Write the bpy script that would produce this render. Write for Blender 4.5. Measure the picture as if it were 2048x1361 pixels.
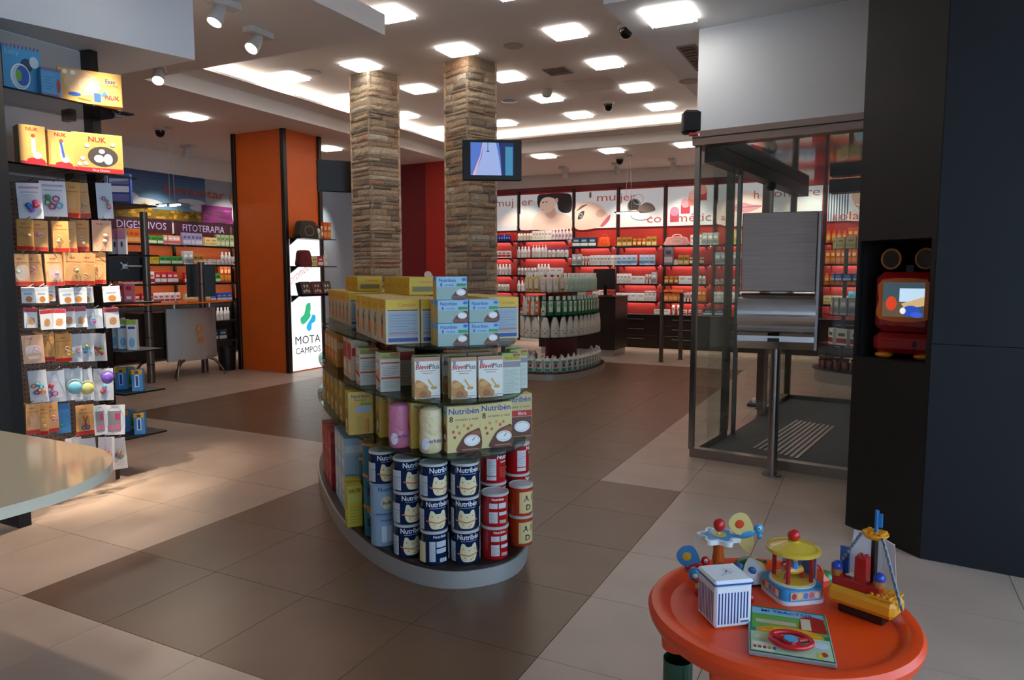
import bpy, bmesh, math, random
import numpy as np
from mathutils import Vector, Matrix
for _o in list(bpy.data.objects): bpy.data.objects.remove(_o)
random.seed(11)
SC = bpy.context.scene
COL = SC.collection
# ------------------------------------------------------------------ camera, world, exposure
F, HY, CH, YAW = 1425.0, 545.0, 1.52, math.radians(26.7)
PITCH = math.atan((680.5 - HY) / F)
cam_d = bpy.data.cameras.new('camera'); cam = bpy.data.objects.new('camera', cam_d); COL.objects.link(cam)
cam_d.sensor_fit = 'HORIZONTAL'; cam_d.sensor_width = 36.0; cam_d.lens = 36.0 * F / 2048.0
cam_d.clip_start = 0.05; cam_d.clip_end = 200
cam.location = (0, 0, CH); cam.rotation_euler = (math.pi / 2 - PITCH, 0, YAW)
SC.camera = cam
wd = bpy.data.worlds.new('world'); SC.world = wd; wd.use_nodes = True
bg = wd.node_tree.nodes['Background']; bg.inputs[0].default_value = (0.52, 0.71, 1.0, 1); bg.inputs[1].default_value = 4.6
SC.view_settings.view_transform = 'Standard'; SC.view_settings.look = 'None'
SC.view_settings.gamma = 1.0; SC.view_settings.use_curve_mapping = False
SC.view_settings.exposure = 0.30
SC.cycles.transparent_max_bounces = 48
LP = 8.0       # ceiling panel emission
SPOT = 110.0    # spotlight watts
LED = 14.0      # cove led emission
SHELF = 15.0    # shelf led emission

# pixel -> place helpers (photo frame 2048x1361)
_cy, _sy = math.cos(YAW), math.sin(YAW)
def ray(x, y):
    c, s = math.cos(PITCH), math.sin(PITCH)
    a = (x - 1024) / F; b = -(y - 680.5) / F
    d = Vector((a, c + b * s, -s + b * c))
    return Vector((_cy * d.x - _sy * d.y, _sy * d.x + _cy * d.y, d.z))
CAMP = Vector((0, 0, CH))
def onz(x, y, z): d = ray(x, y); return CAMP + d * ((z - CH) / d.z)
def onx(x, y, X): d = ray(x, y); return CAMP + d * (X / d.x)
def ony(x, y, Y): d = ray(x, y); return CAMP + d * (Y / d.y)
def atd(x, y, D): d = ray(x, y); k = -_sy * d.x + _cy * d.y; return CAMP + d * (D / k)

# ------------------------------------------------------------------ colours & materials
def C(h):
    h = h.lstrip('#'); v = [int(h[i:i + 2], 16) / 255 for i in (0, 2, 4)]
    return tuple((x / 12.92 if x <= .04045 else ((x + .055) / 1.055) ** 2.4) for x in v)
MATS = {}
def mat(name, col=None, rough=.5, metal=0, spec=.5, attr=False, noise=0, nscale=8, bump=0, bscale=40, emit=0, coat=0, stretch=None):
    if name in MATS: return MATS[name]
    m = bpy.data.materials.new(name); m.use_nodes = True; nt = m.node_tree; N = nt.nodes; L = nt.links
    b = N['Principled BSDF']; b.inputs['Roughness'].default_value = rough; b.inputs['Metallic'].default_value = metal
    b.inputs['Specular IOR Level'].default_value = spec
    if coat: b.inputs['Coat Weight'].default_value = coat
    src = None
    if attr:
        a = N.new('ShaderNodeAttribute'); a.attribute_name = 'Col'; src = a.outputs['Color']
    elif col is not None:
        b.inputs['Base Color'].default_value = (*col, 1)
    if noise:
        tc = N.new('ShaderNodeTexCoord'); nz = N.new('ShaderNodeTexNoise'); nz.inputs['Scale'].default_value = nscale; nz.inputs['Detail'].default_value = 5
        vec = tc.outputs['Object']
        if stretch:
            mp = N.new('ShaderNodeMapping'); mp.inputs['Scale'].default_value = stretch; L.new(vec, mp.inputs[0]); vec = mp.outputs[0]
        L.new(vec, nz.inputs['Vector'])
        mr = N.new('ShaderNodeMapRange'); mr.inputs[1].default_value = .3; mr.inputs[2].default_value = .7
        mr.inputs[3].default_value = 1 - noise; mr.inputs[4].default_value = 1 + noise; L.new(nz.outputs[0], mr.inputs[0])
        mx = N.new('ShaderNodeMix'); mx.data_type = 'RGBA'; mx.blend_type = 'MULTIPLY'; mx.inputs[0].default_value = 1
        if src is not None: L.new(src, mx.inputs[6])
        else: mx.inputs[6].default_value = (*col, 1)
        L.new(mr.outputs[0], mx.inputs[7]); src = mx.outputs[2]
    if src is not None: L.new(src, b.inputs['Base Color'])
    if bump:
        tc = N.new('ShaderNodeTexCoord'); nz = N.new('ShaderNodeTexNoise'); nz.inputs['Scale'].default_value = bscale; nz.inputs['Detail'].default_value = 6
        L.new(tc.outputs['Object'], nz.inputs['Vector']); bp = N.new('ShaderNodeBump'); bp.inputs['Strength'].default_value = bump; bp.inputs['Distance'].default_value = .02
        L.new(nz.outputs[0], bp.inputs['Height']); L.new(bp.outputs[0], b.inputs['Normal'])
    if emit:
        b.inputs['Emission Strength'].default_value = emit
        if src is not None: L.new(src, b.inputs['Emission Color'])
        else: b.inputs['Emission Color'].default_value = (*col, 1)
    MATS[name] = m; return m
def glassmat(name, tint=(.945, .975, .965), refl=.06, rough=.0, base=0.03):
    if name in MATS: return MATS[name]
    m = bpy.data.materials.new(name); m.use_nodes = True; nt = m.node_tree; N = nt.nodes; L = nt.links
    N.remove(N['Principled BSDF']); out = N['Material Output']
    t = N.new('ShaderNodeBsdfTransparent'); t.inputs[0].default_value = (*tint, 1)
    g = N.new('ShaderNodeBsdfGlossy'); g.inputs[0].default_value = (1, 1, 1, 1); g.inputs['Roughness'].default_value = rough
    lw = N.new('ShaderNodeLayerWeight'); lw.inputs[0].default_value = .5
    ma = N.new('ShaderNodeMath'); ma.operation = 'ADD'; ma.inputs[1].default_value = base; ma.use_clamp = True
    mx = N.new('ShaderNodeMixShader'); pw = N.new('ShaderNodeMath'); pw.operation = 'POWER'; pw.inputs[1].default_value = 4.0; mu = N.new('ShaderNodeMath'); mu.operation = 'MULTIPLY'; mu.inputs[1].default_value = min(.9, refl * 5)
    L.new(lw.outputs['Facing'], pw.inputs[0]); L.new(pw.outputs[0], mu.inputs[0]); L.new(mu.outputs[0], ma.inputs[0]); L.new(ma.outputs[0], mx.inputs[0]); L.new(t.outputs[0], mx.inputs[1]); L.new(g.outputs[0], mx.inputs[2])
    L.new(mx.outputs[0], out.inputs[0]); MATS[name] = m; return m
mat('print', attr=True, rough=.45); mat('gloss', attr=True, rough=.18); mat('matte', attr=True, rough=.8)
mat('plastic', attr=True, rough=.3, coat=.2); mat('backlit', attr=True, rough=.5, emit=.26); mat('lightbox', attr=True, rough=.4, emit=.85)
mat('screen', attr=True, rough=.2, emit=.8)
mat('paint', C('#efe8e3'), rough=.75); mat('paint_white', C('#f2f3f4'), rough=.6)
mat('steel', C('#a8a4a0'), rough=.28, metal=1); mat('steel_brushed', C('#a08e86'), rough=.36, metal=1, noise=.12, nscale=3, stretch=(1, 1, 60))
mat('alu', C('#b9b9bb'), rough=.35, metal=1); mat('chrome', C('#cfcfcf'), rough=.12, metal=1); mat('dark_post', C('#77706a'), rough=.35, metal=1)
mat('black', C('#0d0c0c'), rough=.35); mat('black_matte', C('#100f10'), rough=.6); mat('wenge', C('#20130f'), rough=.38, noise=.25, nscale=4, stretch=(1, 1, 14))
mat('orange_wall', C('#e8691c'), rough=.5, noise=.04, nscale=3); mat('red_wall', C('#b32a22'), rough=.5); mat('dark_red', C('#7a2026'), rough=.45)
mat('mirror_dark', C('#8d8784'), rough=.06, metal=1); mat('navy', C('#10161e'), rough=.5); mat('black_wall', C('#121110'), rough=.55)
glassmat('glass'); glassmat('glass_shelf', (.50, .60, .56), .08, 0, .025); glassmat('blister', (.96, .97, .98), .25, .05, .05)
glassmat('glass_orange', (1.0, .35, .04), .2, 0, .05); glassmat('smoke', (.25, .25, .26), .2, 0, .06)
mat('led', (1, .93, .84), emit=LED); mat('shelf_led', (1, .93, .88), emit=SHELF); mat('panel_light', (1, .97, .92), emit=LP); mat('lamp_face', (1, .95, .85), emit=14)
mat('frosted', C('#d9cbb0'), rough=.09, coat=.3, spec=.6)
mat('silver_panel', C('#b4b0aa'), rough=.42, metal=.35)
mat('blue_wall', C('#a9c4dc'), rough=.6)

# ------------------------------------------------------------------ mesh builder
_txt = {}
def textgeo(s, bold=0.0):
    k = (s, bold)
    if k in _txt: return _txt[k]
    cu = bpy.data.curves.new('t', 'FONT'); cu.body = s; cu.resolution_u = 2; cu.offset = bold; cu.fill_mode = 'FRONT'
    ob = bpy.data.objects.new('t', cu); COL.objects.link(ob)
    dg = bpy.context.evaluated_depsgraph_get(); dg.update()
    me = ob.evaluated_get(dg).to_mesh()
    v = [(p.co.x, p.co.y) for p in me.vertices]; f = [tuple(p.vertices) for p in me.polygons]
    ob.evaluated_get(dg).to_mesh_clear(); bpy.data.objects.remove(ob); bpy.data.curves.remove(cu)
    xs = [a for a, b in v] or [0]
    _txt[k] = (v, f, min(xs), max(xs)); return _txt[k]
def spline(pts, n=6):
    out = []; m = len(pts)
    for i in range(m):
        p0, p1, p2, p3 = [Vector(pts[(i + k - 1) % m]) for k in range(4)]
        for j in range(n):
            t = j / n
            out.append(tuple(.5 * ((2 * p1) + (-p0 + p2) * t + (2 * p0 - 5 * p1 + 4 * p2 - p3) * t * t + (-p0 + 3 * p1 - 3 * p2 + p3) * t ** 3)))
    return out
class MB:
    def __init__(s): s.v = []; s.f = []; s.c = []; s.sm = []; s.M = Matrix.Identity(4)
    def add(s, vs, fs, col=(.5, .5, .5), smooth=False):
        o = len(s.v); s.v += [tuple(s.M @ Vector(p)) for p in vs]
        for f in fs: s.f.append(tuple(i + o for i in f)); s.c.append(col); s.sm.append(smooth)
        return s
    def box(s, x0, x1, y0, y1, z0, z1, col=(.5, .5, .5), bev=0):
        if bev:
            b = min(bev, abs(x1 - x0) / 2.01, abs(y1 - y0) / 2.01, abs(z1 - z0) / 2.01); vs = []; fs = []
            idx = {}
            for ix, (x, sx) in enumerate(((x0, 1), (x1, -1))):
                for iy, (y, sy) in enumerate(((y0, 1), (y1, -1))):
                    for iz, (z, sz) in enumerate(((z0, 1), (z1, -1))):
                        idx[ix, iy, iz] = len(vs)
                        vs += [(x, y + sy * b, z + sz * b), (x + sx * b, y, z + sz * b), (x + sx * b, y + sy * b, z)]
            g = lambda a, k: idx[a] + k
            for ax in range(3):
                o = [k for k in range(3) if k != ax]
                for e in (0, 1):
                    q = []
                    for a, c in ((0, 0), (1, 0), (1, 1), (0, 1)):
                        t = [0] * 3; t[ax] = e; t[o[0]] = a; t[o[1]] = c; q.append(g(tuple(t), ax))
                    fs.append(q)
            for ax in range(3):
                o = [k for k in range(3) if k != ax]
                for a in (0, 1):
                    for c in (0, 1):
                        t0 = [0] * 3; t1 = [0] * 3; t0[o[0]] = t1[o[0]] = a; t0[o[1]] = t1[o[1]] = c; t1[ax] = 1
                        fs.append([g(tuple(t0), o[0]), g(tuple(t1), o[0]), g(tuple(t1), o[1]), g(tuple(t0), o[1])])
            for k in idx: fs.append([idx[k], idx[k] + 1, idx[k] + 2])
            return s.add(vs, fs, col)
        vs = [(x, y, z) for x in (x0, x1) for y in (y0, y1) for z in (z0, z1)]
        return s.add(vs, [(0, 1, 3, 2), (4, 6, 7, 5), (0, 4, 5, 1), (2, 3, 7, 6), (0, 2, 6, 4), (1, 5, 7, 3)], col)
    def prism(s, poly, z0, z1, col=(.5, .5, .5), smooth=False, caps=True):
        n = len(poly); vs = [(p[0], p[1], z0) for p in poly] + [(p[0], p[1], z1) for p in poly]
        s.add(vs, [(i, (i + 1) % n, (i + 1) % n + n, i + n) for i in range(n)], col, smooth)
        if caps: s.add(vs, [tuple(range(n - 1, -1, -1)), tuple(range(n, 2 * n))], col)
        return s
    def lathe(s, prof, n=16, col=(.5, .5, .5), cx=0, cy=0, smooth=True, sx=1, sy=1):
        # prof: (r,z[,col])
        for i in range(len(prof) - 1):
            a, b = prof[i], prof[i + 1]; cc = b[2] if len(b) > 2 else col
            ra, za, rb, zb = a[0], a[1], b[0], b[1]
            vs = [(cx + sx * ra * math.cos(2 * math.pi * k / n), cy + sy * ra * math.sin(2 * math.pi * k / n), za) for k in range(n)] + \
                 [(cx + sx * rb * math.cos(2 * math.pi * k / n), cy + sy * rb * math.sin(2 * math.pi * k / n), zb) for k in range(n)]
            if ra < 1e-6: s.add(vs, [(0, n + (k + 1) % n, n + k)[::-1] for k in range(n)], cc, smooth)
            elif rb < 1e-6: s.add(vs, [(k, (k + 1) % n, n) for k in range(n)], cc, smooth)
            else: s.add(vs, [(k, (k + 1) % n, n + (k + 1) % n, n + k) for k in range(n)], cc, smooth)
        return s
    def cyl(s, cx, cy, z0, z1, r, n=12, col=(.5, .5, .5), r2=None):
        r2 = r if r2 is None else r2
        return s.lathe([(0, z0), (r, z0)], n, col, cx, cy, False).lathe([(r, z0), (r2, z1)], n, col, cx, cy).lathe([(r2, z1), (0, z1)], n, col, cx, cy, False)
    def tube(s, pts, r, n=8, col=(.5, .5, .5), closed=False, cap=True):
        P = [Vector(p) for p in pts]; m = len(P); rings = []; up = Vector((0, 0, 1))
        R = r if isinstance(r, (list, tuple)) else [r] * m
        for i in range(m):
            a = P[(i - 1) % m] if (closed or i > 0) else P[i]; b = P[(i + 1) % m] if (closed or i < m - 1) else P[i]
            t = (b - a).normalized(); x = t.cross(up)
            if x.length < 1e-3: x = t.cross(Vector((1, 0, 0)))
            x.normalize(); y = x.cross(t)
            rings.append([tuple(P[i] + R[i] * (x * math.cos(2 * math.pi * k / n) + y * math.sin(2 * math.pi * k / n))) for k in range(n)])
        vs = [p for q in rings for p in q]; fs = []
        for i in range(m if closed else m - 1):
            j = (i + 1) % m
            fs += [(i * n + k, j * n + k, j * n + (k + 1) % n, i * n + (k + 1) % n) for k in range(n)]
        s.add(vs, fs, col, True)
        if cap and not closed: s.add(vs, [tuple(range(n)), tuple(range((m - 1) * n + n - 1, (m - 1) * n - 1, -1))], col)
        return s
    def ball(s, c, r, col=(.5, .5, .5), n=12, m=8, sc=(1, 1, 1)):
        vs = [(c[0], c[1], c[2] - r * sc[2])]
        for i in range(1, m):
            a = math.pi * i / m
            vs += [(c[0] + sc[0] * r * math.sin(a) * math.cos(2 * math.pi * k / n), c[1] + sc[1] * r * math.sin(a) * math.sin(2 * math.pi * k / n), c[2] - sc[2] * r * math.cos(a)) for k in range(n)]
        vs.append((c[0], c[1], c[2] + r * sc[2])); fs = [(0, 1 + (k + 1) % n, 1 + k) for k in range(n)]
        for i in range(m - 2):
            fs += [(1 + i * n + k, 1 + i * n + (k + 1) % n, 1 + (i + 1) * n + (k + 1) % n, 1 + (i + 1) * n + k) for k in range(n)]
        e = len(vs) - 1; fs += [(1 + (m - 2) * n + k, 1 + (m - 2) * n + (k + 1) % n, e) for k in range(n)]
        return s.add(vs, fs, col, True)
    def build(s, name, material, parent=None, loc=None, rz=0, kind=None):
        me = bpy.data.meshes.new(name); me.from_pydata(s.v, [], s.f)
        a = me.color_attributes.new('Col', 'FLOAT_COLOR', 'CORNER')
        nl = len(me.loops); arr = np.ones((nl, 4), dtype=np.float32); k = 0
        for f, c in zip(s.f, s.c): arr[k:k + len(f), :3] = c; k += len(f)
        a.data.foreach_set('color', arr.ravel())
        me.polygons.foreach_set('use_smooth', s.sm)
        bm = bmesh.new(); bm.from_mesh(me); bmesh.ops.remove_doubles(bm, verts=[v for v in bm.verts], dist=1e-5) if len(s.v) < 4000 and any(s.sm) else None
        bm.to_mesh(me); bm.free()
        if any(s.sm): me.set_sharp_from_angle(angle=.7)
        me.materials.append(MATS[material] if isinstance(material, str) else material); me.update()
        o = bpy.data.objects.new(name, me); COL.objects.link(o)
        if parent: o.parent = parent
        if loc is not None: o.location = loc
        if rz: o.rotation_euler = (0, 0, rz)
        if kind: o['kind'] = kind
        return o
class Card:
    """flat print drawn as thin shapes: u to the right, v up, on a plane or a cylinder"""
    def __init__(s, mb, o, right, up, cyl=None, d=.0002):
        s.mb = mb; s.o = Vector(o); s.r = Vector(right).normalized(); s.u = Vector(up).normalized(); s.n = s.r.cross(s.u); s.k = 1; s.d = d if not cyl else max(d, .0004); s.cyl = cyl
    def P(s, u, v):
        off = s.d * s.k
        if s.cyl:  # axis at o, radius
            R = s.cyl + off; a = u / s.cyl
            return s.o + s.r * (R * math.sin(a)) + s.n * (R * math.cos(a)) + s.u * v
        return s.o + s.r * u + s.u * v + s.n * off
    def shape(s, pts, faces, col):
        s.mb.add([s.P(*p) for p in pts], faces, col); s.k += 1; return s
    def rect(s, u0, v0, u1, v1, col):
        n = max(1, int(abs(u1 - u0) / (s.cyl * .12))) if s.cyl else 1
        pts = []; fs = []
        for i in range(n + 1):
            u = u0 + (u1 - u0) * i / n; pts += [(u, v0), (u, v1)]
        return s.shape(pts, [(2 * i, 2 * i + 2, 2 * i + 3, 2 * i + 1) for i in range(n)], col)
    def ell(s, u, v, ru, rv, col, n=18, a0=0, a1=360):
        full = a1 - a0 >= 360; m = n if full else n + 1
        pts = [(u, v)] + [(u + ru * math.cos(math.radians(a0 + (a1 - a0) * k / n)), v + rv * math.sin(math.radians(a0 + (a1 - a0) * k / n))) for k in range(m)]
        return s.shape(pts, [(0, 1 + k, 1 + (k + 1) % m) for k in range(m if full else m - 1)], col)
    def ring(s, u, v, ru, rv, t, col, n=20, a0=0, a1=360):
        pts = []
        for k in range(n + 1):
            a = math.radians(a0 + (a1 - a0) * k / n); pts += [(u + ru * math.cos(a), v + rv * math.sin(a)), (u + (ru - t) * math.cos(a), v + (rv - t) * math.sin(a))]
        return s.shape(pts, [(2 * k, 2 * k + 2, 2 * k + 3, 2 * k + 1) for k in range(n)], col)
    def poly(s, pts, col):
        if not s.cyl: return s.shape(pts, [tuple(range(len(pts)))], col)
        bm = bmesh.new(); bm.faces.new([bm.verts.new((p[0], p[1], 0)) for p in pts]); us = [p[0] for p in pts]; st = s.cyl * .13; u = min(us) + st
        while u < max(us):
            bmesh.ops.bisect_plane(bm, geom=bm.verts[:] + bm.edges[:] + bm.faces[:], plane_co=(u, 0, 0), plane_no=(1, 0, 0)); u += st
        bmesh.ops.triangulate(bm, faces=bm.faces[:]); bm.normal_update()
        for f in bm.faces:
            if f.normal.z < 0: f.normal_flip()
        bm.verts.index_update(); r = s.shape([(v.co.x, v.co.y) for v in bm.verts], [tuple(v.index for v in f.verts) for f in bm.faces], col); bm.free(); return r
    def blob(s, pts, col, n=5): return s.poly(spline(pts, n), col)
    def line(s, pts, w, col):
        for (a, b), (c, d) in zip(pts, pts[1:]):
            L = math.hypot(c - a, d - b) or 1; nx, ny = -(d - b) / L * w / 2, (c - a) / L * w / 2
            s.mb.add([s.P(a + nx, b + ny), s.P(a - nx, b - ny), s.P(c - nx, d - ny), s.P(c + nx, d + ny)], [(0, 1, 2, 3)], col)
        s.k += 1; return s
    def grad(s, u0, v0, u1, v1, c0, c1, n=8):
        for i in range(n):
            t = (i + .5) / n; a = v0 + (v1 - v0) * i / n; b = v0 + (v1 - v0) * (i + 1) / n
            s.mb.add([s.P(u0, a), s.P(u1, a), s.P(u1, b), s.P(u0, b)], [(0, 1, 2, 3)], tuple(x + (y - x) * t for x, y in zip(c0, c1)))
        s.k += 1; return s
    def text(s, t, u, v, h, col, align='c', bold=0.0, w=None, slant=0, rise=0):
        vs, fs, x0, x1 = textgeo(t, bold); k = h / .72; kw = k if w is None else w / max(1e-6, (x1 - x0))
        W = (x1 - x0) * kw; off = {'c': -W / 2, 'l': 0, 'r': -W}[align]
        return s.shape([(u + off + (x - x0) * kw + slant * y * k, v + y * k + rise * (off + (x - x0) * kw)) for x, y in vs], fs, col)

# ------------------------------------------------------------------ object helpers
def tag(o, label=None, cat=None, group=None, kind=None):
    if label: o['label'] = label
    if cat: o['category'] = cat
    if group: o['group'] = group
    if kind: o['kind'] = kind
    return o
def thing(name, label, cat, loc=(0, 0, 0), rz=0, group=None):
    o = bpy.data.objects.new(name, None); COL.objects.link(o); o.location = loc; o.rotation_euler = (0, 0, rz); o.empty_display_size = .1
    return tag(o, label, cat, group)
def struct(name, mb, m, parent=None): return tag(mb.build(name, m, parent), kind='structure')
def dup(src, loc, rz=0, label=None, group=None, scale=None, rot=None):
    c = src.copy(); COL.objects.link(c); c.location = loc; c.rotation_euler = rot if rot else (0, 0, rz)
    if scale: c.scale = scale
    if label: c['label'] = label
    if group: c['group'] = group
    for ch in src.children:
        k = ch.copy(); COL.objects.link(k); k.parent = c
        for g in ch.children:
            q = g.copy(); COL.objects.link(q); q.parent = k
    return c
class Proto:
    """first call moves the built thing itself, later calls copy it"""
    def __init__(s, o): s.o = o; s.used = False
    def put(s, loc, rz=0, label=None, group=None, scale=None, rot=None, cat=None):
        if not s.used:
            s.used = True; o = s.o; o.location = loc; o.rotation_euler = rot if rot else (0, 0, rz)
            if scale: o.scale = scale
            if label: o['label'] = label
            if group: o['group'] = group
        else: o = dup(s.o, loc, rz, label, group, scale, rot)
        if cat: o['category'] = cat
        return o
def superell(a, b, n, k=64):
    out = []
    for i in range(k):
        t = 2 * math.pi * i / k; c, q = math.cos(t), math.sin(t)
        out.append((a * math.copysign(abs(c) ** (2 / n), c), b * math.copysign(abs(q) ** (2 / n), q)))
    return out
ORD = ('first', 'second', 'third', 'fourth', 'fifth', 'sixth', 'seventh', 'eighth', 'ninth', 'tenth')
W_ = C('#f4f4f2'); K_ = C('#111111'); RED = C('#c8171c'); YEL = C('#f2c21b'); ORA = C('#f08a1e'); BLU = C('#1d4fb0'); GRN = C('#2e9a4a'); CREAM = C('#f1e3b8'); GREY = C('#9a9a9a')
# ================================================================== SETTING
ZM, ZL, ZR = 3.95, 3.62, 3.41
# floor: grout bed + tiles
fl = struct('floor', MB().box(-12, 3.4, -3, 14.9, -.06, -.004, C('#5d5046')), mat('grout', C('#6a5c50'), rough=.8))
def tilemat(name, c):
    m = mat(name, c, rough=.34, noise=.10, nscale=2.2, spec=.4); return m
tilemat('tile_beige', C('#b59d8c')); tilemat('tile_dark', C('#70543f'))
tm = MB().box(-.2985, .2985, -.2985, .2985, -.004, 0, C('#aaaaaa'))
tl = tm.build('tile', 'tile_beige', fl); tdk = tm.build('tile', 'tile_dark', fl)
used = {'b': False, 'd': False}
cand = []
for i in range(-18, 9):
    for j in range(-6, 25):
        x, y = -1.12 + .6 * i + .3, .05 + .6 * j + .3
        if not (-12 < x < 3.3 and -3 < y < 14.8): continue
        dark = (-3.52 < x < -1.12 and 1.85 < y < 4.85) or (-7.12 < x < -1.72 and 4.85 < y < 11.45)
        # camera frame
        cx = _cy * x + _sy * y; cyy = -_sy * x + _cy * y
        vis = cyy > 1.2 and abs(cx / max(cyy, .1)) < .78
        cand.append((not vis, cyy, x, y, dark))
cand.sort()
rest = {True: MB(), False: MB()}
for k, (nv, d, x, y, dark) in enumerate(cand):
    if k < 296:
        key = 'd' if dark else 'b'; src = tdk if dark else tl
        if not used[key]: used[key] = True; o = src
        else: o = src.copy(); COL.objects.link(o)
        o.location = (x, y, random.uniform(-.0004, .0004)); o.rotation_euler = (0, 0, random.choice((0, math.pi / 2, math.pi)))
    else: rest[dark].box(x - .2985, x + .2985, y - .2985, y + .2985, -.004, 0)
for dk in (True, False):
    o = rest[dk].build('tile_field', 'tile_dark' if dk else 'tile_beige', fl); o['kind'] = 'stuff'
# ceiling
ce = struct('ceiling', MB().box(-12, 3.4, -3, 14.9, ZM, ZM + .15), 'paint')
def soffit(mb, m='paint'): o = mb.build('soffit', m, ce); return o
soffit(MB().box(-12, -7.2, -3, 14.9, ZL, 3.80)); soffit(MB().box(-7.2, -3.96, -3, 5.36, ZL, 3.80))
soffit(MB().box(-7.2, 3.4, 11.6, 14.9, ZL, 3.80)); soffit(MB().box(-1.78, 3.4, 4.98, 11.1, ZR, 3.949), 'paint_white')
MB().box(-7.2, -6.82, 5.36, 11.6, 3.80, 3.825).build('cove_lip', 'paint', ce); MB().box(-6.82, 3.4, 11.2, 11.6, 3.80, 3.825).build('cove_lip', 'paint', ce)
MB().box(-7.12, -7.06, 5.4, 11.5, 3.826, 3.85).build('cove_led', 'led', ce); MB().box(-7.0, 3.3, 11.42, 11.48, 3.826, 3.85).build('cove_led', 'led', ce)
MB().box(-4.4, -4.34, -2.5, 5.0, 3.801, 3.825).build('cove_led', 'led', ce)
# left partition soffit
soffit(MB().prism([(-4.47, 3.75), (-7.0, 3.75), (-7.0, .6), (-5.3, .6), (-4.79, 2.61)], 3.06, ZL - .001), 'paint_white')
# walls
struct('wall_left', MB().box(-11.6, -11.12, -3, 14.9, 0, ZM), 'paint')
struct('wall_far', MB().box(-11.12, 3.4, 14.42, 14.9, 0, ZM), 'paint')
struct('wall_partition', MB().box(-5.55, -5.02, .6, 3.30, 0, 3.06), 'paint')
# street side: shop windows behind and right of the camera let the daylight in
wr = MB().box(2.6, 2.9, 4.6, 14.9, 0, ZM).box(2.6, 2.9, -3, 4.6, 0, .35).box(2.6, 2.9, -3, 4.6, 3.1, ZM).box(2.6, 2.9, 2.0, 2.25, .35, 3.1).box(2.6, 2.9, -1.0, -.75, .35, 3.1)
struct('wall_right', wr, 'paint_white')
wn = MB().box(-11.6, 2.9, -3, -2.75, 0, ZM)
struct('wall_near', wn, 'paint_white')
for k, (a, b) in enumerate(((-2.75, -1.0), (-.75, 2.0), (2.25, 4.6))):
    w = struct('window_%d' % (k + 1), MB().box(2.74, 2.75, a, b, .35, 3.1), 'glass')
    MB().box(2.7, 2.79, a, b, .35, .40).box(2.7, 2.79, a, b, 3.05, 3.1).box(2.7, 2.79, a, a + .05, .4, 3.05).box(2.7, 2.79, b - .05, b, .4, 3.05).build('window_frame', 'alu', w)
# pavement outside
tag(MB().box(2.95, 14, -14, 15, -.15, -.05).build('pavement', mat('asphalt', C('#77787a'), rough=.9)), kind='structure')

# ------------------------------------------------------------------ ceiling lights
def mk_panel():
    t = thing('ceiling_light', 'square glass ceiling light', 'ceiling light', group='square ceiling lights')
    MB().box(-.17, .17, -.17, .17, -.030, -.022, (1, 1, 1)).build('diffuser', 'panel_light', t)
    MB().box(-.155, .155, -.155, .155, -.022, 0, C('#dddddd')).build('housing', 'print', t)
    for sx in (-1, 1):
        for sy in (-1, 1): MB().cyl(sx * .15, sy * .15, -.036, -.03, .008, 8).build('clip', 'steel', t)
    return t
PL = Proto(mk_panel())
for ix, X in enumerate((-2.87, -4.15, -5.47, -6.5)):
    for iy, Y in enumerate((5.7, 6.92, 8.12, 9.35, 10.55)):
        if ix == 3: X = -6.58
        PL.put((X, Y, ZM), 0, 'square raised-ceiling light, %s from the mural-side cove and %s from the red-wall cove' % (ORD[3 - ix], ORD[4 - iy]), 'light panels of the raised ceiling')
for k, X in enumerate((-6.7, -5.38, -4.1, -2.8, -1.5, -.2, 1.1)): PL.put((X, 11.98, ZL), 0, 'square light on the lowered ceiling before the red wall, %s from the red corner' % ORD[k], 'light panels before the red wall')
for k, Y in enumerate((6.85, 9.6, 12.3)): PL.put((-8.33, Y, ZL), 0, 'square light on the lowered ceiling by the mural, %s' % ('before the orange pillar', 'behind the orange pillar', 'near the blue wall')[k], 'light panels near the mural')
PL.put((-1.41, 5.37, ZR), 0, 'square glass light panel on the low white ceiling in front of the glass entrance', None)
PL.put((.6, 8.2, ZR), 0, 'square glass light panel on the white ceiling behind the entrance bulkhead', None)

def mk_spot(name, label, loc, aim, group, power, size=.8):
    t = thing(name, label, 'spotlight', loc, group=group)
    d = Vector(aim) - Vector(loc); az = math.atan2(d.y, d.x)
    MB().box(-.13, .13, -.06, .06, -.05, 0, C('#d8d4cf'), .005).build('mount', 'print', t, rz=az)
    hd = MB().lathe([(0, .10), (.03, .10), (.045, .06), (.055, 0), (.06, -.07), (.054, -.07), (.05, -.02)], 20, C('#d6d2cc'))
    h = hd.build('lamp_head', 'print', t, (0.05 * math.cos(az), .05 * math.sin(az), -.13))
    el = math.atan2(-d.z, math.hypot(d.x, d.y)); tilt = math.pi / 2 - el
    h.rotation_euler = (0, -tilt, az) if False else Vector((-d.x, -d.y, -d.z)).to_track_quat('Z', 'Y').to_euler()
    MB().cyl(0, 0, -.066, -.06, .05, 20).build('lamp_lens', 'lamp_face', h)
    MB().tube([(0, 0, -.05), (.03 * math.cos(az), .03 * math.sin(az), -.10)], .012, 8, C('#c8c4be')).build('stem', 'print', t)
    ld = bpy.data.lights.new('spot', 'SPOT'); ld.energy = power; ld.spot_size = size; ld.spot_blend = .6; ld.color = (1, .86, .68); ld.shadow_soft_size = .04
    lo = bpy.data.objects.new('lamp_beam', ld); COL.objects.link(lo); lo.parent = t; dn = d.normalized(); lo.location = (0.05 * math.cos(az) + dn.x * .09, .05 * math.sin(az) + dn.y * .09, -.13 + dn.z * .09)
    lo.rotation_euler = d.to_track_quat('-Z', 'Y').to_euler()
    return t
GS = 'spotlights over the baby goods'
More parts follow.
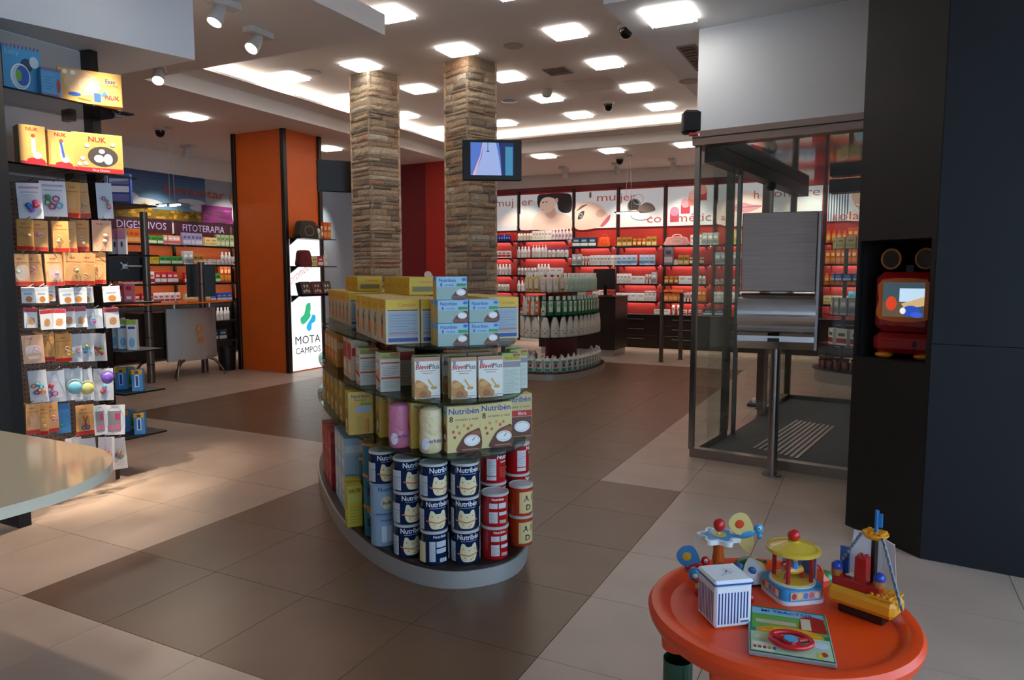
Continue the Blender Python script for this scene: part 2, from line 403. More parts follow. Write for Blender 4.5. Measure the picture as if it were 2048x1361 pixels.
mk_spot('spotlight', 'white ceiling spotlight on a box mount nearest the grey-white soffit corner', (-4.86, 4.75, ZL), (-4.75, 2.95, 1.45), GS, SPOT * 2)
mk_spot('spotlight', 'white ceiling spotlight tilted to the baby goods, half out over the counter side', (-4.58, 4.12, ZL), (-4.7, 2.9, 1.15), GS, SPOT * 1.5)
mk_spot('spotlight', 'added unseen white ceiling spotlight over the rack aisle, aimed at the pegboard top', (-4.12, 3.05, ZL), (-4.8, 2.92, 1.22), GS, SPOT * 3.0, .5)  # extra lamp, added out of view to brighten the hanging packs
mk_spot('spotlight', 'added unseen white ceiling spotlight over the rack aisle, aimed at the low pegs', (-4.12, 2.0, ZL), (-4.8, 2.95, .8), GS, SPOT * 2.4, .6)  # second added lamp, also unseen, lifts the lower pegs
mk_spot('spotlight', 'white ceiling spotlight aimed at the frosted counter top', (-4.12, .9, ZL), (-2.7, 1.1, .95), GS, SPOT * .9, .7)
mk_spot('spotlight', 'white ceiling spotlight tucked behind the soffit edge by the cove', (-6.55, 5.05, ZL), (-5.2, 3.7, 1.2), GS, SPOT)
for k, (X, Y) in enumerate(((-10.2, 6.6), (-10.2, 8.35), (-10.2, 9.9), (-10.2, 11.5))):
    mk_spot('spotlight', 'small white ceiling spotlight facing the %s of the mural' % ('near end', 'sunflower part', 'lavender part', 'far end')[k], (X, Y, ZL), (-11.0, Y, 1.6), 'spotlights before the mural', SPOT * .8, 1.3)
for k, X in enumerate((-6.9, -5.6, -4.5, -3.4, -2.2, -1.0)):
    mk_spot('spotlight', 'small white spotlight facing %s' % ('the dark-haired woman poster', 'the tilted face poster', 'the powder compact poster', 'the lipstick poster', 'the pink lips poster', 'the pale ombre poster')[k], (X, 13.45, ZL), (X, 14.3, 1.8), 'spotlights before the red wall', SPOT * .55, 1.4)

# ceiling bits
def dome(loc, label, flip=1):
    t = thing('dome_camera', label, 'camera', loc)
    MB().lathe([(0, 0), (.085, 0), (.085, -.015), (.07, -.03)], 20, C('#cfc8c2')).build('mount_ring', 'print', t)
    MB().lathe([(.068, -.02), (.066, -.06), (.05, -.1), (.025, -.12), (0, -.125)], 20, C('#0b0b0b')).build('dome', 'gloss', t); return t
dome((-2.28, 7.05, ZM), 'black dome camera at the step beside the low white ceiling'); dome((-3.48, 10.0, ZM), 'black dome camera on the raised ceiling among the light panels')
dome((-9.44, 7.25, ZL), 'black dome camera on the lowered ceiling near the mural'); dome((-4.24, 12.85, ZL), 'small black dome camera on the lowered ceiling before the red wall')
tag(MB().lathe([(0, 0), (.07, 0), (.07, -.05), (.055, -.09), (.02, -.105), (0, -.105)], 18, C('#b9b4a6')).build('smoke_detector', 'print', None, (-3.98, 8.95, ZM)), 'cream domed smoke detector on the raised ceiling beside a light panel', 'smoke detector')
for p, l in (((-6.2, 6.9), 'round flush ceiling speaker beside the lit cove'), ((-3.55, 7.1), 'round flush ceiling speaker near the taller stone column')):
    tag(MB().lathe([(0, -.008), (.10, -.008), (.115, 0)], 24, C('#a89e98')).build('ceiling_speaker', 'print', None, (*p, ZM)), l, 'speaker')
tag(MB().lathe([(0, -.008), (.09, -.008), (.105, 0)], 24, C('#b4aaa4')).build('ceiling_speaker', 'print', None, (-1.7, 7.3, ZR)), 'round speaker on the low ceiling beside the white bulkhead', 'speaker')
def slots(name, label, loc, w, l, n, rz=0):
    t = thing(name, label, 'vent', loc, rz); MB().box(-w / 2, w / 2, -l / 2, l / 2, -.012, 0, C('#8d8379')).build('frame', 'print', t)
    for k in range(n): MB().box(-w / 2 + .02, w / 2 - .02, -l / 2 + .02 + k * (l - .04) / n, -l / 2 + .02 + (k + .55) * (l - .04) / n, -.018, -.012, C('#574c45')).build('slat', 'print', t)
slots('air_vent', 'long slotted air vent on the low ceiling beside the white bulkhead', (-1.47, 6.55, ZR), .16, .8, 9)
slots('air_grille', 'pale square air grille flush in the raised ceiling', (-3.5, 8.2, ZM), .3, .3, 5)
tag(MB().box(-.3, .3, -.3, .3, -.004, 0, C('#b3a8a1')).build('access_hatch', 'print', None, (-3.35, 9.0, ZM)), 'square access hatch outlined in the raised ceiling', 'hatch')
tag(MB().lathe([(0, -.02), (.06, -.02), (.11, -.006), (.115, 0)], 24, C('#9fb2c8')).build('round_downlight', 'gloss', None, (-4.72, 9.3, ZM)), 'round bluish recessed downlight behind the stone column with the television', 'downlight')

# ------------------------------------------------------------------ stone columns
stone_m = [mat('stone_%d' % k, C(c), rough=.85, noise=.35, nscale=9, bump=.9, bscale=28) for k, c in enumerate(('#e4c8a6', '#d6b694', '#d6aa86', '#b09c88', '#ecd8bc'))]
def mk_stone(seed):
    rnd = random.Random(seed); nx, nz = 5, 3; mb = MB(); vs = []; fs = []
    for j in range(nz + 1):
        for i in range(nx + 1):
            e = (i in (0, nx)) or (j in (0, nz))
            vs.append((i / nx - .5, (.6 if e else 1) * (-rnd.uniform(.6, 1.0)), j / nz - .5 + (0 if j in (0, nz) else rnd.uniform(-.08, .08))))
    for j in range(nz):
        for i in range(nx):
            a = j * (nx + 1) + i; fs.append((a, a + 1, a + nx + 2, a + nx + 1))
    n0 = len(vs); vs += [(-.5, .5, -.5), (.5, .5, -.5), (.5, .5, .5), (-.5, .5, .5)]
    top = [nz * (nx + 1) + i for i in range(nx + 1)]
    fs.append(tuple(top) + (n0 + 2, n0 + 3)); fs.append(tuple(range(nx, -1, -1)) + (n0, n0 + 1))
    fs.append(tuple(j * (nx + 1) for j in range(nz + 1)) + (n0 + 3, n0)); fs.append(tuple(j * (nx + 1) + nx for j in range(nz, -1, -1)) + (n0 + 1, n0 + 2))
    mb.add(vs, fs); return mb
stone_mesh = {}
for sd in range(5):
    for mk in range(5):
        o = mk_stone(sd).build('stone', stone_m[mk]); stone_mesh[sd, mk] = o.data; bpy.data.objects.remove(o)
def column(px, py, label, s=.44):
    c0 = onz(px, py, ZM); ang = YAW + math.radians(0)  # faces at 45 degrees to the view
    t = thing('stone_column', label, 'column', (0, 0, 0), group='stone clad columns')
    ax = ang  # camera right direction
    dirR = Vector((math.cos(ax + math.radians(45)), math.sin(ax + math.radians(45)), 0)); dirL = Vector((math.cos(ax + math.radians(135)), math.sin(ax + math.radians(135)), 0))
    ctr = Vector((c0.x, c0.y, 0)) + (dirR + dirL) * (s / 2); t.location = (ctr.x, ctr.y, 0); t.rotation_euler = (0, 0, ax + math.radians(45))
    # local: x along dirR, y along dirL; visible faces are local -y (right one) and local -x (left one)
    h = s / 2
    MB().box(-h + .02, h - .02, -h + .02, h - .02, 0, ZM, C('#6b5540')).build('core', 'matte', t)
    MB().box(-h, h, h - .03, h, 0, ZM).box(h - .03, h, -h, h, 0, ZM).build('back_cladding', stone_m[1], t)
    z = 0.0; rnd = random.Random(label); cnt = 0
    while z < ZM - .03:
        hh = min(rnd.choice((.035, .045, .055, .065, .08, .1)), ZM - z)
        if ZM - z - hh < .04: hh = ZM - z
        for face in (0, 1):
            a = -h - (.012 if face == 0 else 0)
            cuts = [a]
            while cuts[-1] < h - .02:
                nx = cuts[-1] + rnd.uniform(.14, .42)
                cuts.append(h if nx > h - .08 else nx)
            for u0, u1 in zip(cuts, cuts[1:]):
                w = u1 - u0; mk = rnd.choice((0, 0, 0, 1, 1, 2, 3, 4)) if rnd.random() > .06 else 3
                o = bpy.data.objects.new('stone', stone_mesh[rnd.randrange(5), mk]); COL.objects.link(o); o.parent = t
                u = (u0 + u1) / 2; dep = rnd.uniform(.018, .042)
                if face == 0: o.location = (u, -h + .02, z + hh / 2)
                else: o.location = (-h + .02, u, z + hh / 2); o.rotation_euler = (0, 0, -math.pi / 2)
                o.scale = (w - .003, dep, hh - .003); cnt += 1
        z += hh
    return t, ctr, dirR, dirL
col1 = column(738, 137, 'stone clad column beside the orange promotions pillar')
col2 = column(937, 110, 'stone clad column carrying the small television')

# ------------------------------------------------------------------ orange pillar with lightbox
opx = thing('orange_pillar', 'orange panelled pillar with dark edge posts and a lit promotions niche', 'pillar', (-7.8, 8.03, 0))
PW, PD = 1.0, .75
MB().box(-PW, 0, 0, PD, 0, ZL).build('panel', 'orange_wall', opx)
for (x, y) in ((-PW, 0), (0, 0), (0, PD)):
    MB().box(x - .035, x + .035, y - .035, y + .035, 0, ZL, bev=.004).build('edge_post', 'wenge', opx)
lb = MB(); lb.box(.001, .012, .05, PD - .04, .02, 2.02, C('#f4f8f8'))
cd = Card(lb, (.012, 0, 0), (0, 1, 0), (0, 0, 1))
cyc = .40
cd.blob([(cyc - .02, 1.02), (cyc + .06, 1.05), (cyc + .075, .96), (cyc + .06, .87), (cyc + .13, .86), (cyc + .02, .79), (cyc - .06, .72), (cyc - .14, .74), (cyc - .15, .82), (cyc - .08, .87), (cyc - .05, .93)], C('#35b07c'))
cd.blob([(cyc + .12, .86), (cyc + .18, .83), (cyc + .16, .75), (cyc + .09, .72), (cyc + .08, .64), (cyc + .02, .61), (cyc - .03, .66), (cyc + .0, .73), (cyc + .06, .79)], C('#2aa9d8'))
cd.line([(cyc - .10, .70), (cyc + .02, .77), (cyc + .13, .9)], .022, C('#f4f8f8'))
cd.text('MOTA', cyc, .42, .13, C('#20262c'), w=.55); cd.text('CAMPOS', cyc, .27, .10, C('#20262c'), w=.55)
cd.text('promociones', .39, 1.52, .15, C('#c49a96'), w=.66, rise=.55)
lb.build('lightbox', 'lightbox', opx)
for z in (1.16, 1.60, 2.02):
    MB().box(.0, .30, .02, PD + .02, z, z + .012).build('glass_shelf', 'black', opx)
    MB().add([(0, .06, z), (0, .075, z), (.16, .075, z), (.16, .06, z), (0, .06, z - .10), (0, .075, z - .10)], [(0, 3, 4), (1, 5, 2), (0, 4, 5, 1), (3, 2, 5, 4), (0, 1, 2, 3)]).build('bracket', 'black', opx)
# the room beyond: pale blue wall, black monitor, red corner
tag(MB().box(-11.1, -7.35, 11.9, 12.0, 0, ZL).build('wall_blue', 'blue_wall'), kind='structure')
rp = onz(845, 560, 0)
rc = MB().box(-7.75, -7.2, 11.7, 12.9, 0, ZL, C('#8a2a2a'))
tag(rc.build('wall_red_corner', 'red_wall'), kind='structure'); tag(MB().box(-8.35, -7.752, 11.75, 11.895, 0, ZL).build('wall_red_shaded', 'dark_red'), kind='structure')  # left face of the red corner, its shade put into a darker red
# ================================================================== PRODUCT SHAPES
def bx(w, d, h, col, top=None, bev=.002):
    mb = MB(); mb.box(-w / 2, w / 2, -d / 2, d / 2, 0, h, col, bev)
    if top is not None: mb.add([(-w / 2 + .003, -d / 2 + .003, h + .0004), (w / 2 - .003, -d / 2 + .003, h + .0004), (w / 2 - .003, d / 2 - .003, h + .0004), (-w / 2 + .003, d / 2 - .003, h + .0004)], [(0, 1, 2, 3)], top)
    return mb
def front(mb, w, d): return Card(mb, (-w / 2, -d / 2, 0), (1, 0, 0), (0, 0, 1))
def left(mb, w, d): return Card(mb, (-w / 2, d / 2, 0), (0, -1, 0), (0, 0, 1))
def right(mb, w, d): return Card(mb, (w / 2, -d / 2, 0), (0, 1, 0), (0, 0, 1))
def lines(c, u0, u1, v0, v1, n, col, t=.35):
    s = (v1 - v0) / n
    for k in range(n): c.rect(u0, v0 + k * s, u0 + (u1 - u0) * (1 if k % 3 else .7), v0 + (k + t) * s, col)
    return c
def bowl(c, u, v, r):
    c.ell(u, v, r, r * .68, C('#f5efe6')); c.ell(u, v + r * .05, r * .86, r * .52, C('#d9c3b4')); c.ell(u, v + r * .02, r * .8, r * .46, C('#fbf7f2')); return c
def proto(name, mb, cat, m='print', grp=None): return Proto(tag(mb.build(name, m), 'tmp', cat, grp))

# yellow cereal box: picture side on the left, info side to the front
w, d, h = .175, .165, .225
mb = bx(w, d, h, C('#d9c7a0'), C('#d9b324'))
c = front(mb, w, d); c.rect(.002, h * .78, w - .002, h - .002, YEL); c.rect(.01, h * .74, w - .01, h * .77, C('#7a5a40')); c.text('Cereales', w * .62, h * .84, .018, C('#e07818'), bold=.01)
c.rect(.012, h * .16, w - .012, h * .72, C('#a9b3bd')); lines(c, .02, w - .02, h * .2, h * .7, 8, C('#8b97a6'), .25); c.rect(.012, h * .23, w - .012, h * .25, C('#d96b2a')); c.rect(.012, .012, w - .012, h * .14, C('#2f4f9a'))
c = left(mb, w, d); c.rect(.002, h * .72, d - .002, h - .002, YEL); c.text('Cereal', d * .5, h * .8, .022, C('#e07818'), bold=.01); c.ell(d * .5, h * .35, d * .3, h * .3, C('#e9d5b4')); c.ell(d * .5, h * .3, d * .2, h * .2, C('#d97a3a')); c.ell(d * .45, h * .52, d * .12, h * .09, C('#5c6d4a')); c.ell(d * .55, h * .62, d * .1, h * .07, C('#8f8fae')); c.ell(d * .6, h * .48, d * .09, h * .06, C('#3f7a3a'))
P_YEL = proto('cereal_box', mb, 'box')
mb = bx(.175, .165, .105, C('#e0b922'), C('#ddb41f')); c = front(mb, .175, .165); c.rect(.02, .02, .155, .05, C('#8a7748')); c.text('Cereales', .1, .07, .017, C('#e07818'), bold=.01); c = left(mb, .175, .165); c.text('Cereal', .08, .04, .03, C('#e07818'), bold=.01)
P_YFLAT = proto('cereal_carton', mb, 'box')
# small light blue 8 cereals box
w, d, h = .155, .06, .112
mb = bx(w, d, h, C('#9fc4d8'), C('#b9d6e4')); c = front(mb, w, d)
c.rect(.002, .002, w - .002, h * .55, C('#9db5a8')); c.text('Nutribén', w * .36, h * .77, .017, C('#1c3f9a'), bold=.012); c.text('8', w * .16, h * .58, .016, C('#1c3f9a'), bold=.02); c.text('cereales', w * .42, h * .6, .010, C('#1c3f9a')); c.rect(w * .66, h * .58, w * .97, h * .70, GRN); c.ell(w * .9, h * .87, .012, .008, C('#2f6fd0'))
c.blob([(w * .5, .004), (w * .6, h * .3), (w * .75, h * .45), (w * .97, h * .5), (w * .985, .004)], C('#5a3a2c')); bowl(c, w * .8, h * .32, .024); c.rect(w * .5, .006, w * .97, .018, C('#8a4a34'))
c = left(mb, w, d); c.rect(.002, .002, d - .002, h * .75, C('#e2b23a')); c.text('N', d / 2, h * .8, .016, BLU, bold=.02)
P_BLUE = proto('porridge_box', mb, 'box')
# Blevit Plus
w, d, h = .130, .06, .205
mb = bx(w, d, h, C('#e9dfc6'), C('#a9b048')); c = front(mb, w, d); c.rect(.002, .002, w - .002, h - .004, C('#efe7da'))
c.rect(.002, h * .91, w - .002, h - .002, C('#c58a6a')); c.ell(.016, h * .88, .008, .012, C('#8a8fa0'))
c.text('Blevit', w * .33, h * .72, .024, C('#c4232c'), bold=.022, slant=.15); c.text('Plus', w * .76, h * .72, .024, C('#4a5a50'), bold=.01, slant=.1)
c.rect(w * .2, h * .665, w * .8, h * .68, C('#7a8a7a')); c.rect(w * .3, h * .61, w * .7, h * .625, C('#d06a4a'))
c.blob([(.004, .01), (.004, h * .42), (w * .2, h * .45), (w * .45, h * .34), (w * .62, h * .18), (w * .6, .008), (w * .3, .004)], C('#c98a45')); c.blob([(.004, h * .34), (w * .25, h * .42), (w * .42, h * .35), (w * .2, h * .27)], C('#dba660')); c.blob([(.02, h * .1), (w * .3, h * .2), (w * .5, h * .12), (w * .3, h * .03)], C('#a86a38'))
bowl(c, w * .74, h * .26, .03); c.ell(w * .74, h * .26, .018, .009, C('#d9a63a')); c.line([(w * .52, h * .47), (w * .72, h * .28)], .007, C('#d8ac4a')); lines(c, w * .35, w * .97, h * .02, h * .1, 2, C('#8c6a50'))
c = left(mb, w, d); c.rect(.002, .002, d - .002, h * .5, C('#d8b070')); lines(c, .01, d - .01, h * .5, h * .9, 8, C('#b3a890'))
P_BLEV = proto('baby_cereal_box', mb, 'box')
# Blevit turned: green back
w, d, h = .10, .065, .21
mb = bx(w, d, h, C('#cfd3c0'), C('#9aa545')); c = front(mb, w, d); c.rect(.002, h * .82, w - .002, h - .002, C('#a6ae3e')); c.text('Blevit Plus', w * .5, h * .86, .013, C('#c4432c'), bold=.01); c.rect(.002, h * .66, w - .002, h * .80, C('#9a8a92')); lines(c, .01, w - .01, h * .05, h * .62, 14, C('#aab0ac'), .3); c.rect(w * .62, h * .93, w * .95, h * .98, C('#b34a3a'))
P_BLEVG = proto('baby_cereal_box', mb, 'box')
# Blevit with fruit: art on the left, info to the front
w, d, h = .105, .12, .205
mb = bx(w, d, h, C('#e4dccb'), C('#a9ae44')); c = front(mb, w, d); c.rect(.002, h * .84, w - .002, h - .002, C('#a0a83c')); c.text('Blevit', w * .35, h * .87, .014, C('#c4432c'), bold=.01); c.text('Plus', w * .72, h * .87, .014, C('#2f5a2f')); c.rect(w * .5, h * .93, w * .95, h * .985, C('#d2432c')); c.rect(.004, h * .72, w - .004, h * .76, C('#d2562c')); lines(c, .012, w - .012, h * .42, h * .68, 6, C('#9aa09c'), .3); c.rect(.004, h * .33, w - .004, h * .38, C('#d2562c')); lines(c, .012, w - .012, .02, h * .3, 6, C('#b6b6a6'), .3)
c = left(mb, w, d); c.ell(d * .5, h * .72, d * .36, h * .2, C('#f6f0ec')); c.text('Blevit', d * .5, h * .72, .020, C('#c4232c'), bold=.02, slant=.15); c.text('Plus', d * .55, h * .64, .014, C('#5a6a60')); c.ell(d * .5, h * .45, d * .35, h * .12, C('#e6a67a')); c.poly([(.002, h * .30), (d - .002, h * .22), (d - .002, h * .32), (.002, h * .40)], C('#cc2f24')); c.rect(d * .5, .01, d * .9, h * .09, C('#d2562c'))
P_BLEVF = proto('fruit_cereal_box', mb, 'box')
# Nutriben 8 cereales y miel
w, d, h = .172, .07, .232
mb = bx(w, d, h, C('#dfc27a'), C('#c7b05c')); c = front(mb, w, d); c.rect(.002, .002, w - .002, h - .004, C('#e2c987'))
c.text('Nutribén', w * .5, h * .82, .030, C('#1c3f9a'), bold=.014, w=w * .9); c.text('8', w * .12, h * .66, .028, K_, bold=.02); c.text('cereales y miel', w * .58, h * .68, .013, K_, w=w * .68)
for (a, b, cc) in ((.3, .55, '#d98a3a'), (.5, .57, '#e09a4a'), (.62, .5, '#c8503a'), (.18, .45, '#c8503a'), (.22, .33, '#a8483a'), (.36, .42, '#d07a3a'), (.72, .56, '#d98a3a')): c.ell(w * a, h * b, .007, .008, C(cc))
c.blob([(w * .3, .004), (w * .38, h * .22), (w * .55, h * .38), (w * .8, h * .46), (w * .985, h * .46), (w * .985, .004)], C('#6e3a26')); c.blob([(w * .55, h * .3), (w * .75, h * .42), (w * .97, h * .44), (w * .97, h * .34), (w * .7, h * .28)], C('#9a5a34')); bowl(c, w * .74, h * .24, .042); c.line([(w * .74, h * .24), (w * .82, h * .3)], .004, C('#7a4a34')); c.rect(w * .45, h * .04, w * .95, h * .065, C('#b08a70'))
c = left(mb, w, d); c.rect(.002, h * .75, d - .002, h - .002, C('#b9cbe0')); c.text('Nutr', d / 2, h * .82, .018, BLU, bold=.01); c.ell(d / 2, h * .4, d * .4, h * .2, C('#8a4a30')); c.ell(d / 2, h * .33, d * .28, h * .06, W_)
P_NUT8 = proto('honey_cereal_box', mb, 'box')
mb = bx(w, d, h, C('#cdb87a'), C('#d5c896')); c = front(mb, w, d); c.text('Nutribén', w * .5, h * .82, .030, C('#1c3f9a'), bold=.014, w=w * .9); c.text('cereales y miel', w * .5, h * .68, .013, C('#54502c'), w=w * .8); c.rect(w * .3, h * .48, w - .003, h * .62, C('#c42a26')); c.text('fibra', w * .66, h * .51, .02, W_); c.rect(w * .3, .004, w - .003, h * .47, C('#6b3d30')); bowl(c, w * .66, h * .24, .045)
P_NUTF = proto('fibre_cereal_box', mb, 'box')
# Nutriben back
w, d, h = .135, .10, .235
mb = bx(w, d, h, C('#d8b04a'), C('#c99f3f')); c = front(mb, w, d); c.text('Nutribén', w * .5, h * .86, .019, C('#22407a'), bold=.012, w=w * .72); c.text('8 cereales', w * .5, h * .79, .011, K_); c.rect(w * .5, h * .68, w * .95, h * .74, C('#7aa03a')); c.rect(w * .3, h * .52, w * .93, h * .66, C('#aab4c8')); lines(c, w * .34, w * .6, .02, h * .46, 8, C('#c39a3a'), .3); c.rect(w * .66, .015, w * .72, h * .36, C('#d8902a')); c.rect(w * .76, .015, w * .81, h * .36, C('#c8642a'))
c = left(mb, w, d); c.ell(d * .5, h * .85, d * .35, h * .09, C('#9aa9c4')); c.ell(d * .5, h * .34, d * .35, h * .26, C('#96603a')); c.ell(d * .5, h * .26, d * .22, h * .12, C('#f2e8dc'))
P_NUTB = proto('honey_cereal_box', mb, 'box')
# tins
def tin(name, body, art, r=.066, h=.166, lid=C('#c9c6c0'), title='Nutribén', tcol=W_):
    mb = MB(); mb.lathe([(0, .001), (r - .003, 0), (r, .004), (r, h - .012), (r + .0015, h - .010), (r + .0015, h - .004)], 28, body)
    t = tag(mb.build(name, 'gloss'), 'tmp', 'tin')
    lm = MB().lathe([(r + .003, h - .012), (r + .003, h), (r - .004, h + .001), (r - .006, h - .002), (0, h - .002)], 28, lid); lm.build('lid', 'plastic', t)
    pm = MB(); c = Card(pm, (0, 0, 0), (1, 0, 0), (0, 0, 1), cyl=r)
    art(c, r, h)
    pm.build('label_print', 'print', t); return Proto(t)
NAVY = C('#142a52')
def art_navy(c, r, h):
    c.text('Nutribén', 0, h * .74, .026, W_, bold=.016, w=.118); c.rect(-.04, h * .68, .045, h * .70, C('#8fa0c0'))
    c.blob([(-.032, h * .1), (-.045, h * .3), (-.042, h * .48), (-.035, h * .62), (-.02, h * .6), (-.012, h * .53), (.012, h * .53), (.02, h * .6), (.035, h * .62), (.042, h * .48), (.045, h * .3), (.032, h * .1), (0, h * .07)], C('#ecdcae'))
    c.poly([(-.06, h * .34), (0, h * .27), (.06, h * .34), (.058, h * .30), (0, h * .23), (-.058, h * .30)], C('#dd7a4a'))
    for a, b in ((-.02, .2), (.02, .18), (.0, .42), (-.028, .46), (.028, .46), (.01, .14)): c.ell(a, h * b, .003, .003, C('#7a5a3a'), 8)
    for s in (-1, 1):
        c.rect(s * .098 - .03, h * .06, s * .098 + .03, h * .66, C('#c9cdd4')); c.rect(s * .098 - .03, h * .44, s * .098 + .03, h * .46, C('#8a8f60')); lines(c, s * .098 - .025, s * .098 + .025, h * .1, h * .42, 6, C('#9aa2b0'), .25)
    c.rect(.15, h * .06, .19, h * .6, C('#c9cdd4')); c.rect(-.19, h * .06, -.15, h * .6, C('#c9cdd4')); c.rect(.135, h * .08, .145, h * .2, W_)
T_NAVY = tin('cereal_tin', NAVY, art_navy)
def art_info(c, r, h):
    c.text('Nutribén', 0, h * .8, .014, W_, bold=.012); c.rect(-.055, h * .1, -.025, h * .7, C('#c9cdd4')); c.rect(-.02, h * .52, .035, h * .7, C('#c9cdd4')); c.rect(-.02, h * .34, .035, h * .48, C('#c9cdd4')); lines(c, -.052, -.028, h * .14, h * .66, 9, C('#9aa2b0'), .25)
    for k in range(10): c.rect(-.005 + k * .0035, h * .08, -.0035 + k * .0035 + (k % 3) * .0006, h * .2, W_)
    c.rect(.045, h * .1, .06, h * .66, C('#c9cdd4')); c.rect(-.11, h * .08, -.07, h * .7, C('#ecdcae'))
T_NAVYI = tin('cereal_tin', NAVY, art_info)
def art_lb(c, r, h):
    c.text('Nutribén', 0, h * .76, .022, C('#1c3f7a'), bold=.012, w=.105); c.ell(-.01, h * .4, .03, .034, C('#ecdcae')); c.text('NATAL', 0, h * .34, .013, K_, bold=.01); c.rect(.05, h * .12, .085, h * .66, C('#dfe8f0')); lines(c, .053, .082, h * .16, h * .62, 7, C('#9ab0c4'), .3); c.rect(-.066, h * .03, .085, h * .07, C('#4a74b0'))
T_LB = tin('milk_tin', C('#a8c4dc'), art_lb, lid=C('#8fa8c0'))
def art_lb2(c, r, h):
    c.text('Nutribén', 0, h * .8, .014, C('#1c3f7a'), bold=.012); c.rect(-.03, h * .14, -.002, h * .66, C('#dfe8f0')); c.rect(.004, h * .14, .03, h * .66, C('#dfe8f0')); c.rect(.045, h * .12, .085, h * .6, C('#cfdcea'))
T_LB2 = tin('milk_tin', C('#a8c4dc'), art_lb2, lid=C('#8fa8c0'))
def art_red(c, r, h):
    c.text('Nutribén', 0, h * .8, .013, W_, bold=.014); c.rect(-.045, h * .56, -.003, h * .72, C('#d9d4d4')); c.rect(.003, h * .56, .045, h * .72, C('#d9d4d4')); c.rect(-.045, h * .12, -.003, h * .46, C('#d9d4d4')); lines(c, -.042, -.006, h * .14, h * .44, 7, C('#b09a9a'), .25); c.rect(.003, h * .36, .045, h * .46, C('#d9d4d4'))
    for k in range(9): c.rect(.006 + k * .0036, h * .12, .0075 + k * .0036, h * .22, W_)
T_RED = tin('cocoa_tin', C('#c01e20'), art_red)
def art_red2(c, r, h):
    c.text('Nutri', .035, h * .76, .024, W_, bold=.016); c.text('cacao', .04, h * .64, .014, W_); c.rect(-.055, h * .1, -.005, h * .78, C('#d9d4d4')); lines(c, -.05, -.01, h * .3, h * .74, 8, C('#b09a9a'), .25); c.rect(-.055, h * .22, -.005, h * .25, C('#c01e20')); lines(c, .01, .06, h * .2, h * .55, 6, C('#d8605a'), .25)
T_RED2 = tin('cocoa_tin', C('#c01e20'), art_red2)
def art_tq(c, r, h):
    c.rect(-.06, h * .78, .06, h * .97, C('#c9782a')); c.rect(-.06, h * .35, -.02, h * .6, NAVY); c.ell(.0, h * .42, .025, .03, C('#d98a3a')); c.rect(.03, h * .1, .06, h * .7, C('#d4d8da')); c.text('NAN', -.02, h * .45, .016, W_, bold=.01)
T_TQ = tin('formula_tin', C('#2a7f92'), art_tq, r=.05, h=.17, lid=C('#c9782a'))
def art_abc(c, r, h): c.rect(-.05, h * .1, .05, h * .8, C('#e4c58a')); c.text('A 1', 0, h * .5, .03, C('#1c3a2a'), bold=.03); c.text('D', 0, h * .2, .03, C('#1c3a2a'), bold=.03)
T_ABC = tin('letter_tin', C('#c8461e'), art_abc, r=.06, h=.16)
# small cartons
def carton(name, w, d, h, col, stripe, txt, tcol, top=None):
    mb = bx(w, d, h, col, top); c = front(mb, w, d); c.rect(.003, h * .6, w - .003, h * .8, stripe); c.text(txt, w / 2, h * .84, min(.022, h * .1), tcol, bold=.01, w=w * .8) if txt else None; lines(c, w * .15, w * .85, h * .1, h * .55, 6, tuple(x * .75 for x in col), .3)
    c = left(mb, w, d); c.rect(.003, h * .5, d - .003, h * .9, stripe); c.ell(d / 2, h * .3, d * .3, h * .14, tuple(min(1, x * 1.3 + .1) for x in col)); return proto(name, mb, 'box')
B_SAN = carton('porridge_box', .085, .075, .235, C('#d8c23a'), C('#d9cc5a'), 'SANUTRI', K_)
B_RED = carton('milk_carton', .12, .14, .19, C('#a81c24'), C('#b8343a'), '', W_)
B_PINK = carton('milk_carton', .12, .13, .16, C('#b8848a'), C('#9c2630'), '', W_)
B_LBL = carton('milk_carton', .11, .12, .22, C('#b4ccd8'), C('#d9e2e2'), '', BLU, C('#8fb8d4'))
B_ORG = carton('biscuit_box', .11, .14, .20, C('#d58a2e'), C('#e6c9a0'), '', RED, C('#d9a24a'))
B_PCH = carton('baby_cereal_box', .10, .13, .235, C('#e2c3a4'), C('#c8382c'), '', RED, C('#c86a3a'))
# shrink wrapped rolls
def roll(name, col, txt):
    mb = MB(); mb.lathe([(0, 0), (.045, .0), (.056, .012), (.058, .06), (.054, .12), (.057, .18), (.052, .215), (.03, .228), (0, .23)], 24, col); mb.v = [(x, y * .8, z) for x, y, z in mb.v]
    t = tag(mb.build(name, mat('wrap', attr=True, rough=.18, bump=.5, bscale=30)), 'tmp', 'cotton roll'); pm = MB(); c = Card(pm, (0, 0, 0), (1, 0, 0), (0, 0, 1), cyl=.0585); c.k = 3
    c.text(txt, .01, .055, .02, C('#44508a'), bold=.01); c.ell(-.04, .05, .02, .03, C('#e6e2ea')); pm.v = [(x, y * .8, z) for x, y, z in pm.v]; pm.build('label_print', 'print', t); return Proto(t)
R_PINK = roll('cotton_roll', C('#dd7f9c'), 'herbitas'); R_CREAM = roll('cotton_roll', C('#e6cfa0'), 'herbitas')

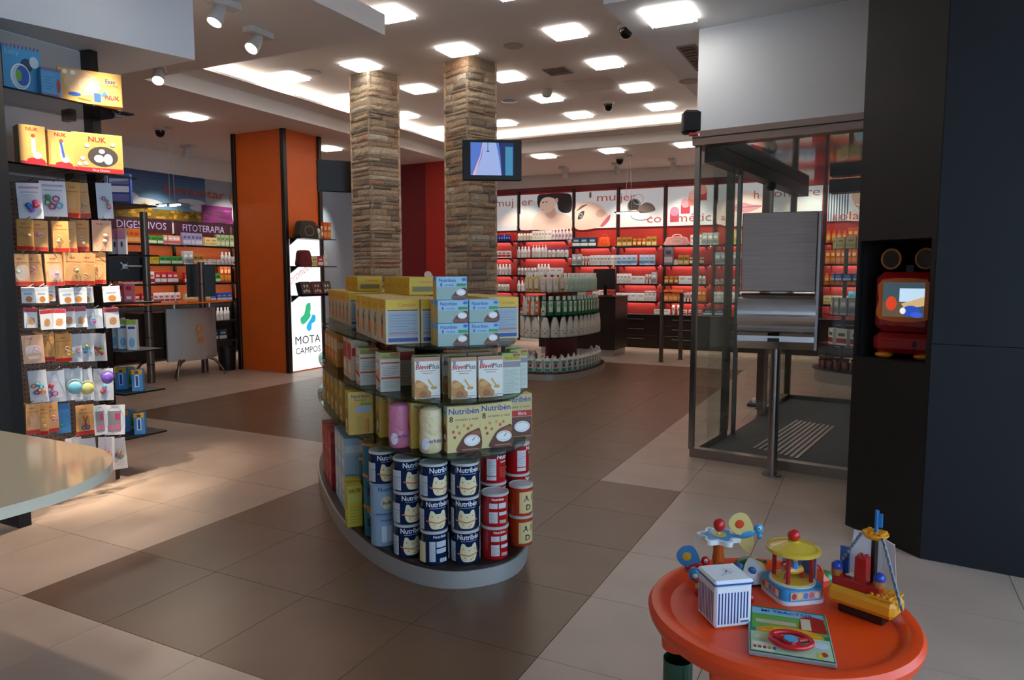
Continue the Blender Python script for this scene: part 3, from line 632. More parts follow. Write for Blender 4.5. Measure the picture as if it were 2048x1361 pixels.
# ================================================================== GONDOLAS
def gondola(label, ctr, th, a, b, tiers, basecol, ntop=2.4, spine='black_matte'):
    t = thing('display_gondola', label, 'display stand', (ctr[0], ctr[1], 0), th)
    pr = superell(a, b, 2.4, 72)
    MB().prism(pr, 0, .085, smooth=True).build('plinth', 'silver_panel', t)
    MB().prism(superell(a - .01, b - .01, 2.4, 72), .085, .10).build('deck', mat('deck', C('#2a211c'), rough=.4), t)
    MB().prism(superell(a * .55, .05, 4, 32), .10, tiers[-1][0] - .012, C('#241f1d')).build('spine', spine, t)
    for z, ka, kb in tiers:
        MB().prism(superell(a * ka, b * kb, 2.4, 72), z - .012, z, smooth=True).build('glass_shelf', 'glass_shelf', t)
        for u in (-a * .5, 0, a * .5): MB().box(u - .012, u + .012, -b * kb * .8, b * kb * .8, z - .018, z - .0125).build('shelf_bracket', 'black', t)
    return t
TH = math.radians(-41.3); GC = Vector((-2.777, 3.92, 0)); UX = Vector((math.cos(TH), math.sin(TH), 0)); VX = Vector((-math.sin(TH), math.cos(TH), 0))
gondola('oval tiered baby food display with a brushed steel plinth', GC, TH, 1.53, .54, [(.64, .99, .98), (.90, .97, .96), (1.16, .93, .9)], None)
RB = TH + math.pi / 2
def G(u, v, z): return GC + UX * u + VX * v + Vector((0, 0, z))
def put(p, u, v, z, label, group=None, dr=0, dz=.0006): return p.put(G(u, v, z + dz), RB + math.radians(dr), label, group)
T3, T2, T1, T0 = 1.16, .90, .64, .10
g1 = 'yellow cereal boxes on the top tier'
for k in range(5): put(P_YEL, 1.085 - .172 * k, -.285, T3, 'yellow cereal box, %s from the tip in the outer row of the top tier' % ORD[k], g1)
for k in range(6): put(P_YEL, 1.085 - .172 * k, -.105, T3, 'yellow cereal box behind the outer row on the top tier', g1)
for k in range(6): put(P_YEL, -.22 - .172 * k, -.25, T3, 'yellow cereal box at the far end of the top tier', g1)
for k in range(5): put(P_YEL, -.25 - .172 * k, -.07, T3, 'yellow cereal box in the inner far row of the top tier', g1)
for k in range(4): put(P_YEL, 1.0 - .18 * k, .29, T3, 'yellow cereal box on the right side of the top tier, beside the light blue boxes', g1)
for k in range(4): put(P_YFLAT, .50 - .172 * k, -.02, T3 + .226, 'low yellow cereal carton stacked on top of the cereal boxes', 'low yellow cartons on top')
for k in range(3): put(P_YFLAT, -.42 - .18 * k, -.16, T3 + .226, 'low yellow cereal carton stacked at the far end of the top tier', 'low yellow cartons on top, far end')
gb = 'light blue porridge boxes'
for r in (0, 1):
    for q in (0, 1):
        for dd in (0, 1): put(P_BLUE, 1.33 - .065 * dd, -.082 + .160 * q, T3 + .1135 * r, 'light blue porridge box stacked at the tip of the top tier', gb)
put(P_BLUE, 1.33, -.088, T3 + .227, 'light blue porridge box lying uppermost on the stack of its kind')
gl = 'baby cereal boxes on the second tier'
for k, v in enumerate((-.20, -.035, .105)): put(P_BLEV, 1.33 + (.02 if k else -.05), v, T2, 'cream baby cereal box with wafers, front of the second tier, %s' % ('near the red banded boxes', 'between its two likes', 'next to the green-topped boxes')[k], gl)
for k, v in enumerate((-.17, -.03, .11)): put(P_BLEV, 1.18, v, T2, 'cream baby cereal box behind the front row of the second tier', gl)
put(P_BLEVG, 1.30, .235, T2, 'green-topped baby cereal box turned to its text side on the second tier', 'green-topped boxes turned to their text side'); put(P_BLEVG, 1.16, .335, T2, 'green-topped baby cereal box turned to its text side on the second tier', 'green-topped boxes turned to their text side')
put(P_BLEVG, 1.02, .36, T2, 'green-topped baby cereal box turned to its text side on the second tier', 'green-topped boxes turned to their text side')
for k in range(2): put(P_BLEVF, .98 - .26 * k, -.325 - .06 * k, T2, 'cereal box with red band and white oval, left side of the second tier', 'red banded cereal boxes')
for k in range(2): put(P_PCH if False else B_PCH, .52 - .16 * k, -.40, T2, 'peach baby cereal box with a red stripe on the second tier', 'peach cereal boxes')
for k in range(4): put(B_ORG, -.10 - .155 * k, -.385, T2, 'orange biscuit box in a row on the second tier', 'orange biscuit boxes')
for k in range(5): put(B_PCH, .8 - .3 * k, -.2, T2, 'peach baby cereal box in the inner row of the second tier', 'inner peach cereal boxes')
gn = 'honey cereal boxes with a milk bowl'
put(P_NUT8, 1.37, -.045, T1, 'front honey cereal box with a milk bowl, next to the cream cotton roll', gn); put(P_NUT8, 1.34, .135, T1, 'front honey cereal box with a milk bowl, next to the fibre box', gn)
put(P_NUTF, 1.17, .32, T1, 'fibre cereal box with a red band behind the honey cereal boxes', None)
for v in (-.045, .135): put(P_NUT8, 1.265 if v < 0 else 1.235, v, T1, 'yellow honey cereal box with a milk bowl, second row of the third tier', gn)
put(R_PINK, 1.175, -.31, T1, 'pink plastic-wrapped cotton roll standing on the third tier'); put(R_CREAM, 1.34, -.195, T1, 'cream plastic-wrapped cotton roll standing on the third tier')
put(P_NUTB, 1.01, -.26, T1, 'golden cereal box standing behind the pink cotton roll'); put(P_NUTB, 1.20, -.205, T1, 'golden cereal box standing behind the cream cotton roll')
put(P_NUTB, .78, -.445, T1, 'golden cereal box turned to its back at the edge of the third tier'); put(P_NUTB, .90, -.30, T1, 'golden cereal box between the turned one and the pink roll')
for k in range(5): put(P_NUTB, .40 - .19 * k, -.42, T1, 'golden cereal box in the long outer row of the third tier', 'golden cereal boxes in the long row')
for k in range(4): put(P_NUTB, .5 - .22 * k, -.26, T1, 'golden cereal box in the inner row of the third tier', 'golden cereal boxes in the inner row')
# deck: tins and cartons
gt = 'navy cereal tins stacked on the deck'
def stack(protos, u, v, label, group, dr=0):
    z = T0
    for k, p in enumerate(protos):
        hh = {id(T_TQ): .171, id(T_ABC): .161}.get(id(p), .167)
        put(p, u, v, z, (label + ', ' + (('bottom', 'top') if len(protos) == 2 else ('bottom', 'middle', 'top'))[k]) if isinstance(label, str) else label[k], group, dr + random.uniform(-12, 12)); z += hh
stack((T_LB2, T_LB, T_NAVY), 1.04, -.375, ('pale blue milk tin at the bottom of its stack', 'pale blue milk tin under a navy one', 'navy cereal tin on top of two pale blue tins'), 'tins of the mixed stack', 18)
stack((T_NAVY,) * 3, 1.225, -.29, 'navy cereal tin printed with a bib, in the stack beside the pale blue tins', 'navy tins, first stack', 18)
stack((T_NAVYI, T_NAVY, T_NAVY), 1.365, -.19, 'navy cereal tin in the stack with a text side turned out', 'navy tins, second stack', 8)
stack((T_NAVY,) * 3, 1.415, -.045, 'navy cereal tin printed with a bib, in the stack beside the red tins', 'navy tins, third stack', -6)
stack((T_NAVYI,) * 3, 1.26, -.065, 'navy cereal tin in the stack behind the front ones', 'navy tins, back stack', 30)
stack((T_RED,) * 2, 1.42, .11, 'red cocoa tin in the lower front stack of two', 'red tins, front stack', -10)
stack((T_RED2,) * 3, 1.25, .165, 'red cocoa tin in the tall stack behind the lower one', 'red tins, tall stack', -14)
stack((T_RED,) * 3, 1.12, .045, 'red cocoa tin in the middle of the deck', 'red tins, middle stack', 20)
stack((T_ABC, T_ABC), 1.315, .295, 'orange-red tin printed with letters', 'letter tins', 20); stack((T_RED2,) * 3, 1.14, .345, 'red cocoa tin at the right edge of the deck', 'red tins, edge stack', 30)
for k in range(2): stack((T_TQ,) * 3, .90 - .11 * k, -.40 + .03 * k, 'turquoise and orange formula tin, stack by the yellow carton' if k == 0 else 'turquoise and orange formula tin, inner stack', 'formula tins', 30)
for k in range(2): stack((T_TQ,) * 2, .66 - .11 * k, -.36, 'turquoise and orange formula tin in the short stack', 'formula tins, short stack', 30)
put(B_SAN, .72, -.475, T0, 'tall yellow porridge box standing alone at the deck edge'); put(B_SAN, .60, -.46, T0, 'tall yellow porridge box behind the one at the deck edge')
for k in range(3): put(B_LBL, .42 - .135 * k, -.43, T0 + (0 if k else 0), 'pale blue milk carton on the deck', 'pale blue milk cartons')
for k in range(3): put(B_LBL, .42 - .135 * k, -.43, T0 + .2215, 'pale blue milk carton stacked on another', 'pale blue milk cartons, upper row')
for r in range(2):
    for k in range(3): put(B_RED, -.06 - .15 * k, -.44, T0 + .1915 * r, 'dark red milk carton stacked at the far left of the deck', 'dark red milk cartons')
for k in range(2): put(B_PINK, -.02 - .15 * k, -.31, T0, 'pinkish milk carton behind the red ones', 'pinkish milk cartons')
# ================================================================== BOTTLES AND SMALL GOODS
def bottle(name, prof, cap, label=None, sx=1, sy=.62, lab=None, cat='bottle', parts=True, n=14):
    """prof: body (r,z); cap: (r,z,col) profile; lab: (v0,v1,halfwidth,col[,text])"""
    bc = label; mb = MB(); mb.lathe(prof, n, bc, sx=sx, sy=sy)
    if lab:
        for L in lab:
            v0, v1, hw, cc = L[:4]; r = max(p[0] for p in prof); cd = Card(mb, (0, 0, 0), (1, 0, 0), (0, 0, 1), cyl=r); cd.k = 2
            m0 = len(mb.v); cd.rect(-hw, v0, hw, v1, cc); mb.v[m0:] = [(x * sx, y * sy - .0006, z) for x, y, z in mb.v[m0:]]
    if not parts:
        mb.lathe([(p[0], p[1]) for p in cap], n, cap[0][2], sx=1, sy=sy if sy > .7 else .8)
        return proto(name, mb, cat, 'plastic')
    o = tag(mb.build(name, 'plastic'), 'tmp', cat)
    MB().lathe([(p[0], p[1]) for p in cap], n, cap[0][2], sx=1, sy=max(sy, .75)).build('cap', 'plastic', o)
    return Proto(o)
BW = C('#efece6')
def simple(name, col, h, r, capc=W_, ch=.03, cr=.5, sy=.6, lab=None, parts=False, pump=False, sh=.8):
    prof = [(0, 0), (r * .9, 0), (r, h * .04), (r, h * sh * .7), (r * .92, h * sh * .88), (r * .5, h * sh), (r * .42, h * sh)]
    z = h * sh
    cap = [(r * cr, z, capc), (r * cr, h * .98, capc), (r * cr * .8, h, capc), (0, h, capc)] if not pump else [(r * .4, z, capc), (r * .4, z + h * .05, capc), (r * .12, z + h * .06, capc), (r * .12, z + h * .14, capc), (r * .45, z + h * .15, capc), (r * .4, h, capc), (0, h, capc)]
    return bottle(name, prof, cap, col, 1, sy, lab, parts=parts)
# display two bottles
b_green = simple('shower_gel_bottle', C('#b9d6ae'), .28, .05, C('#e6efe4'), sy=.6, lab=[(.05, .2, .02, C('#d8ead2')), (.1, .14, .008, C('#4a8a3a'))], parts=True)
b_honey = simple('shower_gel_bottle', C('#d9b878'), .28, .045, W_, lab=[(.05, .19, .03, C('#eeead8')), (.12, .16, .01, C('#6a4a2a')), (.03, .045, .025, C('#5a4a3a'))], parts=True)
b_red = simple('shampoo_bottle', C('#e4e0d4'), .27, .042, W_, lab=[(.04, .19, .03, C('#f2f0ea')), (.1, .14, .02, C('#d23a2a')), (.15, .19, .01, C('#5a3a2a'))], parts=True)
b_mint = simple('shower_gel_bottle', C('#bcdcc8'), .27, .05, C('#eef4f0'), lab=[(.05, .18, .02, C('#d8ece0')), (.1, .13, .006, C('#4a7a5a'))], parts=True)
b_tan = simple('lotion_bottle', C('#cdb07a'), .26, .045, W_, lab=[(.03, .19, .032, C('#f0ece0')), (.1, .15, .012, C('#4a3a2a'))], parts=True)
b_slim = simple('lotion_bottle', C('#eae8e2'), .25, .032, W_, lab=[(.1, .13, .006, C('#6a6a6a'))], parts=True)
b_oran = simple('sun_lotion_bottle', C('#e6701c'), .26, .04, W_, lab=[(.05, .16, .02, C('#f0e6d8')), (.09, .13, .015, C('#c23a1a'))], parts=True)
b_dkgr = simple('antiseptic_bottle', C('#1d7a44'), .27, .052, C('#e8eeea'), ch=.04, lab=[(.05, .2, .03, C('#e4ece4')), (.12, .17, .02, C('#2a8a50'))], parts=True)
b_smallw = simple('small_gel_bottle', C('#e6e6e0'), .15, .038, W_, lab=[(.05, .07, .012, C('#3a6a4a'))], parts=True)
def bigwhite():
    prof = [(0, 0), (.062, 0), (.068, .012), (.066, .12), (.055, .2), (.038, .25), (.02, .272), (0, .275)]
    mb = MB().lathe(prof, 18, C('#e6e2d4'), sy=.55); cd = Card(mb, (0, 0, 0), (1, 0, 0), (0, 0, 1), cyl=.068); cd.k = 2; m0 = len(mb.v)
    cd.rect(-.045, .09, -.025, .10, C('#3a6a9a')); cd.rect(.025, .09, .045, .10, C('#3a3a3a')); cd.ell(0, .06, .018, .007, C('#c23a2a')); cd.ell(0, .13, .006, .006, C('#6a8a9a')); mb.v[m0:] = [(x, y * .55 - .0008, z) for x, y, z in mb.v[m0:]]
    o = tag(mb.build('bath_gel_bottle', 'plastic'), 'tmp', 'bottle'); MB().lathe([(.039, .248), (.034, .272), (.02, .284), (0, .286)], 18, W_, sy=.6).build('cap', 'plastic', o); return Proto(o)
b_big = bigwhite()
def aid():
    mb = MB().box(-.055, .055, -.032, .032, 0, .19, C('#eceae4'), .012).lathe([(.03, .19), (.02, .205), (.014, .21)], 12, C('#eceae4'))
    cd = Card(mb, (-.055, -.032, 0), (1, 0, 0), (0, 0, 1)); cd.rect(.015, .015, .095, .06, C('#2f9a8a')); cd.rect(.015, .13, .095, .165, C('#5aa89a')); cd.ell(.055, .1, .025, .028, C('#4a5a6a')); cd.ell(.055, .1, .016, .018, C('#c23a3a')); cd.rect(.02, .06, .03, .13, C('#4ab0a0'))
    o = tag(mb.build('antiseptic_bottle', 'plastic'), 'tmp', 'bottle'); MB().lathe([(.016, .205), (.016, .235), (0, .237)], 10, W_).build('cap', 'plastic', o); return Proto(o)
b_aid = aid()
# shelf goods (small in the photo)
s_white = simple('lotion_bottle', BW, .24, .036, W_, lab=[(.08, .12, .015, C('#b9b4ae'))]); s_pump = simple('pump_bottle', BW, .27, .035, W_, pump=True, lab=[(.08, .12, .015, C('#c4bdb6'))])
s_bluecap = simple('shampoo_bottle', C('#eceae6'), .20, .045, C('#2f5fc0'), lab=[(.06, .1, .02, C('#c9c4be'))]); s_blue = simple('deodorant_can', C('#1d2f8a'), .18, .028, C('#d23a3a'), sy=1, cr=.9, lab=[(.05, .09, .02, C('#8a9ad8'))])
s_black = simple('serum_bottle', C('#e4e0d8'), .20, .034, C('#1a1a1a'), sy=.9, lab=[(.06, .1, .02, C('#b4aca4'))]); s_rose = simple('wash_bottle', C('#f0dfe0'), .25, .036, C('#f6eeee'), lab=[(.06, .12, .02, C('#8a8fc4'))])
s_brown = simple('supplement_jar', C('#8a4a1e'), .14, .045, C('#e0d8c8'), sy=1, cr=.9, lab=[(.03, .09, .05, C('#e8d8b8'))]); s_jar = simple('cream_jar', C('#eeeae4'), .10, .045, C('#d8d4ce'), sy=1, cr=.95, lab=[(.03, .05, .03, C('#9a948e'))])
s_tube = bottle('cream_tube', [(0, .03), (.02, .03), (.026, .10), (.03, .19)], [(.018, 0, W_), (.018, .03, W_), (0, .03, W_)], C('#e8e4de'), 1, .5, [(.08, .14, .015, C('#b46a6a'))], parts=False)
s_sun = simple('sun_spray_bottle', C('#e5661a'), .22, .04, C('#c8501a'), lab=[(.05, .13, .03, C('#f0c060'))])
s_wine = simple('capsule_jar', C('#5a1218'), .17, .05, C('#3a0c10'), sy=1, cr=.95, lab=[(.05, .12, .03, C('#8a3a3a'))]); s_amber = simple('honey_jar', C('#c87a22'), .15, .045, C('#d8a040'), sy=1, cr=.9, lab=[(.03, .08, .04, C('#f0dca8'))])
def sbox(name, w, d, h, col, stripe=None, mark=None, top=None):
    mb = bx(w, d, h, col, top, bev=.0015); c = front(mb, w, d)
    if stripe is not None: c.rect(.002, h * .12, w - .002, h * .42, stripe)
    if mark is not None: c.rect(w * .18, h * .55, w * .82, h * .75, mark)
    return proto(name, mb, 'box')
k_white = sbox('cream_box', .07, .06, .13, C('#f0eeea'), C('#dcd6d0'), C('#b4a8a4')); k_wide = sbox('cosmetics_box', .14, .08, .10, C('#f2f0ee'), None, C('#c4b4b0')); k_blue = sbox('cosmetics_box', .10, .07, .13, C('#dce6f2'), C('#6a9ad0'), C('#8ab0dc'))
k_navy = sbox('gift_box', .17, .08, .13, C('#24405e'), C('#dfe6ea'), C('#9ab4c4')); k_red = sbox('medicine_box', .11, .06, .10, C('#c8262a'), W_, C('#f0d8d4')); k_rw = sbox('medicine_box', .10, .06, .10, C('#f0ece8'), C('#cc2a24'), C('#d86a5a'))
k_yel = sbox('tea_box', .14, .07, .09, C('#e8c020'), C('#f0d860'), C('#b88a10')); k_grn = sbox('herbal_box', .11, .06, .09, C('#4aa04a'), C('#e4ecd8'), C('#2a6a2a')); k_lgrn = sbox('herbal_box', .09, .06, .14, C('#a8bf94'), C('#d8e2c8'), C('#6a8a5a'))
k_vio = sbox('infusion_box', .08, .06, .14, C('#9a9ac8'), C('#c8c8e0'), C('#5a5a9a')); k_cream = sbox('remedy_box', .13, .07, .10, C('#e8dcae'), C('#d8c06a'), C('#b89a5a')); k_pink = sbox('drops_box', .08, .06, .10, C('#e8b8b8'), C('#c86a6a'), W_)
k_orng = sbox('vitamin_box', .09, .06, .15, C('#d8702a'), C('#e8b070'), C('#a84a1a')); k_gold = sbox('supplement_box', .10, .07, .12, C('#b8863a'), C('#e0c890'), C('#7a4a1a')); k_dark = sbox('perfume_box', .17, .09, .24, C('#6a6470'), C('#b4aeb8'), C('#3a343e'))
k_tealb = sbox('cosmetics_box', .09, .07, .16, C('#7ac0d0'), C('#d8ecf0'), C('#4a9ab0')); k_grey = sbox('cream_box', .10, .07, .15, C('#b8bcbc'), C('#8a9094'), W_); k_ylw2 = sbox('cream_box', .15, .09, .18, C('#e0d690'), C('#c8bc6a'), C('#f0ecc8'))
k_oranb = sbox('sun_care_box', .08, .06, .17, C('#e0602a'), C('#f0a040'), C('#f8d890')); k_redw = sbox('diet_box', .16, .09, .22, C('#eceae6'), C('#a81c24'), C('#5a6a3a')); k_blueb = sbox('vitamin_box', .12, .08, .10, C('#2a54b4'), C('#dfe6f2'), C('#8aa4e0'))
NAMEL = {}
def row(seq, fn, x0, gap, words, group, z, zs=1.0):
    """seq of (proto, width, count, words); fn(x,z)->(loc,rz)"""
    x = x0
    for p, wd_, n, wrd in seq:
        for k in range(n):
            if p is not None:
                loc, rz = fn(x + wd_ / 2, z); p.put(loc, rz, '%s %s' % (wrd, words), '%s %s' % (wrd, group), scale=((1, 1, zs) if p.o.name.split('.')[0].endswith('box') else None))
            x += wd_ + gap
    return x

# ================================================================== FAR RED WALL
YW = 14.42
EDG = [-8.35, -7.06, -5.75, -4.76, -3.77, -2.78, -1.80, -.82, .16, 1.14, 2.3]
struct('wall_red_panel', MB().box(-8.4, 2.4, YW - .02, YW - .001, .66, 3.33), 'red_wall')
struct('trim_1', MB().box(-8.4, 2.4, YW - .06, YW - .021, 3.27, 3.36), 'dark_red')
for i, x in enumerate(EDG):
    tag(MB().box(x - .025, x + .025, YW - .07, YW - .021, 0.0, 3.30).build('shelf_upright', 'wenge'), 'dark upright post of the red wall, %s from the red corner' % (ORD + ('last',))[i], 'post', 'uprights of the red wall')
SKIN = C('#e2c3b4'); SKIN2 = C('#d0a594'); HAIR = C('#241e20'); PBG = C('#d9dde2')
def poster(i, art, label, z0=2.45, z1=3.22):
    a, b = EDG[i] + .045, EDG[i + 1] - .045; w, h = b - a, z1 - z0
    t = MB().box(0, w, 0, .03, 0, h, PBG); c = Card(t, (0, 0, 0), (1, 0, 0), (0, 0, 1), d=.0008); art(c, w, h)
    return tag(t.build('wall_poster', 'backlit', None, (a, YW - .056, z0)), label, 'poster')
TXT = C('#b0564e')
def a0(c, w, h): c.ell(w * .9, h * .3, w * .3, h * .2, C('#e8dcd8')); c.text('muj', w * .74, h * .7, .17, TXT, w=.45)
def a1(c, w, h):
    c.ell(w * .25, h * .62, w * .2, h * .2, C('#c4ccd0')); c.ell(w * .18, h * .45, w * .16, h * .16, C('#ccd4d6'))
    c.blob([(0, .02), (0, h * .3), (w * .22, h * .42), (w * .3, h * .2), (w * .25, .01)], C('#e0cdc6')); c.blob([(w * .3, .005), (w * .28, h * .35), (w * .42, h * .5), (w * .62, h * .5), (w * .95, h * .36), (w * .99, .01)], SKIN)
    c.blob([(w * .5, h * .42), (w * .5, h * .6), (w * .66, h * .62), (w * .7, h * .4), (w * .6, h * .3)], SKIN2)
    c.blob([(w * .36, h * .97), (w * .5, h * .995), (w * .85, h * .99), (w * .99, h * .9), (w * .99, h * .5), (w * .85, h * .45), (w * .75, h * .55), (w * .7, h * .8), (w * .5, h * .9), (w * .38, h * .78)], HAIR)
    c.blob([(w * .40, h * .8), (w * .38, h * .62), (w * .42, h * .5), (w * .5, h * .46), (w * .62, h * .52), (w * .7, h * .7), (w * .66, h * .86), (w * .5, h * .9)], SKIN); c.ell(w * .715, h * .8, w * .03, h * .07, SKIN2)
    c.blob([(w * .36, h * .97), (w * .34, h * .75), (w * .38, h * .6), (w * .395, h * .75), (w * .46, h * .9), (w * .6, h * .95), (w * .5, h * .99)], HAIR); c.ell(w * .455, h * .76, .028, .012, C('#4a3a36')); c.ell(w * .52, h * .77, .03, .011, C('#4a3a36')); c.line([(w * .42, h * .70), (w * .405, h * .64), (w * .43, h * .62)], .008, SKIN2); c.ell(w * .44, h * .56, .025, .01, C('#b87a74'))
    c.text('er', w * .14, h * .7, .17, TXT, w=.27)
def a2(c, w, h):
    c.blob([(0, .004), (0, h * .6), (w * .25, h * .72), (w * .55, h * .66), (w * .75, h * .45), (w * .8, h * .3), (w * .7, h * .1), (w * .55, .004)], SKIN); c.blob([(w * .5, h * .4), (w * .62, h * .5), (w * .75, h * .42), (w * .68, h * .3), (w * .56, h * .3)], SKIN2)
    c.blob([(w * .03, h * .48), (w * .15, h * .62), (w * .3, h * .65), (w * .2, h * .58)], C('#6a5450')); c.blob([(w * .06, h * .25), (w * .1, h * .42), (w * .22, h * .48), (w * .18, h * .3)], C('#3a3234')); c.ell(w * .14, h * .36, .035, .05, C('#9aa0a4')); c.ell(w * .135, h * .36, .02, .03, C('#2a2a30'))
    c.blob([(w * .62, h * .05), (w * .72, h * .2), (w * .86, h * .35), (w * .84, h * .2), (w * .7, h * .04)], C('#b8606c')); c.ell(w * .37, h * .9, .025, .07, C('#5a4a4c')); c.text('mu', w * .76, h * .72, .17, TXT, w=.4)
def a3(c, w, h):
    c.ell(w * .33, h * .55, w * .17, h * .2, C('#8a8288')); c.ell(w * .32, h * .57, w * .13, h * .16, C('#1e1c20')); c.ring(w * .42, h * .72, w * .13, h * .14, .012, C('#9a9aa4')); c.ell(w * .34, h * .4, w * .14, h * .05, C('#e0bcae'))
    c.blob([(w * .4, h * .4), (w * .48, h * .55), (w * .6, h * .63), (w * .75, h * .58), (w * .82, h * .42), (w * .6, h * .36)], C('#6a5c58')); c.ring(w * .5, h * .3, w * .25, h * .14, .02, C('#8c96a8'), a0=180, a1=350); c.text('jer', w * .17, h * .7, .17, TXT, w=.33); c.text('co', w * .8, h * .1, .17, TXT, w=.3)
def a4(c, w, h):
    for k, (u, v, cc, ct) in enumerate(((.16, .1, '#c4486a', '#dc8aa4'), (.4, .3, '#b83848', '#e0a0a8'), (.56, .5, '#d07868', '#e8b8ac'), (.76, .62, '#c03a34', '#e89a88'))):
        c.rect(w * (u - .1), h * v, w * (u + .1), h * (v + .25), C(cc)); c.ell(w * u, h * (v + .27), w * .1, h * .12, C(ct))
    c.text('smétic', w * .52, h * .1, .17, TXT, w=.8)
def a5(c, w, h):
    c.blob([(0, .01), (0, h * .55), (w * .4, h * .8), (w * .8, h * .75), (w * .98, h * .6), (w * .98, .01)], C('#e6d0c8')); c.blob([(w * .25, h * .4), (w * .5, h * .52), (w * .7, h * .47), (w * .92, h * .42), (w * .65, h * .28), (w * .4, h * .3)], C('#c88a94')); c.line([(w * .3, h * .4), (w * .9, h * .42)], .012, C('#8a4a58')); c.text('h', w * .8, h * .6, .17, TXT); c.text('a', w * .12, h * .1, .14, TXT)
def a6(c, w, h): c.ell(w * .4, h * .3, w * .25, h * .25, C('#e4dcd8')); c.text('ombre', w * .5, h * .62, .16, TXT, w=.8)
def a7(c, w, h):
    for k in range(8): c.rect(w * (.01 + .05 * k), .004, w * (.035 + .05 * k), h - .004, C('#5a6478'))
    c.blob([(w * .38, .005), (w * .45, h * .25), (w * .6, h * .2), (w * .95, h * .22), (w * .99, .005)], C('#e2cdc2')); c.blob([(w * .5, h * .99), (w * .44, h * .8), (w * .45, h * .5), (w * .58, h * .25), (w * .72, h * .22), (w * .84, h * .4), (w * .9, h * .7), (w * .85, h * .99)], C('#d8ad98'))
    c.blob([(w * .86, h * .99), (w * .9, h * .6), (w * .82, h * .3), (w * .86, h * .1), (w * .98, h * .15), (w * .99, h * .99)], C('#4a3a34'))
    for u in (.55, .74): c.ell(w * u, h * .66, .04, .016, C('#f0e8e4')); c.ell(w * u, h * .66, .016, .016, C('#3a2a24')); c.line([(w * u - .05, h * .74), (w * u + .05, h * .75)], .012, C('#4a342c'))
    c.line([(w * .63, h * .62), (w * .61, h * .48), (w * .68, h * .47)], .01, C('#b88a78')); c.blob([(w * .52, h * .38), (w * .66, h * .34), (w * .78, h * .4), (w * .66, h * .28)], W_); c.ring(w * .65, h * .4, w * .15, h * .1, .012, C('#b0605c'), a0=200, a1=340); c.text('solares', w * .55, .02, .15, TXT, w=.8)
def a8(c, w, h): c.text('solares', w * .5, h * .6, .15, TXT, w=.7); c.ell(w * .5, h * .3, w * .3, h * .2, C('#e8c8a0'))
for i, (f, l) in enumerate(((a0, 'backlit poster with the letters muj in pale grey'), (a1, 'backlit poster of a dark-haired woman looking aside'), (a2, 'backlit poster of a close-up tilted face with letters mu'), (a3, 'backlit poster of an open powder compact and brush'), (a4, 'backlit poster of pink and red lipsticks'), (a5, 'backlit poster of pale pink lips'), (a6, 'backlit pale poster reading ombre'), (a7, 'backlit poster of a smiling woman beside grey stripes'), (a8, 'backlit poster reading solares over an orange oval'))): poster(i, f, l)
SHZ = [2.05, 1.67, 1.29, .94]
def wallshelf(i, zs):
    a, b = EDG[i] + .03, EDG[i + 1] - .03
    for k, z in enumerate(zs):
        t = thing('wall_shelf', 'black wall shelf %s below %s' % (('one', 'two', 'three', 'four', 'five')[k], BAYN[i]), 'shelf', (a, YW - .03, z))
        MB().box(0, b - a, -.33, 0, -.014, 0).build('shelf_board', 'black', t)
        MB().box(0, b - a, -.335, -.3305, -.036, 0).build('front_lip', 'black', t); MB().box(.04, b - a - .04, -.325, -.31, -.022, -.0145).build('shelf_led', 'shelf_led', t)
        MB().box(.04, b - a - .04, -.05, -.035, -.022, -.0145).build('shelf_led', 'shelf_led', t); MB().box(.04, b - a - .04, -.06, -.056, -.03, -.0145).build('led_lip', 'black', t)
        for x in (.12, b - a - .12): MB().add([(x - .006, 0, -.015), (x + .006, 0, -.015), (x + .006, -.2, -.015), (x - .006, -.2, -.015), (x - .006, 0, -.11), (x + .006, 0, -.11)], [(0, 3, 4), (1, 5, 2), (0, 4, 5, 1), (3, 2, 5, 4), (0, 1, 2, 3)]).build('bracket', 'black', t)
BAYN = ['the poster with letters muj', 'the dark-haired woman poster', 'the tilted face poster', 'the powder compact poster', 'the lipstick poster', 'the pink lips poster', 'the pale ombre poster', 'the smiling woman poster', 'the solares poster', 'the end wall']
Z2 = [2.21, 1.84, 1.46, 1.10, .80]
for i in range(9): wallshelf(i, Z2 if i < 2 else SHZ)
def fw(x, z): return ((x, YW - .03 - random.uniform(.17, .19), z + .001), random.uniform(-.08, .08))
def fill(i, zi, seq):
    zs = Z2 if i < 2 else SHZ
    row(seq, fw, EDG[i] + .05, .004, 'on shelf %s below %s' % (('one', 'two', 'three', 'four', 'five')[zi], BAYN[i]), 'bay %d shelf %d' % (i, zi), zs[zi], zs=1.55)
fill(0, 0, [(None, .5, 1, ''), (s_blue, .058, 10, 'dark blue deodorant can')]); fill(0, 1, [(None, .5, 1, ''), (k_rw, .10, 6, 'red and white medicine box')]); fill(0, 2, [(None, .5, 1, ''), (s_white, .075, 8, 'white lotion bottle')]); fill(0, 3, [(None, .5, 1, ''), (s_black, .07, 8, 'black-capped serum bottle')])
fill(1, 0, [(s_black, .07, 5, 'black-capped serum bottle'), (k_white, .072, 6, 'small white cream box'), (s_rose, .075, 6, 'pale pink wash bottle')]); fill(1, 1, [(s_white, .074, 4, 'white lotion bottle'), (None, .03, 1, ''), (s_pump, .072, 5, 'white pump bottle'), (s_bluecap, .094, 5, 'blue-capped shampoo bottle')])
fill(1, 2, [(s_black, .075, 6, 'black-capped bottle'), (s_white, .075, 4, 'white lotion bottle'), (k_wide, .145, 2, 'wide white cosmetics box')]); fill(1, 3, [(s_white, .076, 10, 'white lotion bottle')])
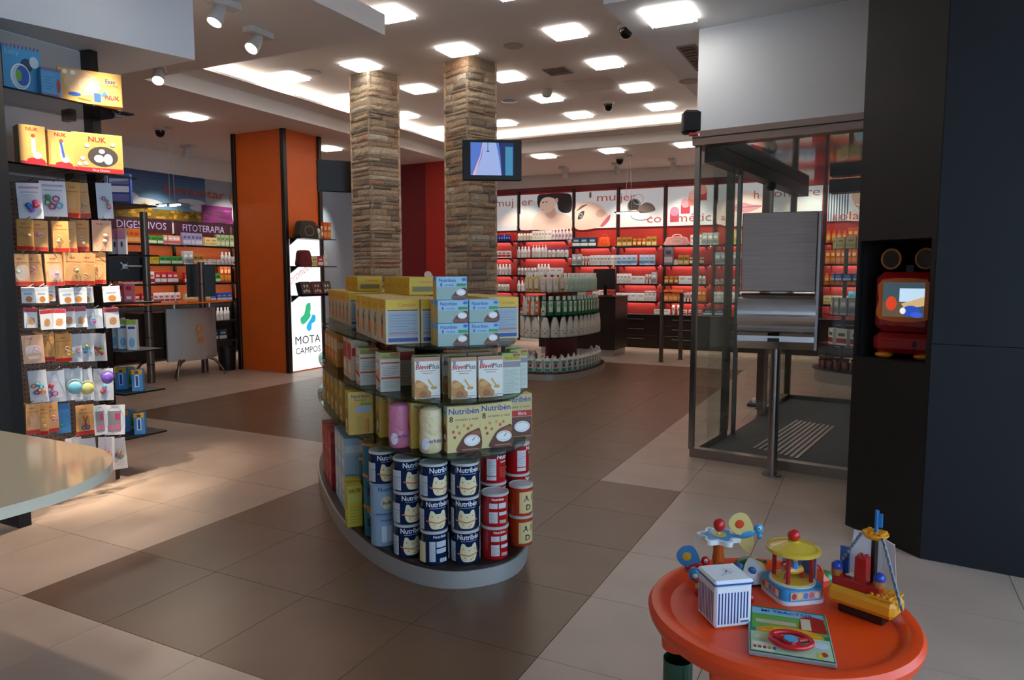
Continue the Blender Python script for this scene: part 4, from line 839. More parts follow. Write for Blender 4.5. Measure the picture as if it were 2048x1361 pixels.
fill(2, 0, [(k_navy, .175, 3, 'dark blue gift box'), (None, .08, 1, '')]); fill(2, 1, [(k_grey, .10, 2, 'grey cream box'), (s_tube, .06, 3, 'standing cream tube'), (k_white, .072, 8, 'small white cream box')]); fill(2, 2, [(k_white, .072, 5, 'small white cream box'), (k_wide, .145, 2, 'wide white cosmetics box')]); fill(2, 3, [(k_red, .112, 4, 'red medicine box'), (k_white, .072, 4, 'small white cream box')])
fill(3, 0, [(k_gold, .102, 3, 'gold supplement box'), (s_amber, .095, 3, 'amber honey jar'), (k_gold, .102, 2, 'tall gold supplement box')]); fill(3, 1, [(k_blue, .102, 4, 'pale blue cosmetics box'), (None, .05, 1, ''), (k_blue, .102, 3, 'blue striped cosmetics box')]); fill(3, 2, [(k_white, .072, 4, 'small white cream box'), (k_wide, .142, 2, 'wide white cosmetics box'), (s_tube, .065, 2, 'standing cream tube'), (k_grey, .102, 1, 'grey cream box')]); fill(3, 3, [(k_wide, .145, 4, 'wide white cosmetics box'), (k_white, .072, 3, 'small white cream box')])
fill(4, 0, [(None, .50, 1, ''), (k_white, .072, 3, 'small white cream box'), (k_grey, .102, 3, 'grey cream box')]); fill(4, 1, [(k_dark, .172, 1, 'tall grey perfume box'), (s_jar, .1, 1, 'white cream jar'), (k_gold, .102, 2, 'gold supplement box'), (s_brown, .095, 3, 'brown supplement jar')]); fill(4, 2, [(s_amber, .095, 3, 'amber honey jar'), (k_wide, .145, 2, 'wide white cosmetics box'), (s_black, .072, 3, 'black-capped serum bottle')]); fill(4, 3, [(k_orng, .092, 4, 'orange vitamin box'), (s_tube, .062, 3, 'standing cream tube'), (k_oranb, .082, 3, 'orange sun care box')])
fill(5, 0, [(None, .18, 1, ''), (k_ylw2, .155, 2, 'pale yellow cream box'), (k_tealb, .092, 3, 'teal cosmetics box')]); fill(5, 1, [(k_grey, .102, 5, 'grey cream box'), (k_white, .072, 4, 'small white cream box')]); fill(5, 2, [(s_jar, .1, 4, 'white cream jar'), (s_amber, .095, 2, 'amber honey jar'), (k_oranb, .082, 2, 'orange sun care box')]); fill(5, 3, [(k_white, .072, 8, 'small white cream box')])
fill(6, 0, [(k_tealb, .092, 4, 'teal cosmetics box'), (k_white, .072, 5, 'small white cream box')]); fill(6, 1, [(k_wide, .145, 5, 'wide white cosmetics box')]); fill(6, 2, [(k_blue, .102, 7, 'pale blue cosmetics box')]); fill(6, 3, [(k_white, .072, 9, 'small white cream box')])
fill(7, 0, [(s_sun, .085, 4, 'orange sun spray bottle'), (k_oranb, .082, 5, 'orange sun care box')]); fill(7, 1, [(k_oranb, .082, 10, 'orange sun care box')]); fill(7, 2, [(s_sun, .085, 9, 'orange sun spray bottle')]); fill(7, 3, [(k_cream, .132, 3, 'cream remedy box'), (k_tealb, .092, 4, 'teal cosmetics box')])
fill(8, 0, [(s_sun, .085, 9, 'orange sun spray bottle')]); fill(8, 1, [(k_oranb, .082, 10, 'orange sun care box')]); fill(8, 2, [(s_sun, .085, 4, 'orange sun spray bottle'), (k_oranb, .082, 4, 'orange sun care box')])
# bags on the top shelves
def bag(name, label, loc, rz, w, d, h, col, col2, m='matte', handle=True):
    t = thing(name, label, 'bag', loc, rz); pr = [(-w / 2, 0), (w / 2, 0), (w / 2 * 1.02, h * .5), (w / 2 * .8, h * .92), (0, h), (-w / 2 * .8, h * .92), (-w / 2 * 1.02, h * .5)]
    mb = MB(); P = spline(pr, 5); n = len(P)
    for s_, y in ((1, -d / 2), (-1, d / 2)): pass
    vs = []; ys = ((-d / 2, .94), (-d / 2 * .8, 1), (d / 2 * .8, 1), (d / 2, .94))
    for y, k in ys: vs += [(x * k, y, max(0, z * k)) for x, z in P]
    fs = [(j * n + i, j * n + (i + 1) % n, (j + 1) * n + (i + 1) % n, (j + 1) * n + i) for j in range(3) for i in range(n)]
    mb.add(vs, fs, col, True); mb.add(vs, [tuple(range(n - 1, -1, -1)), tuple(range(3 * n, 4 * n))], col); mb.build('bag_body', m, t)
    pk = MB(); c = Card(pk, (-w * .3, -d / 2 - .002, h * .12), (1, 0, 0), (0, 0, 1)); c.ring(w * .3, h * .3, w * .28, h * .3, .01, col2); pk.build('pocket_trim', 'matte', t)
    if handle: MB().tube([(-w * .22, 0, h * .92), (-w * .18, 0, h * 1.15), (0, 0, h * 1.26), (w * .18, 0, h * 1.15), (w * .22, 0, h * .92)], .009, 8, col2).build('handle', 'matte', t)
    return t
bag('tote_bag', 'bright orange tote bag on the top shelf below the tilted face poster', (EDG[2] + .76, YW - .2, 2.052), 0, .24, .10, .20, C('#e0501a'), C('#c8401a'))
bag('beach_bag', 'long pink and white beach bag on the top shelf below the lipstick poster', (EDG[4] + .30, YW - .27, 2.052), 0, .44, .10, .17, C('#e09a9a'), C('#f0e8e8'))
# drawer cabinets along the far wall
for i in range(2, 9):
    a, b = EDG[i] + .004, EDG[i + 1] - .004
    t = thing('drawer_cabinet', 'dark brown drawer cabinet below %s' % BAYN[i], 'cabinet', (a, 13.98, 0)); MB().box(0, b - a, .02, .38, 0, .655).build('body', 'wenge', t)
    for k in range(3):
        dz = .07 + k * .195; dr = MB().box(.008, b - a - .008, 0, .02, dz, dz + .185, bev=.003).build('drawer', 'wenge', t)
        MB().box(.28, b - a - .28, -.03, -.02, dz + .115, dz + .127).box(.3, .312, -.02, 0, dz + .115, dz + .127).box(b - a - .312, b - a - .3, -.02, 0, dz + .115, dz + .127).build('handle', 'alu', dr)
tag(MB().box(EDG[2], EDG[9], 13.96, 14.36, .656, .68, bev=.003).build('worktop', 'wenge'), 'dark worktop along the top of the drawer cabinets', 'worktop')
def wt(x, z): return ((x, 14.13 + random.uniform(-.02, .02), z + .001), random.uniform(-.1, .1))
row([(k_wide, .15, 2, 'wide white box'), (s_tube, .07, 2, 'white cream tube'), (k_rw, .11, 3, 'red and white box'), (k_navy, .19, 2, 'dark blue box'), (k_gold, .11, 2, 'gold box'), (k_navy, .19, 2, 'navy gift box'), (k_blueb, .13, 3, 'blue vitamin box')], wt, -3.9, .03, 'standing on the dark worktop', 'goods on the worktop', .68)
# ================================================================== BOTTLE GONDOLA
C2 = Vector((-4.22, 10.10, 0)); A2, B2 = 1.05, .56
g2 = gondola('oval tiered bottle display with red core and steel plinth', C2, -math.pi / 2, A2, B2, [(.60, .97, .93), (.91, .93, .88), (1.24, .88, .82)], None, spine='dark_red')
def arc(tier_a, tier_b, t0, t1, seq, z, words, group, inset=.07, C0=C2, rot=-math.pi / 2, jit=2):
    """walk the front of an oval tier from angle t0 to t1 (0 = near tip, negative = left), bottles face outwards"""
    n = 400; pts = []
    for k in range(n + 1):
        t = math.radians(t0 + (t1 - t0) * k / n); a, b = tier_a - inset, tier_b - inset
        c, s_ = math.cos(t), math.sin(t); pts.append((a * math.copysign(abs(c) ** (2 / 2.4), c), b * math.copysign(abs(s_) ** (2 / 2.4), s_)))
    d = 0; i = 0
    for p, w, cnt, wrd in seq:
        for q in range(cnt):
            tgt = d + w / 2
            acc = 0; j = 0
            while j < n:
                L = math.hypot(pts[j + 1][0] - pts[j][0], pts[j + 1][1] - pts[j][1])
                if acc + L >= tgt: break
                acc += L; j += 1
            if j >= n: return
            x, y = pts[j]; tx, ty = pts[j + 1][0] - x, pts[j + 1][1] - y; nx, ny = ty, -tx
            ang = math.atan2(ny, nx)  # outward
            ca, sa = math.cos(rot), math.sin(rot); X, Y = C0.x + ca * x - sa * y, C0.y + sa * x + ca * y
            if p is not None: p.put((X, Y, z + .001), ang + rot + math.pi / 2 + math.radians(random.uniform(-jit, jit)), '%s %s' % (wrd, words), '%s %s' % (wrd, group))
            d += w
a3, b3 = A2 * .88, B2 * .82; a2_, b2_ = A2 * .93, B2 * .88; a1_, b1_ = A2 * .97, B2 * .93
# the left flank is hidden; walk from the left flank round the tip to the right flank
arc(a3, b3, -75, 160, [(b_red, .09, 2, 'red and white shampoo bottle'), (b_green, .108, 2, 'pale green shower gel bottle'), (b_smallw, .085, 1, 'small white gel bottle'), (b_honey, .1, 3, 'honey coloured gel bottle'), (b_red, .09, 3, 'shampoo bottle with a red dot'), (b_honey, .1, 1, 'amber gel bottle'), (b_red, .09, 1, 'last shampoo bottle'), (b_mint, .108, 14, 'mint green gel bottle')], 1.24, 'on the top tier of the bottle display', 'top tier bottles')
arc(a3, b3, -75, 160, [(b_green, .11, 3, 'pale green gel bottle'), (b_honey, .105, 5, 'honey gel bottle'), (b_mint, .11, 12, 'mint gel bottle')], 1.24, 'in the inner row of the top tier', 'top tier inner bottles', .19)
arc(a2_, b2_, -78, 160, [(b_tan, .094, 5, 'tan and white lotion bottle'), (b_slim, .068, 3, 'slim white lotion bottle'), (b_oran, .084, 1, 'orange sun lotion bottle'), (b_slim, .07, 1, 'white lotion bottle between the orange ones'), (b_oran, .084, 1, 'second orange sun lotion bottle'), (b_smallw, .085, 1, 'small white gel bottle'), (b_dkgr, .112, 14, 'dark green antiseptic bottle')], .91, 'on the second tier of the bottle display', 'second tier bottles')
arc(a2_, b2_, -78, 160, [(b_tan, .1, 7, 'tan lotion bottle'), (b_dkgr, .115, 12, 'dark green bottle')], .91, 'in the inner row of the second tier', 'second tier inner bottles', .19)
arc(a1_, b1_, -80, 160, [(b_big, .142, 24, 'big white rounded bath gel bottle')], .60, 'on the third tier of the bottle display', 'third tier bottles', .08)
arc(a1_, b1_, -80, 160, [(b_big, .18, 15, 'big white bath gel bottle')], .60, 'in the inner row of the third tier', 'third tier inner bottles', .20)
arc(A2, B2, -80, 160, [(b_aid, .118, 28, 'white and teal antiseptic bottle')], .10, 'on the deck of the bottle display', 'deck bottles', .10)
arc(A2, B2, -80, 160, [(b_aid, .155, 18, 'white and teal antiseptic bottle')], .10, 'in the inner row of the deck', 'deck inner bottles', .21)

# ================================================================== RIGHT HAND ROUND DISPLAY SEEN THROUGH THE GLASS
C3 = Vector((.12, 11.0, 0)); A3, B3 = .80, .60
g3 = thing('round_gondola', 'round tiered display with dark red jars on its deck behind the glass entrance', 'display stand', C3)
MB().prism(superell(A3, B3, 2, 48), 0, .17, smooth=True).build('plinth', 'alu', g3); MB().prism(superell(A3 + .03, B3 + .03, 2, 48), .17, .19, smooth=True).build('deck', 'wenge', g3)
for x, y in ((-.45, 0), (.45, 0), (0, .3)): MB().cyl(x, y, .19, 1.84, .028, 12).build('pole', 'dark_post', g3)
for z in (.53, .94, 1.40, 1.84): MB().prism(superell(A3 * .9, B3 * .9, 2, 48), z - .012, z, smooth=True).build('glass_shelf', 'glass_shelf', g3)
def ring3(z, seq, words, r=.8):
    arc(A3 * r, B3 * r, -170, 10, seq, z, words, words, .05, C3, 0)
ring3(.19, [(s_wine, .11, 16, 'dark red capsule jar')], 'on the deck of the round display', .95); ring3(.53, [(k_redw, .19, 8, 'white diet box with a red base')], 'on the lowest glass shelf of the round display'); ring3(.94, [(k_grey, .115, 12, 'grey cream box')], 'on the second glass shelf of the round display'); ring3(1.40, [(k_blueb, .13, 10, 'blue vitamin box')], 'on the third glass shelf of the round display'); ring3(1.84, [(k_cream, .14, 5, 'cream remedy box'), (k_tealb, .1, 4, 'teal cosmetics box')], 'on the top glass shelf of the round display')
# leafy plant beside it
pl = thing('potted_plant', 'leafy green plant in a dark pot behind the glass entrance', 'plant', (.35, 12.6, 0))
MB().lathe([(0, 0), (.16, 0), (.2, .35), (.21, .38), (.18, .38), (.17, .33), (0, .33)], 20, C('#2a2522')).build('pot', 'matte', pl)
MB().tube([(0, 0, .3), (.02, .01, 1.0), (-.02, 0, 1.9)], .018, 8, C('#5a4a30')).build('trunk', 'matte', pl)
lf = MB(); rl = random.Random(4)
lv = MB().add([(0, 0, 0), (.05, .04, .012), (.05, -.04, .012), (.12, .05, .01), (.12, -.05, .01), (.2, .02, -.02), (.2, -.02, -.02), (.25, 0, -.04)], [(0, 2, 1), (1, 2, 4, 3), (3, 4, 6, 5), (5, 6, 7)], C('#3a7a3a')).build('leaf', 'plastic', pl)
first = True
for k in range(90):
    z = 1.1 + .95 * rl.random(); a = rl.uniform(0, 6.28)
    o = lv if first else lv.copy()
    if not first: COL.objects.link(o)
    first = False; r = .02 + .22 * rl.random(); o.location = (r * math.cos(a), r * math.sin(a), z); o.rotation_euler = (rl.uniform(-.4, .4), rl.uniform(-.2, .9), a); s_ = rl.uniform(.7, 1.2); o.scale = (s_, s_, s_)

# ================================================================== CASH COUNTER, MONITOR, GLASS BAR
ct = thing('cash_counter', 'dark brown cash counter with a pale plinth and small crest', 'counter', (-4.07, 12.20, 0))
MB().box(-1.5, 0, 0, .72, .12, 1.07, bev=.004).build('body', 'wenge', ct); MB().box(-1.46, -.03, .03, .7, 0, .12).build('plinth', 'alu', ct); MB().box(-1.52, .01, -.01, .74, 1.07, 1.09, bev=.004).build('top', 'black', ct)
em = MB(); c = Card(em, (-.46, -.001, .55), (1, 0, 0), (0, 0, 1)); c.ring(.06, .1, .04, .05, .012, C('#8a6a40'), a0=40, a1=320); c.ell(.06, .04, .03, .02, C('#8a6a40')); c.rect(.02, 0, .12, .012, C('#8a6a40')); em.build('crest', 'print', ct)
mo = thing('point_of_sale_monitor', 'black monitor standing on the cash counter', 'monitor', (-4.35, 12.45, 1.091), math.radians(32))
MB().box(-.12, .12, -.08, .08, 0, .015, K_, .004).build('foot', 'black', mo); MB().box(-.03, .03, -.01, .02, .015, .2, K_).build('neck', 'black', mo)
sc_ = MB().box(-.2, .2, -.025, .015, .12, .50, K_, .006).build('screen_housing', 'black', mo); sc_.rotation_euler = (math.radians(-12), 0, 0)
st = thing('counter_sign', 'grey printed card standing beside the monitor on the cash counter', 'sign', (-4.80, 12.32, 1.091), .25)
cb = MB().box(-.12, .12, -.01, .01, 0, .3, C('#a4a8aa')); c = Card(cb, (-.12, -.01, 0), (1, 0, 0), (0, 0, 1)); c.rect(.01, .01, .23, .09, C('#e4dcd0')); c.text('VICHY'[:3] + 'T' if False else 'WT', .11, .025, .05, C('#c8b8a0'), bold=.02); c.ell(.14, .2, .07, .05, C('#c8ccd0')); cb.build('card', 'print', st)
gb_ = thing('glass_bar', 'glass bar top on two steel posts beside the cash counter', 'table', (0, 0, 0))
for p in ((-3.14, 11.87), (-2.93, 12.37)): MB().cyl(p[0], p[1], 0, 1.17, .036, 16).cyl(p[0], p[1], 0, .012, .05, 16).build('post', 'dark_post', gb_)
MB().box(-4.3, -2.8, 11.80, 12.19, 1.17, 1.185, bev=.004).box(-3.2, -2.8, 12.191, 12.45, 1.17, 1.185, bev=.004).build('bar_top', 'glass_shelf', gb_)
# hanging lamp bars (pendants) before the two far walls
def pendant(label, loc):
    t = thing('pendant_lamp', label, 'lamp', loc); MB().cyl(0, 0, ZL - loc[2] - .02, ZL - loc[2], .05, 14, C('#bcb6ae')).build('ceiling_rose', 'print', t)
    for x in (-.02, .02): MB().tube([(x, 0, ZL - loc[2] - .01), (x * 3, 0, .05)], .0025, 5, C('#c8c2b8')).build('wire', 'print', t)
    MB().box(-.24, .24, -.10, .10, .035, .05, C('#6a5c58'), .004).build('plate', 'plastic', t)
    for k, (x0, x1, y) in enumerate(((-.2, -.06, -.06), (-.07, .07, .02), (.05, .2, -.03))): MB().box(x0, x1, y - .012, y + .012, .018, .034).build('tube', 'lamp_face', t)
pendant('slim pendant lamp hanging in front of the powder compact poster', (-3.98, 12.6, 2.56)); pendant('slim pendant lamp hanging in front of the bienestar mural', tuple(onx(345, 415, -9.2)))
# television on the stone column
ctr = col2[1]; dR = col2[2]; fN = Vector((_sy, -_cy, 0))
tvp = atd(984, 362, 7.75)
tv = thing('wall_television', 'black flat television showing a street view on the stone column', 'television', tvp, YAW + math.radians(6))
MB().box(-.315, .315, -.03, .03, 0, .43, K_, .008).build('housing', 'black', tv); MB().box(-.08, .08, .03, .26, .12, .3, K_).build('wall_arm', 'black', tv)
sm = MB(); c = Card(sm, (-.23, -.0305, .055), (1, 0, 0), (0, 0, 1)); c.rect(0, 0, .46, .34, C('#4a68b0')); c.poly([(.05, 0), (.33, 0), (.30, .2), (.27, .34), (.14, .34), (.12, .2)], C('#8a9cc8')); c.poly([(.05, 0), (.02, 0), (.1, .2), (.13, .34), (.14, .34), (.11, .2)], C('#c8a0a8')); c.poly([(.33, 0), (.46, 0), (.46, .34), (.30, .34), (.32, .2)], C('#1f2c58')); c.rect(.37, 0, .45, .3, C('#3a7a9a')); c.line([(.17, .25), (.20, .25)], .012, C('#26304a')); c.line([(.185, .25), (.185, .34)], .006, C('#26304a')); sm.build('screen', 'screen', tv)
# monitor and goods round the orange pillar
bm_ = thing('wall_monitor', 'black monitor hung high behind the orange pillar', 'monitor', tuple(onz(682, 385, 2.55)), math.radians(50)); MB().box(-.3, .3, -.03, .03, 0, .4, K_, .008).build('housing', 'black', bm_); MB().box(-.04, .04, .03, .3, .15, .25, K_).build('wall_arm', 'black', bm_)
def OP(x, y, z): return (-7.8 + x, 8.03 + y, z + .001)
bag('leather_handbag', 'olive brown handbag with beige trim on the top shelf of the orange pillar', OP(.15, .27, 2.032), math.pi / 2, .36, .13, .26, C('#3a3228'), C('#9a8a6a'), handle=False)
bag('leather_handbag', 'dark red handbag on the middle shelf of the orange pillar', OP(.15, .20, 1.612), math.pi / 2, .24, .10, .24, C('#6a1018'), C('#8a2a30'), handle=False)
s_black.put(OP(.16, .52, 2.032), math.pi / 2, 'black-capped bottle beside the olive handbag'); s_oil = simple('oil_bottle', C('#c87a4a'), .2, .03, W_, lab=[(.05, .1, .02, W_)]); s_oil.put(OP(.16, .60, 2.032), math.pi / 2, 'amber bottle beside the olive handbag')
for k in range(2): k_oranb.put(OP(.14, .68 + .085 * k, 2.032), math.pi / 2, 'orange box on the top shelf of the orange pillar', 'orange boxes on the pillar')
k_cream.put(OP(.13, .42, 1.612), math.pi / 2, 'cream box beside the dark red handbag'); k_red.put(OP(.13, .56, 1.612), math.pi / 2, 'red box beside the dark red handbag', scale=(1, 1, 1.6)); s_white.put(OP(.15, .68, 1.612), math.pi / 2, 'white bottle on the middle shelf of the orange pillar')
def giftset(label, loc, col, col2):
    t = thing('gift_set', label, 'gift set', loc, math.pi / 2); b_ = MB().box(-.10, .10, -.05, .05, 0, .20, col, .004); c = Card(b_, (-.10, -.05, 0), (1, 0, 0), (0, 0, 1)); c.rect(.015, .015, .185, .185, col2)
    for u, v in ((.05, .05), (.1, .06), (.15, .05), (.07, .13), (.13, .13)): c.ell(u, v, .018, .022, C('#c8b8a0'))
    o = b_.build('case', 'print', t); o.rotation_euler = (math.radians(-15), 0, 0); return t
giftset('black gift set case on the lowest shelf of the orange pillar', OP(.18, .18, 1.174), C('#1a1414'), C('#3a3028')); giftset('dark red gift set case between two dark ones', OP(.18, .42, 1.174), C('#7a1018'), C('#4a1a1a')); giftset('dark brown gift set case at the outer end of the lowest pillar shelf', OP(.18, .64, 1.174), C('#2a1412'), C('#4a3a30'))
# white scope on a stand in front of the red corner
sc2 = thing('white_scope', 'white cylinder instrument on a chrome stand before the red corner', 'instrument', tuple(onz(860, 745, 0)))
MB().cyl(0, 0, 0, .03, .16, 20).cyl(0, 0, .03, 1.35, .02, 12).build('stand', 'chrome', sc2); o = MB().cyl(0, 0, -.14, .14, .055, 18, C('#e4e2e0')).cyl(0, 0, -.16, -.14, .045, 18, K_).build('barrel', 'plastic', sc2, (0, 0, 1.46)); o.rotation_euler = (math.radians(80), 0, YAW)
MB().box(-.02, .02, -.02, .02, 1.35, 1.42, K_).build('mount', 'black', sc2)
# ================================================================== LEFT WALL: MURAL, HEADERS, SHELVES
XL = -11.12
struct('wall_orange_panel', MB().box(XL + .001, XL + .02, 5.2, 12.9, 1.0, 2.2), 'orange_wall'); struct('wall_dark_panel', MB().box(XL + .001, XL + .02, 5.2, 12.9, 0, .999), 'wenge')
m = MB().box(0, .02, 0, 7.7, 0, .80, C('#24507e')); c = Card(m, (.02, 0, 0), (0, 1, 0), (0, 0, 1), d=.00006)   # u = Y - 5.2, z = v + 2.44
c.grad(0, .16, 7.7, .80, C('#6f9cc0'), C('#153f70'), 10); c.grad(4.2, .2, 7.7, .80, C('#a9a9b8'), C('#8f98ac'), 6)
for (u, v, a, b) in ((2.5, .33, .35, .12), (2.9, .26, .4, .08), (3.9, .35, .3, .05), (1.5, .3, .4, .1), (4.1, .25, .25, .06)): c.ell(u, v, a, b, C('#c4ccd6'))
c.rect(0, 0, 4.1, .17, C('#7a6420'))
rm = random.Random(3)
for k in range(120): u = rm.uniform(.05, 4.05); c.ell(u, rm.uniform(.02, .17), rm.uniform(.03, .06), rm.uniform(.015, .035), C(rm.choice(('#b88a1e', '#c89a2a', '#8a6a1a', '#6a5a20'))), 7)
for k in range(16): a = k * math.pi / 8; c.poly([(2.95 + .03 * math.cos(a + .3), .19 + .03 * math.sin(a + .3)), (2.95 + .17 * math.cos(a), .19 + .13 * math.sin(a)), (2.95 + .03 * math.cos(a - .3), .19 + .03 * math.sin(a - .3))], C('#c89a24'))
c.ell(2.95, .19, .06, .05, C('#4a2e14')); c.rect(4.1, 0, 7.7, .32, C('#7a2a72'))
for k in range(90): c.ell(rm.uniform(4.15, 7.6), rm.uniform(.02, .31), rm.uniform(.04, .12), rm.uniform(.012, .02), C(rm.choice(('#94388a', '#6a2060', '#a8509a', '#5a3a50', '#4a4a3a'))), 7)
c.blob([(4.85, .02), (4.8, .3), (4.95, .42), (5.2, .42), (5.35, .2), (5.3, .02)], C('#d8d4dc')); c.blob([(4.8, .4), (4.78, .62), (4.95, .74), (5.2, .7), (5.25, .45), (5.0, .36)], C('#b88a5a')); c.blob([(4.9, .42), (4.88, .58), (5.0, .66), (5.15, .6), (5.14, .44), (5.0, .38)], C('#d8b09a'))
c.text('bienestar', 3.98, .46, .16, C('#b0483c'), w=1.32, bold=.005)
tag(m.build('wall_mural', mat('mural', attr=True, rough=.5), None, (XL + .022, 5.2, 2.44)), 'bienestar mural of blue sky, sunflowers and lavender', 'mural')
for y0, y1, t_ in ((5.25, 6.45, 'PEDIATRIA'), (6.5, 7.45, 'OFTALMO'), (7.5, 8.66, 'DIGESTIVOS'), (8.72, 9.95, 'FITOTERAPIA'), (10.0, 11.2, 'RESPIRATORIO')):
    hb = MB().box(0, .03, 0, y1 - y0, 0, .225, C('#3a1c28')); c = Card(hb, (.03, 0, 0), (0, 1, 0), (0, 0, 1)); c.text(t_ if t_ in ('DIGESTIVOS', 'FITOTERAPIA') else {'OFTALMO': 'O', 'PEDIATRIA': 'P', 'RESPIRATORIO': 'R'}[t_], (y1 - y0) / 2 if len(t_) > 8 else y1 - y0 - .1, .055, .125, C('#a9a4d0'), w=min(.92, .095 * len(t_)) if t_ in ('DIGESTIVOS', 'FITOTERAPIA') else None)
    tag(hb.build('header_sign', mat('header', attr=True, rough=.4, emit=.25), None, (XL + .022, y0, 2.205)), {'DIGESTIVOS': 'dark purple header sign reading DIGESTIVOS', 'FITOTERAPIA': 'dark purple header sign reading FITOTERAPIA', 'OFTALMO': 'dark purple header sign ending in the letter O', 'PEDIATRIA': 'dark purple header sign with the letter P', 'RESPIRATORIO': 'dark purple header sign starting with the letter R'}[t_], 'sign')
YB = [5.22, 6.48, 7.48, 8.69, 9.97, 11.2, 12.4]
for y in YB[1:]: tag(MB().box(XL + .021, XL + .06, y - .02, y + .02, 0, 2.2).build('shelf_upright', 'black'), 'black upright post of the orange shelf wall', 'post', 'uprights of the orange wall')
LZ = [2.0, 1.66, 1.33, .98, .62, .25]
LN = ('first', 'second', 'third', 'fourth', 'fifth', 'lowest')
HB = ['the P header', 'the header ending in O', 'DIGESTIVOS', 'FITOTERAPIA', 'the R header', 'the mural end']
for i in range(1, 5):
    for k, z in enumerate(LZ):
        t = thing('wall_shelf', '%s black shelf below %s' % (LN[k], HB[i]), 'shelf', (XL + .021, YB[i] + .025, z)); L_ = YB[i + 1] - YB[i] - .05
        MB().box(0, .30, 0, L_, -.014, 0).box(.30, .305, 0, L_, -.034, 0).build('shelf_board', 'black', t); MB().box(.285, .298, .04, L_ - .04, -.022, -.0145).build('shelf_led', 'shelf_led', t) if k < 4 else None
def lw(y, z): return ((XL + .021 + random.uniform(.15, .18), y, z + .001), math.pi / 2 + random.uniform(-.06, .06))
def lfill(i, k, seq, zs=1.25): row(seq, lw, YB[i] + .04, .004, 'on the %s shelf below %s' % (LN[k], HB[i]), 'orange wall bay %d shelf %d' % (i, k), LZ[k], zs * 1.25)
lfill(1, 0, [(k_orng, .092, 9, 'orange vitamin box')]); lfill(1, 1, [(k_pink, .082, 10, 'pink drops box')]); lfill(1, 2, [(k_rw, .102, 8, 'red and white medicine box')]); lfill(1, 3, [(k_pink, .082, 9, 'pink drops box')])
lfill(2, 0, [(k_orng, .092, 5, 'orange vitamin box'), (k_grn, .112, 3, 'green herbal box'), (k_pink, .082, 4, 'pink drops box')]); lfill(2, 1, [(k_yel, .142, 5, 'yellow tea box'), (k_grn, .112, 4, 'green herbal box')]); lfill(2, 2, [(k_rw, .102, 6, 'red and white medicine box'), (k_red, .112, 4, 'red medicine box')], 1.6); lfill(2, 3, [(k_red, .112, 5, 'red medicine box'), (k_rw, .102, 5, 'red and white medicine box')], 1.5); lfill(2, 4, [(k_cream, .132, 4, 'cream remedy box'), (k_rw, .102, 5, 'red and white medicine box')])
lfill(3, 0, [(k_vio, .082, 5, 'violet infusion box'), (None, .04, 1, ''), (k_cream, .132, 2, 'cream remedy box'), (k_lgrn, .092, 4, 'pale green herbal box')]); lfill(3, 1, [(k_grey, .102, 2, 'grey cream box'), (k_gold, .102, 2, 'gold supplement box'), (s_jar, .1, 4, 'white cream jar'), (s_white, .08, 3, 'white bottle'), (k_rw, .102, 1, 'red and white medicine box')]); lfill(3, 2, [(k_red, .112, 4, 'red medicine box'), (k_rw, .102, 2, 'red and white medicine box'), (k_grn, .112, 1, 'green herbal box'), (k_oranb, .082, 3, 'orange box')], 1.5); lfill(3, 3, [(k_cream, .132, 4, 'cream remedy box'), (k_blueb, .122, 4, 'blue vitamin box')]); lfill(3, 4, [(s_white, .08, 12, 'small white bottle')]); lfill(3, 5, [(k_navy, .172, 5, 'dark blue gift box')])
lfill(4, 0, [(k_lgrn, .092, 8, 'pale green herbal box')]); lfill(4, 1, [(k_rw, .102, 9, 'red and white medicine box')]); lfill(4, 2, [(k_oranb, .082, 9, 'orange box')]); lfill(4, 3, [(k_cream, .132, 7, 'cream remedy box')])

# ================================================================== CONSULTATION TABLE WITH ORANGE GLASS TOP
tb = thing('consultation_table', 'consultation desk with an orange glass top and curved steel front', 'desk', (0, 0, 0))
for p, h_ in (((-8.83, 6.47), 2.33), ((-9.02, 7.52), 1.67)):
    po = MB().cyl(p[0], p[1], 0, h_, .05, 18).build('post', 'dark_post', tb)
    for z in (.25, .62, .98, 1.34): MB().cyl(p[0], p[1], z, z + .012, .052, 18).build('joint_ring', 'black', po)
pts = [(-8.9 + .14 * math.sin(math.pi * t), 6.80 + .85 * t) for t in [k / 12 for k in range(13)]]
fp = [(x, y) for x, y in pts] + [(x - .03, y) for x, y in pts[::-1]]
MB().prism(fp, .24, 1.0, smooth=True).build('front_panel', 'silver_panel', tb)
MB().box(-9.3, -8.95, 6.45, 7.5, .3, .95).build('drawer_body', 'black', tb)
lg = MB(); c = Card(lg, (-8.76, 7.16, .50), (0, 1, 0), (0, 0, 1), d=.006); c.ring(.07, .2, .06, .06, .025, C('#d8802a')); c.ring(.07, .1, .045, .045, .02, C('#d8802a'), a0=40, a1=320); c.rect(.03, .0, .13, .03, C('#d8802a')); c.rect(.09, .02, .115, .09, C('#d8802a')); lg.build('emblem', 'plastic', tb)
for a, b in (((-8.78, 6.9), (-8.62, 6.72)), ((-8.8, 7.0), (-8.9, 6.9)), ((-8.78, 7.4), (-8.62, 7.55)), ((-9.2, 6.7), (-9.3, 6.5))):
    MB().tube([(a[0], a[1], .26), ((a[0] * .6 + b[0] * .4), (a[1] * .6 + b[1] * .4), .22), ((a[0] * .2 + b[0] * .8), (a[1] * .2 + b[1] * .8), .10), (b[0], b[1], 0.0)], [.022, .02, .016, .014], 8).build('curved_leg', 'dark_post', tb)
tp = spline([(-8.6, 6.2), (-8.52, 6.9), (-8.62, 7.7), (-9.0, 7.85), (-9.35, 7.6), (-9.4, 6.4), (-9.0, 6.1)], 6)
MB().prism(tp, 1.08, 1.095, smooth=True).build('glass_top', mat('orange_glass', C('#e8720e'), rough=.1, spec=.6), tb)
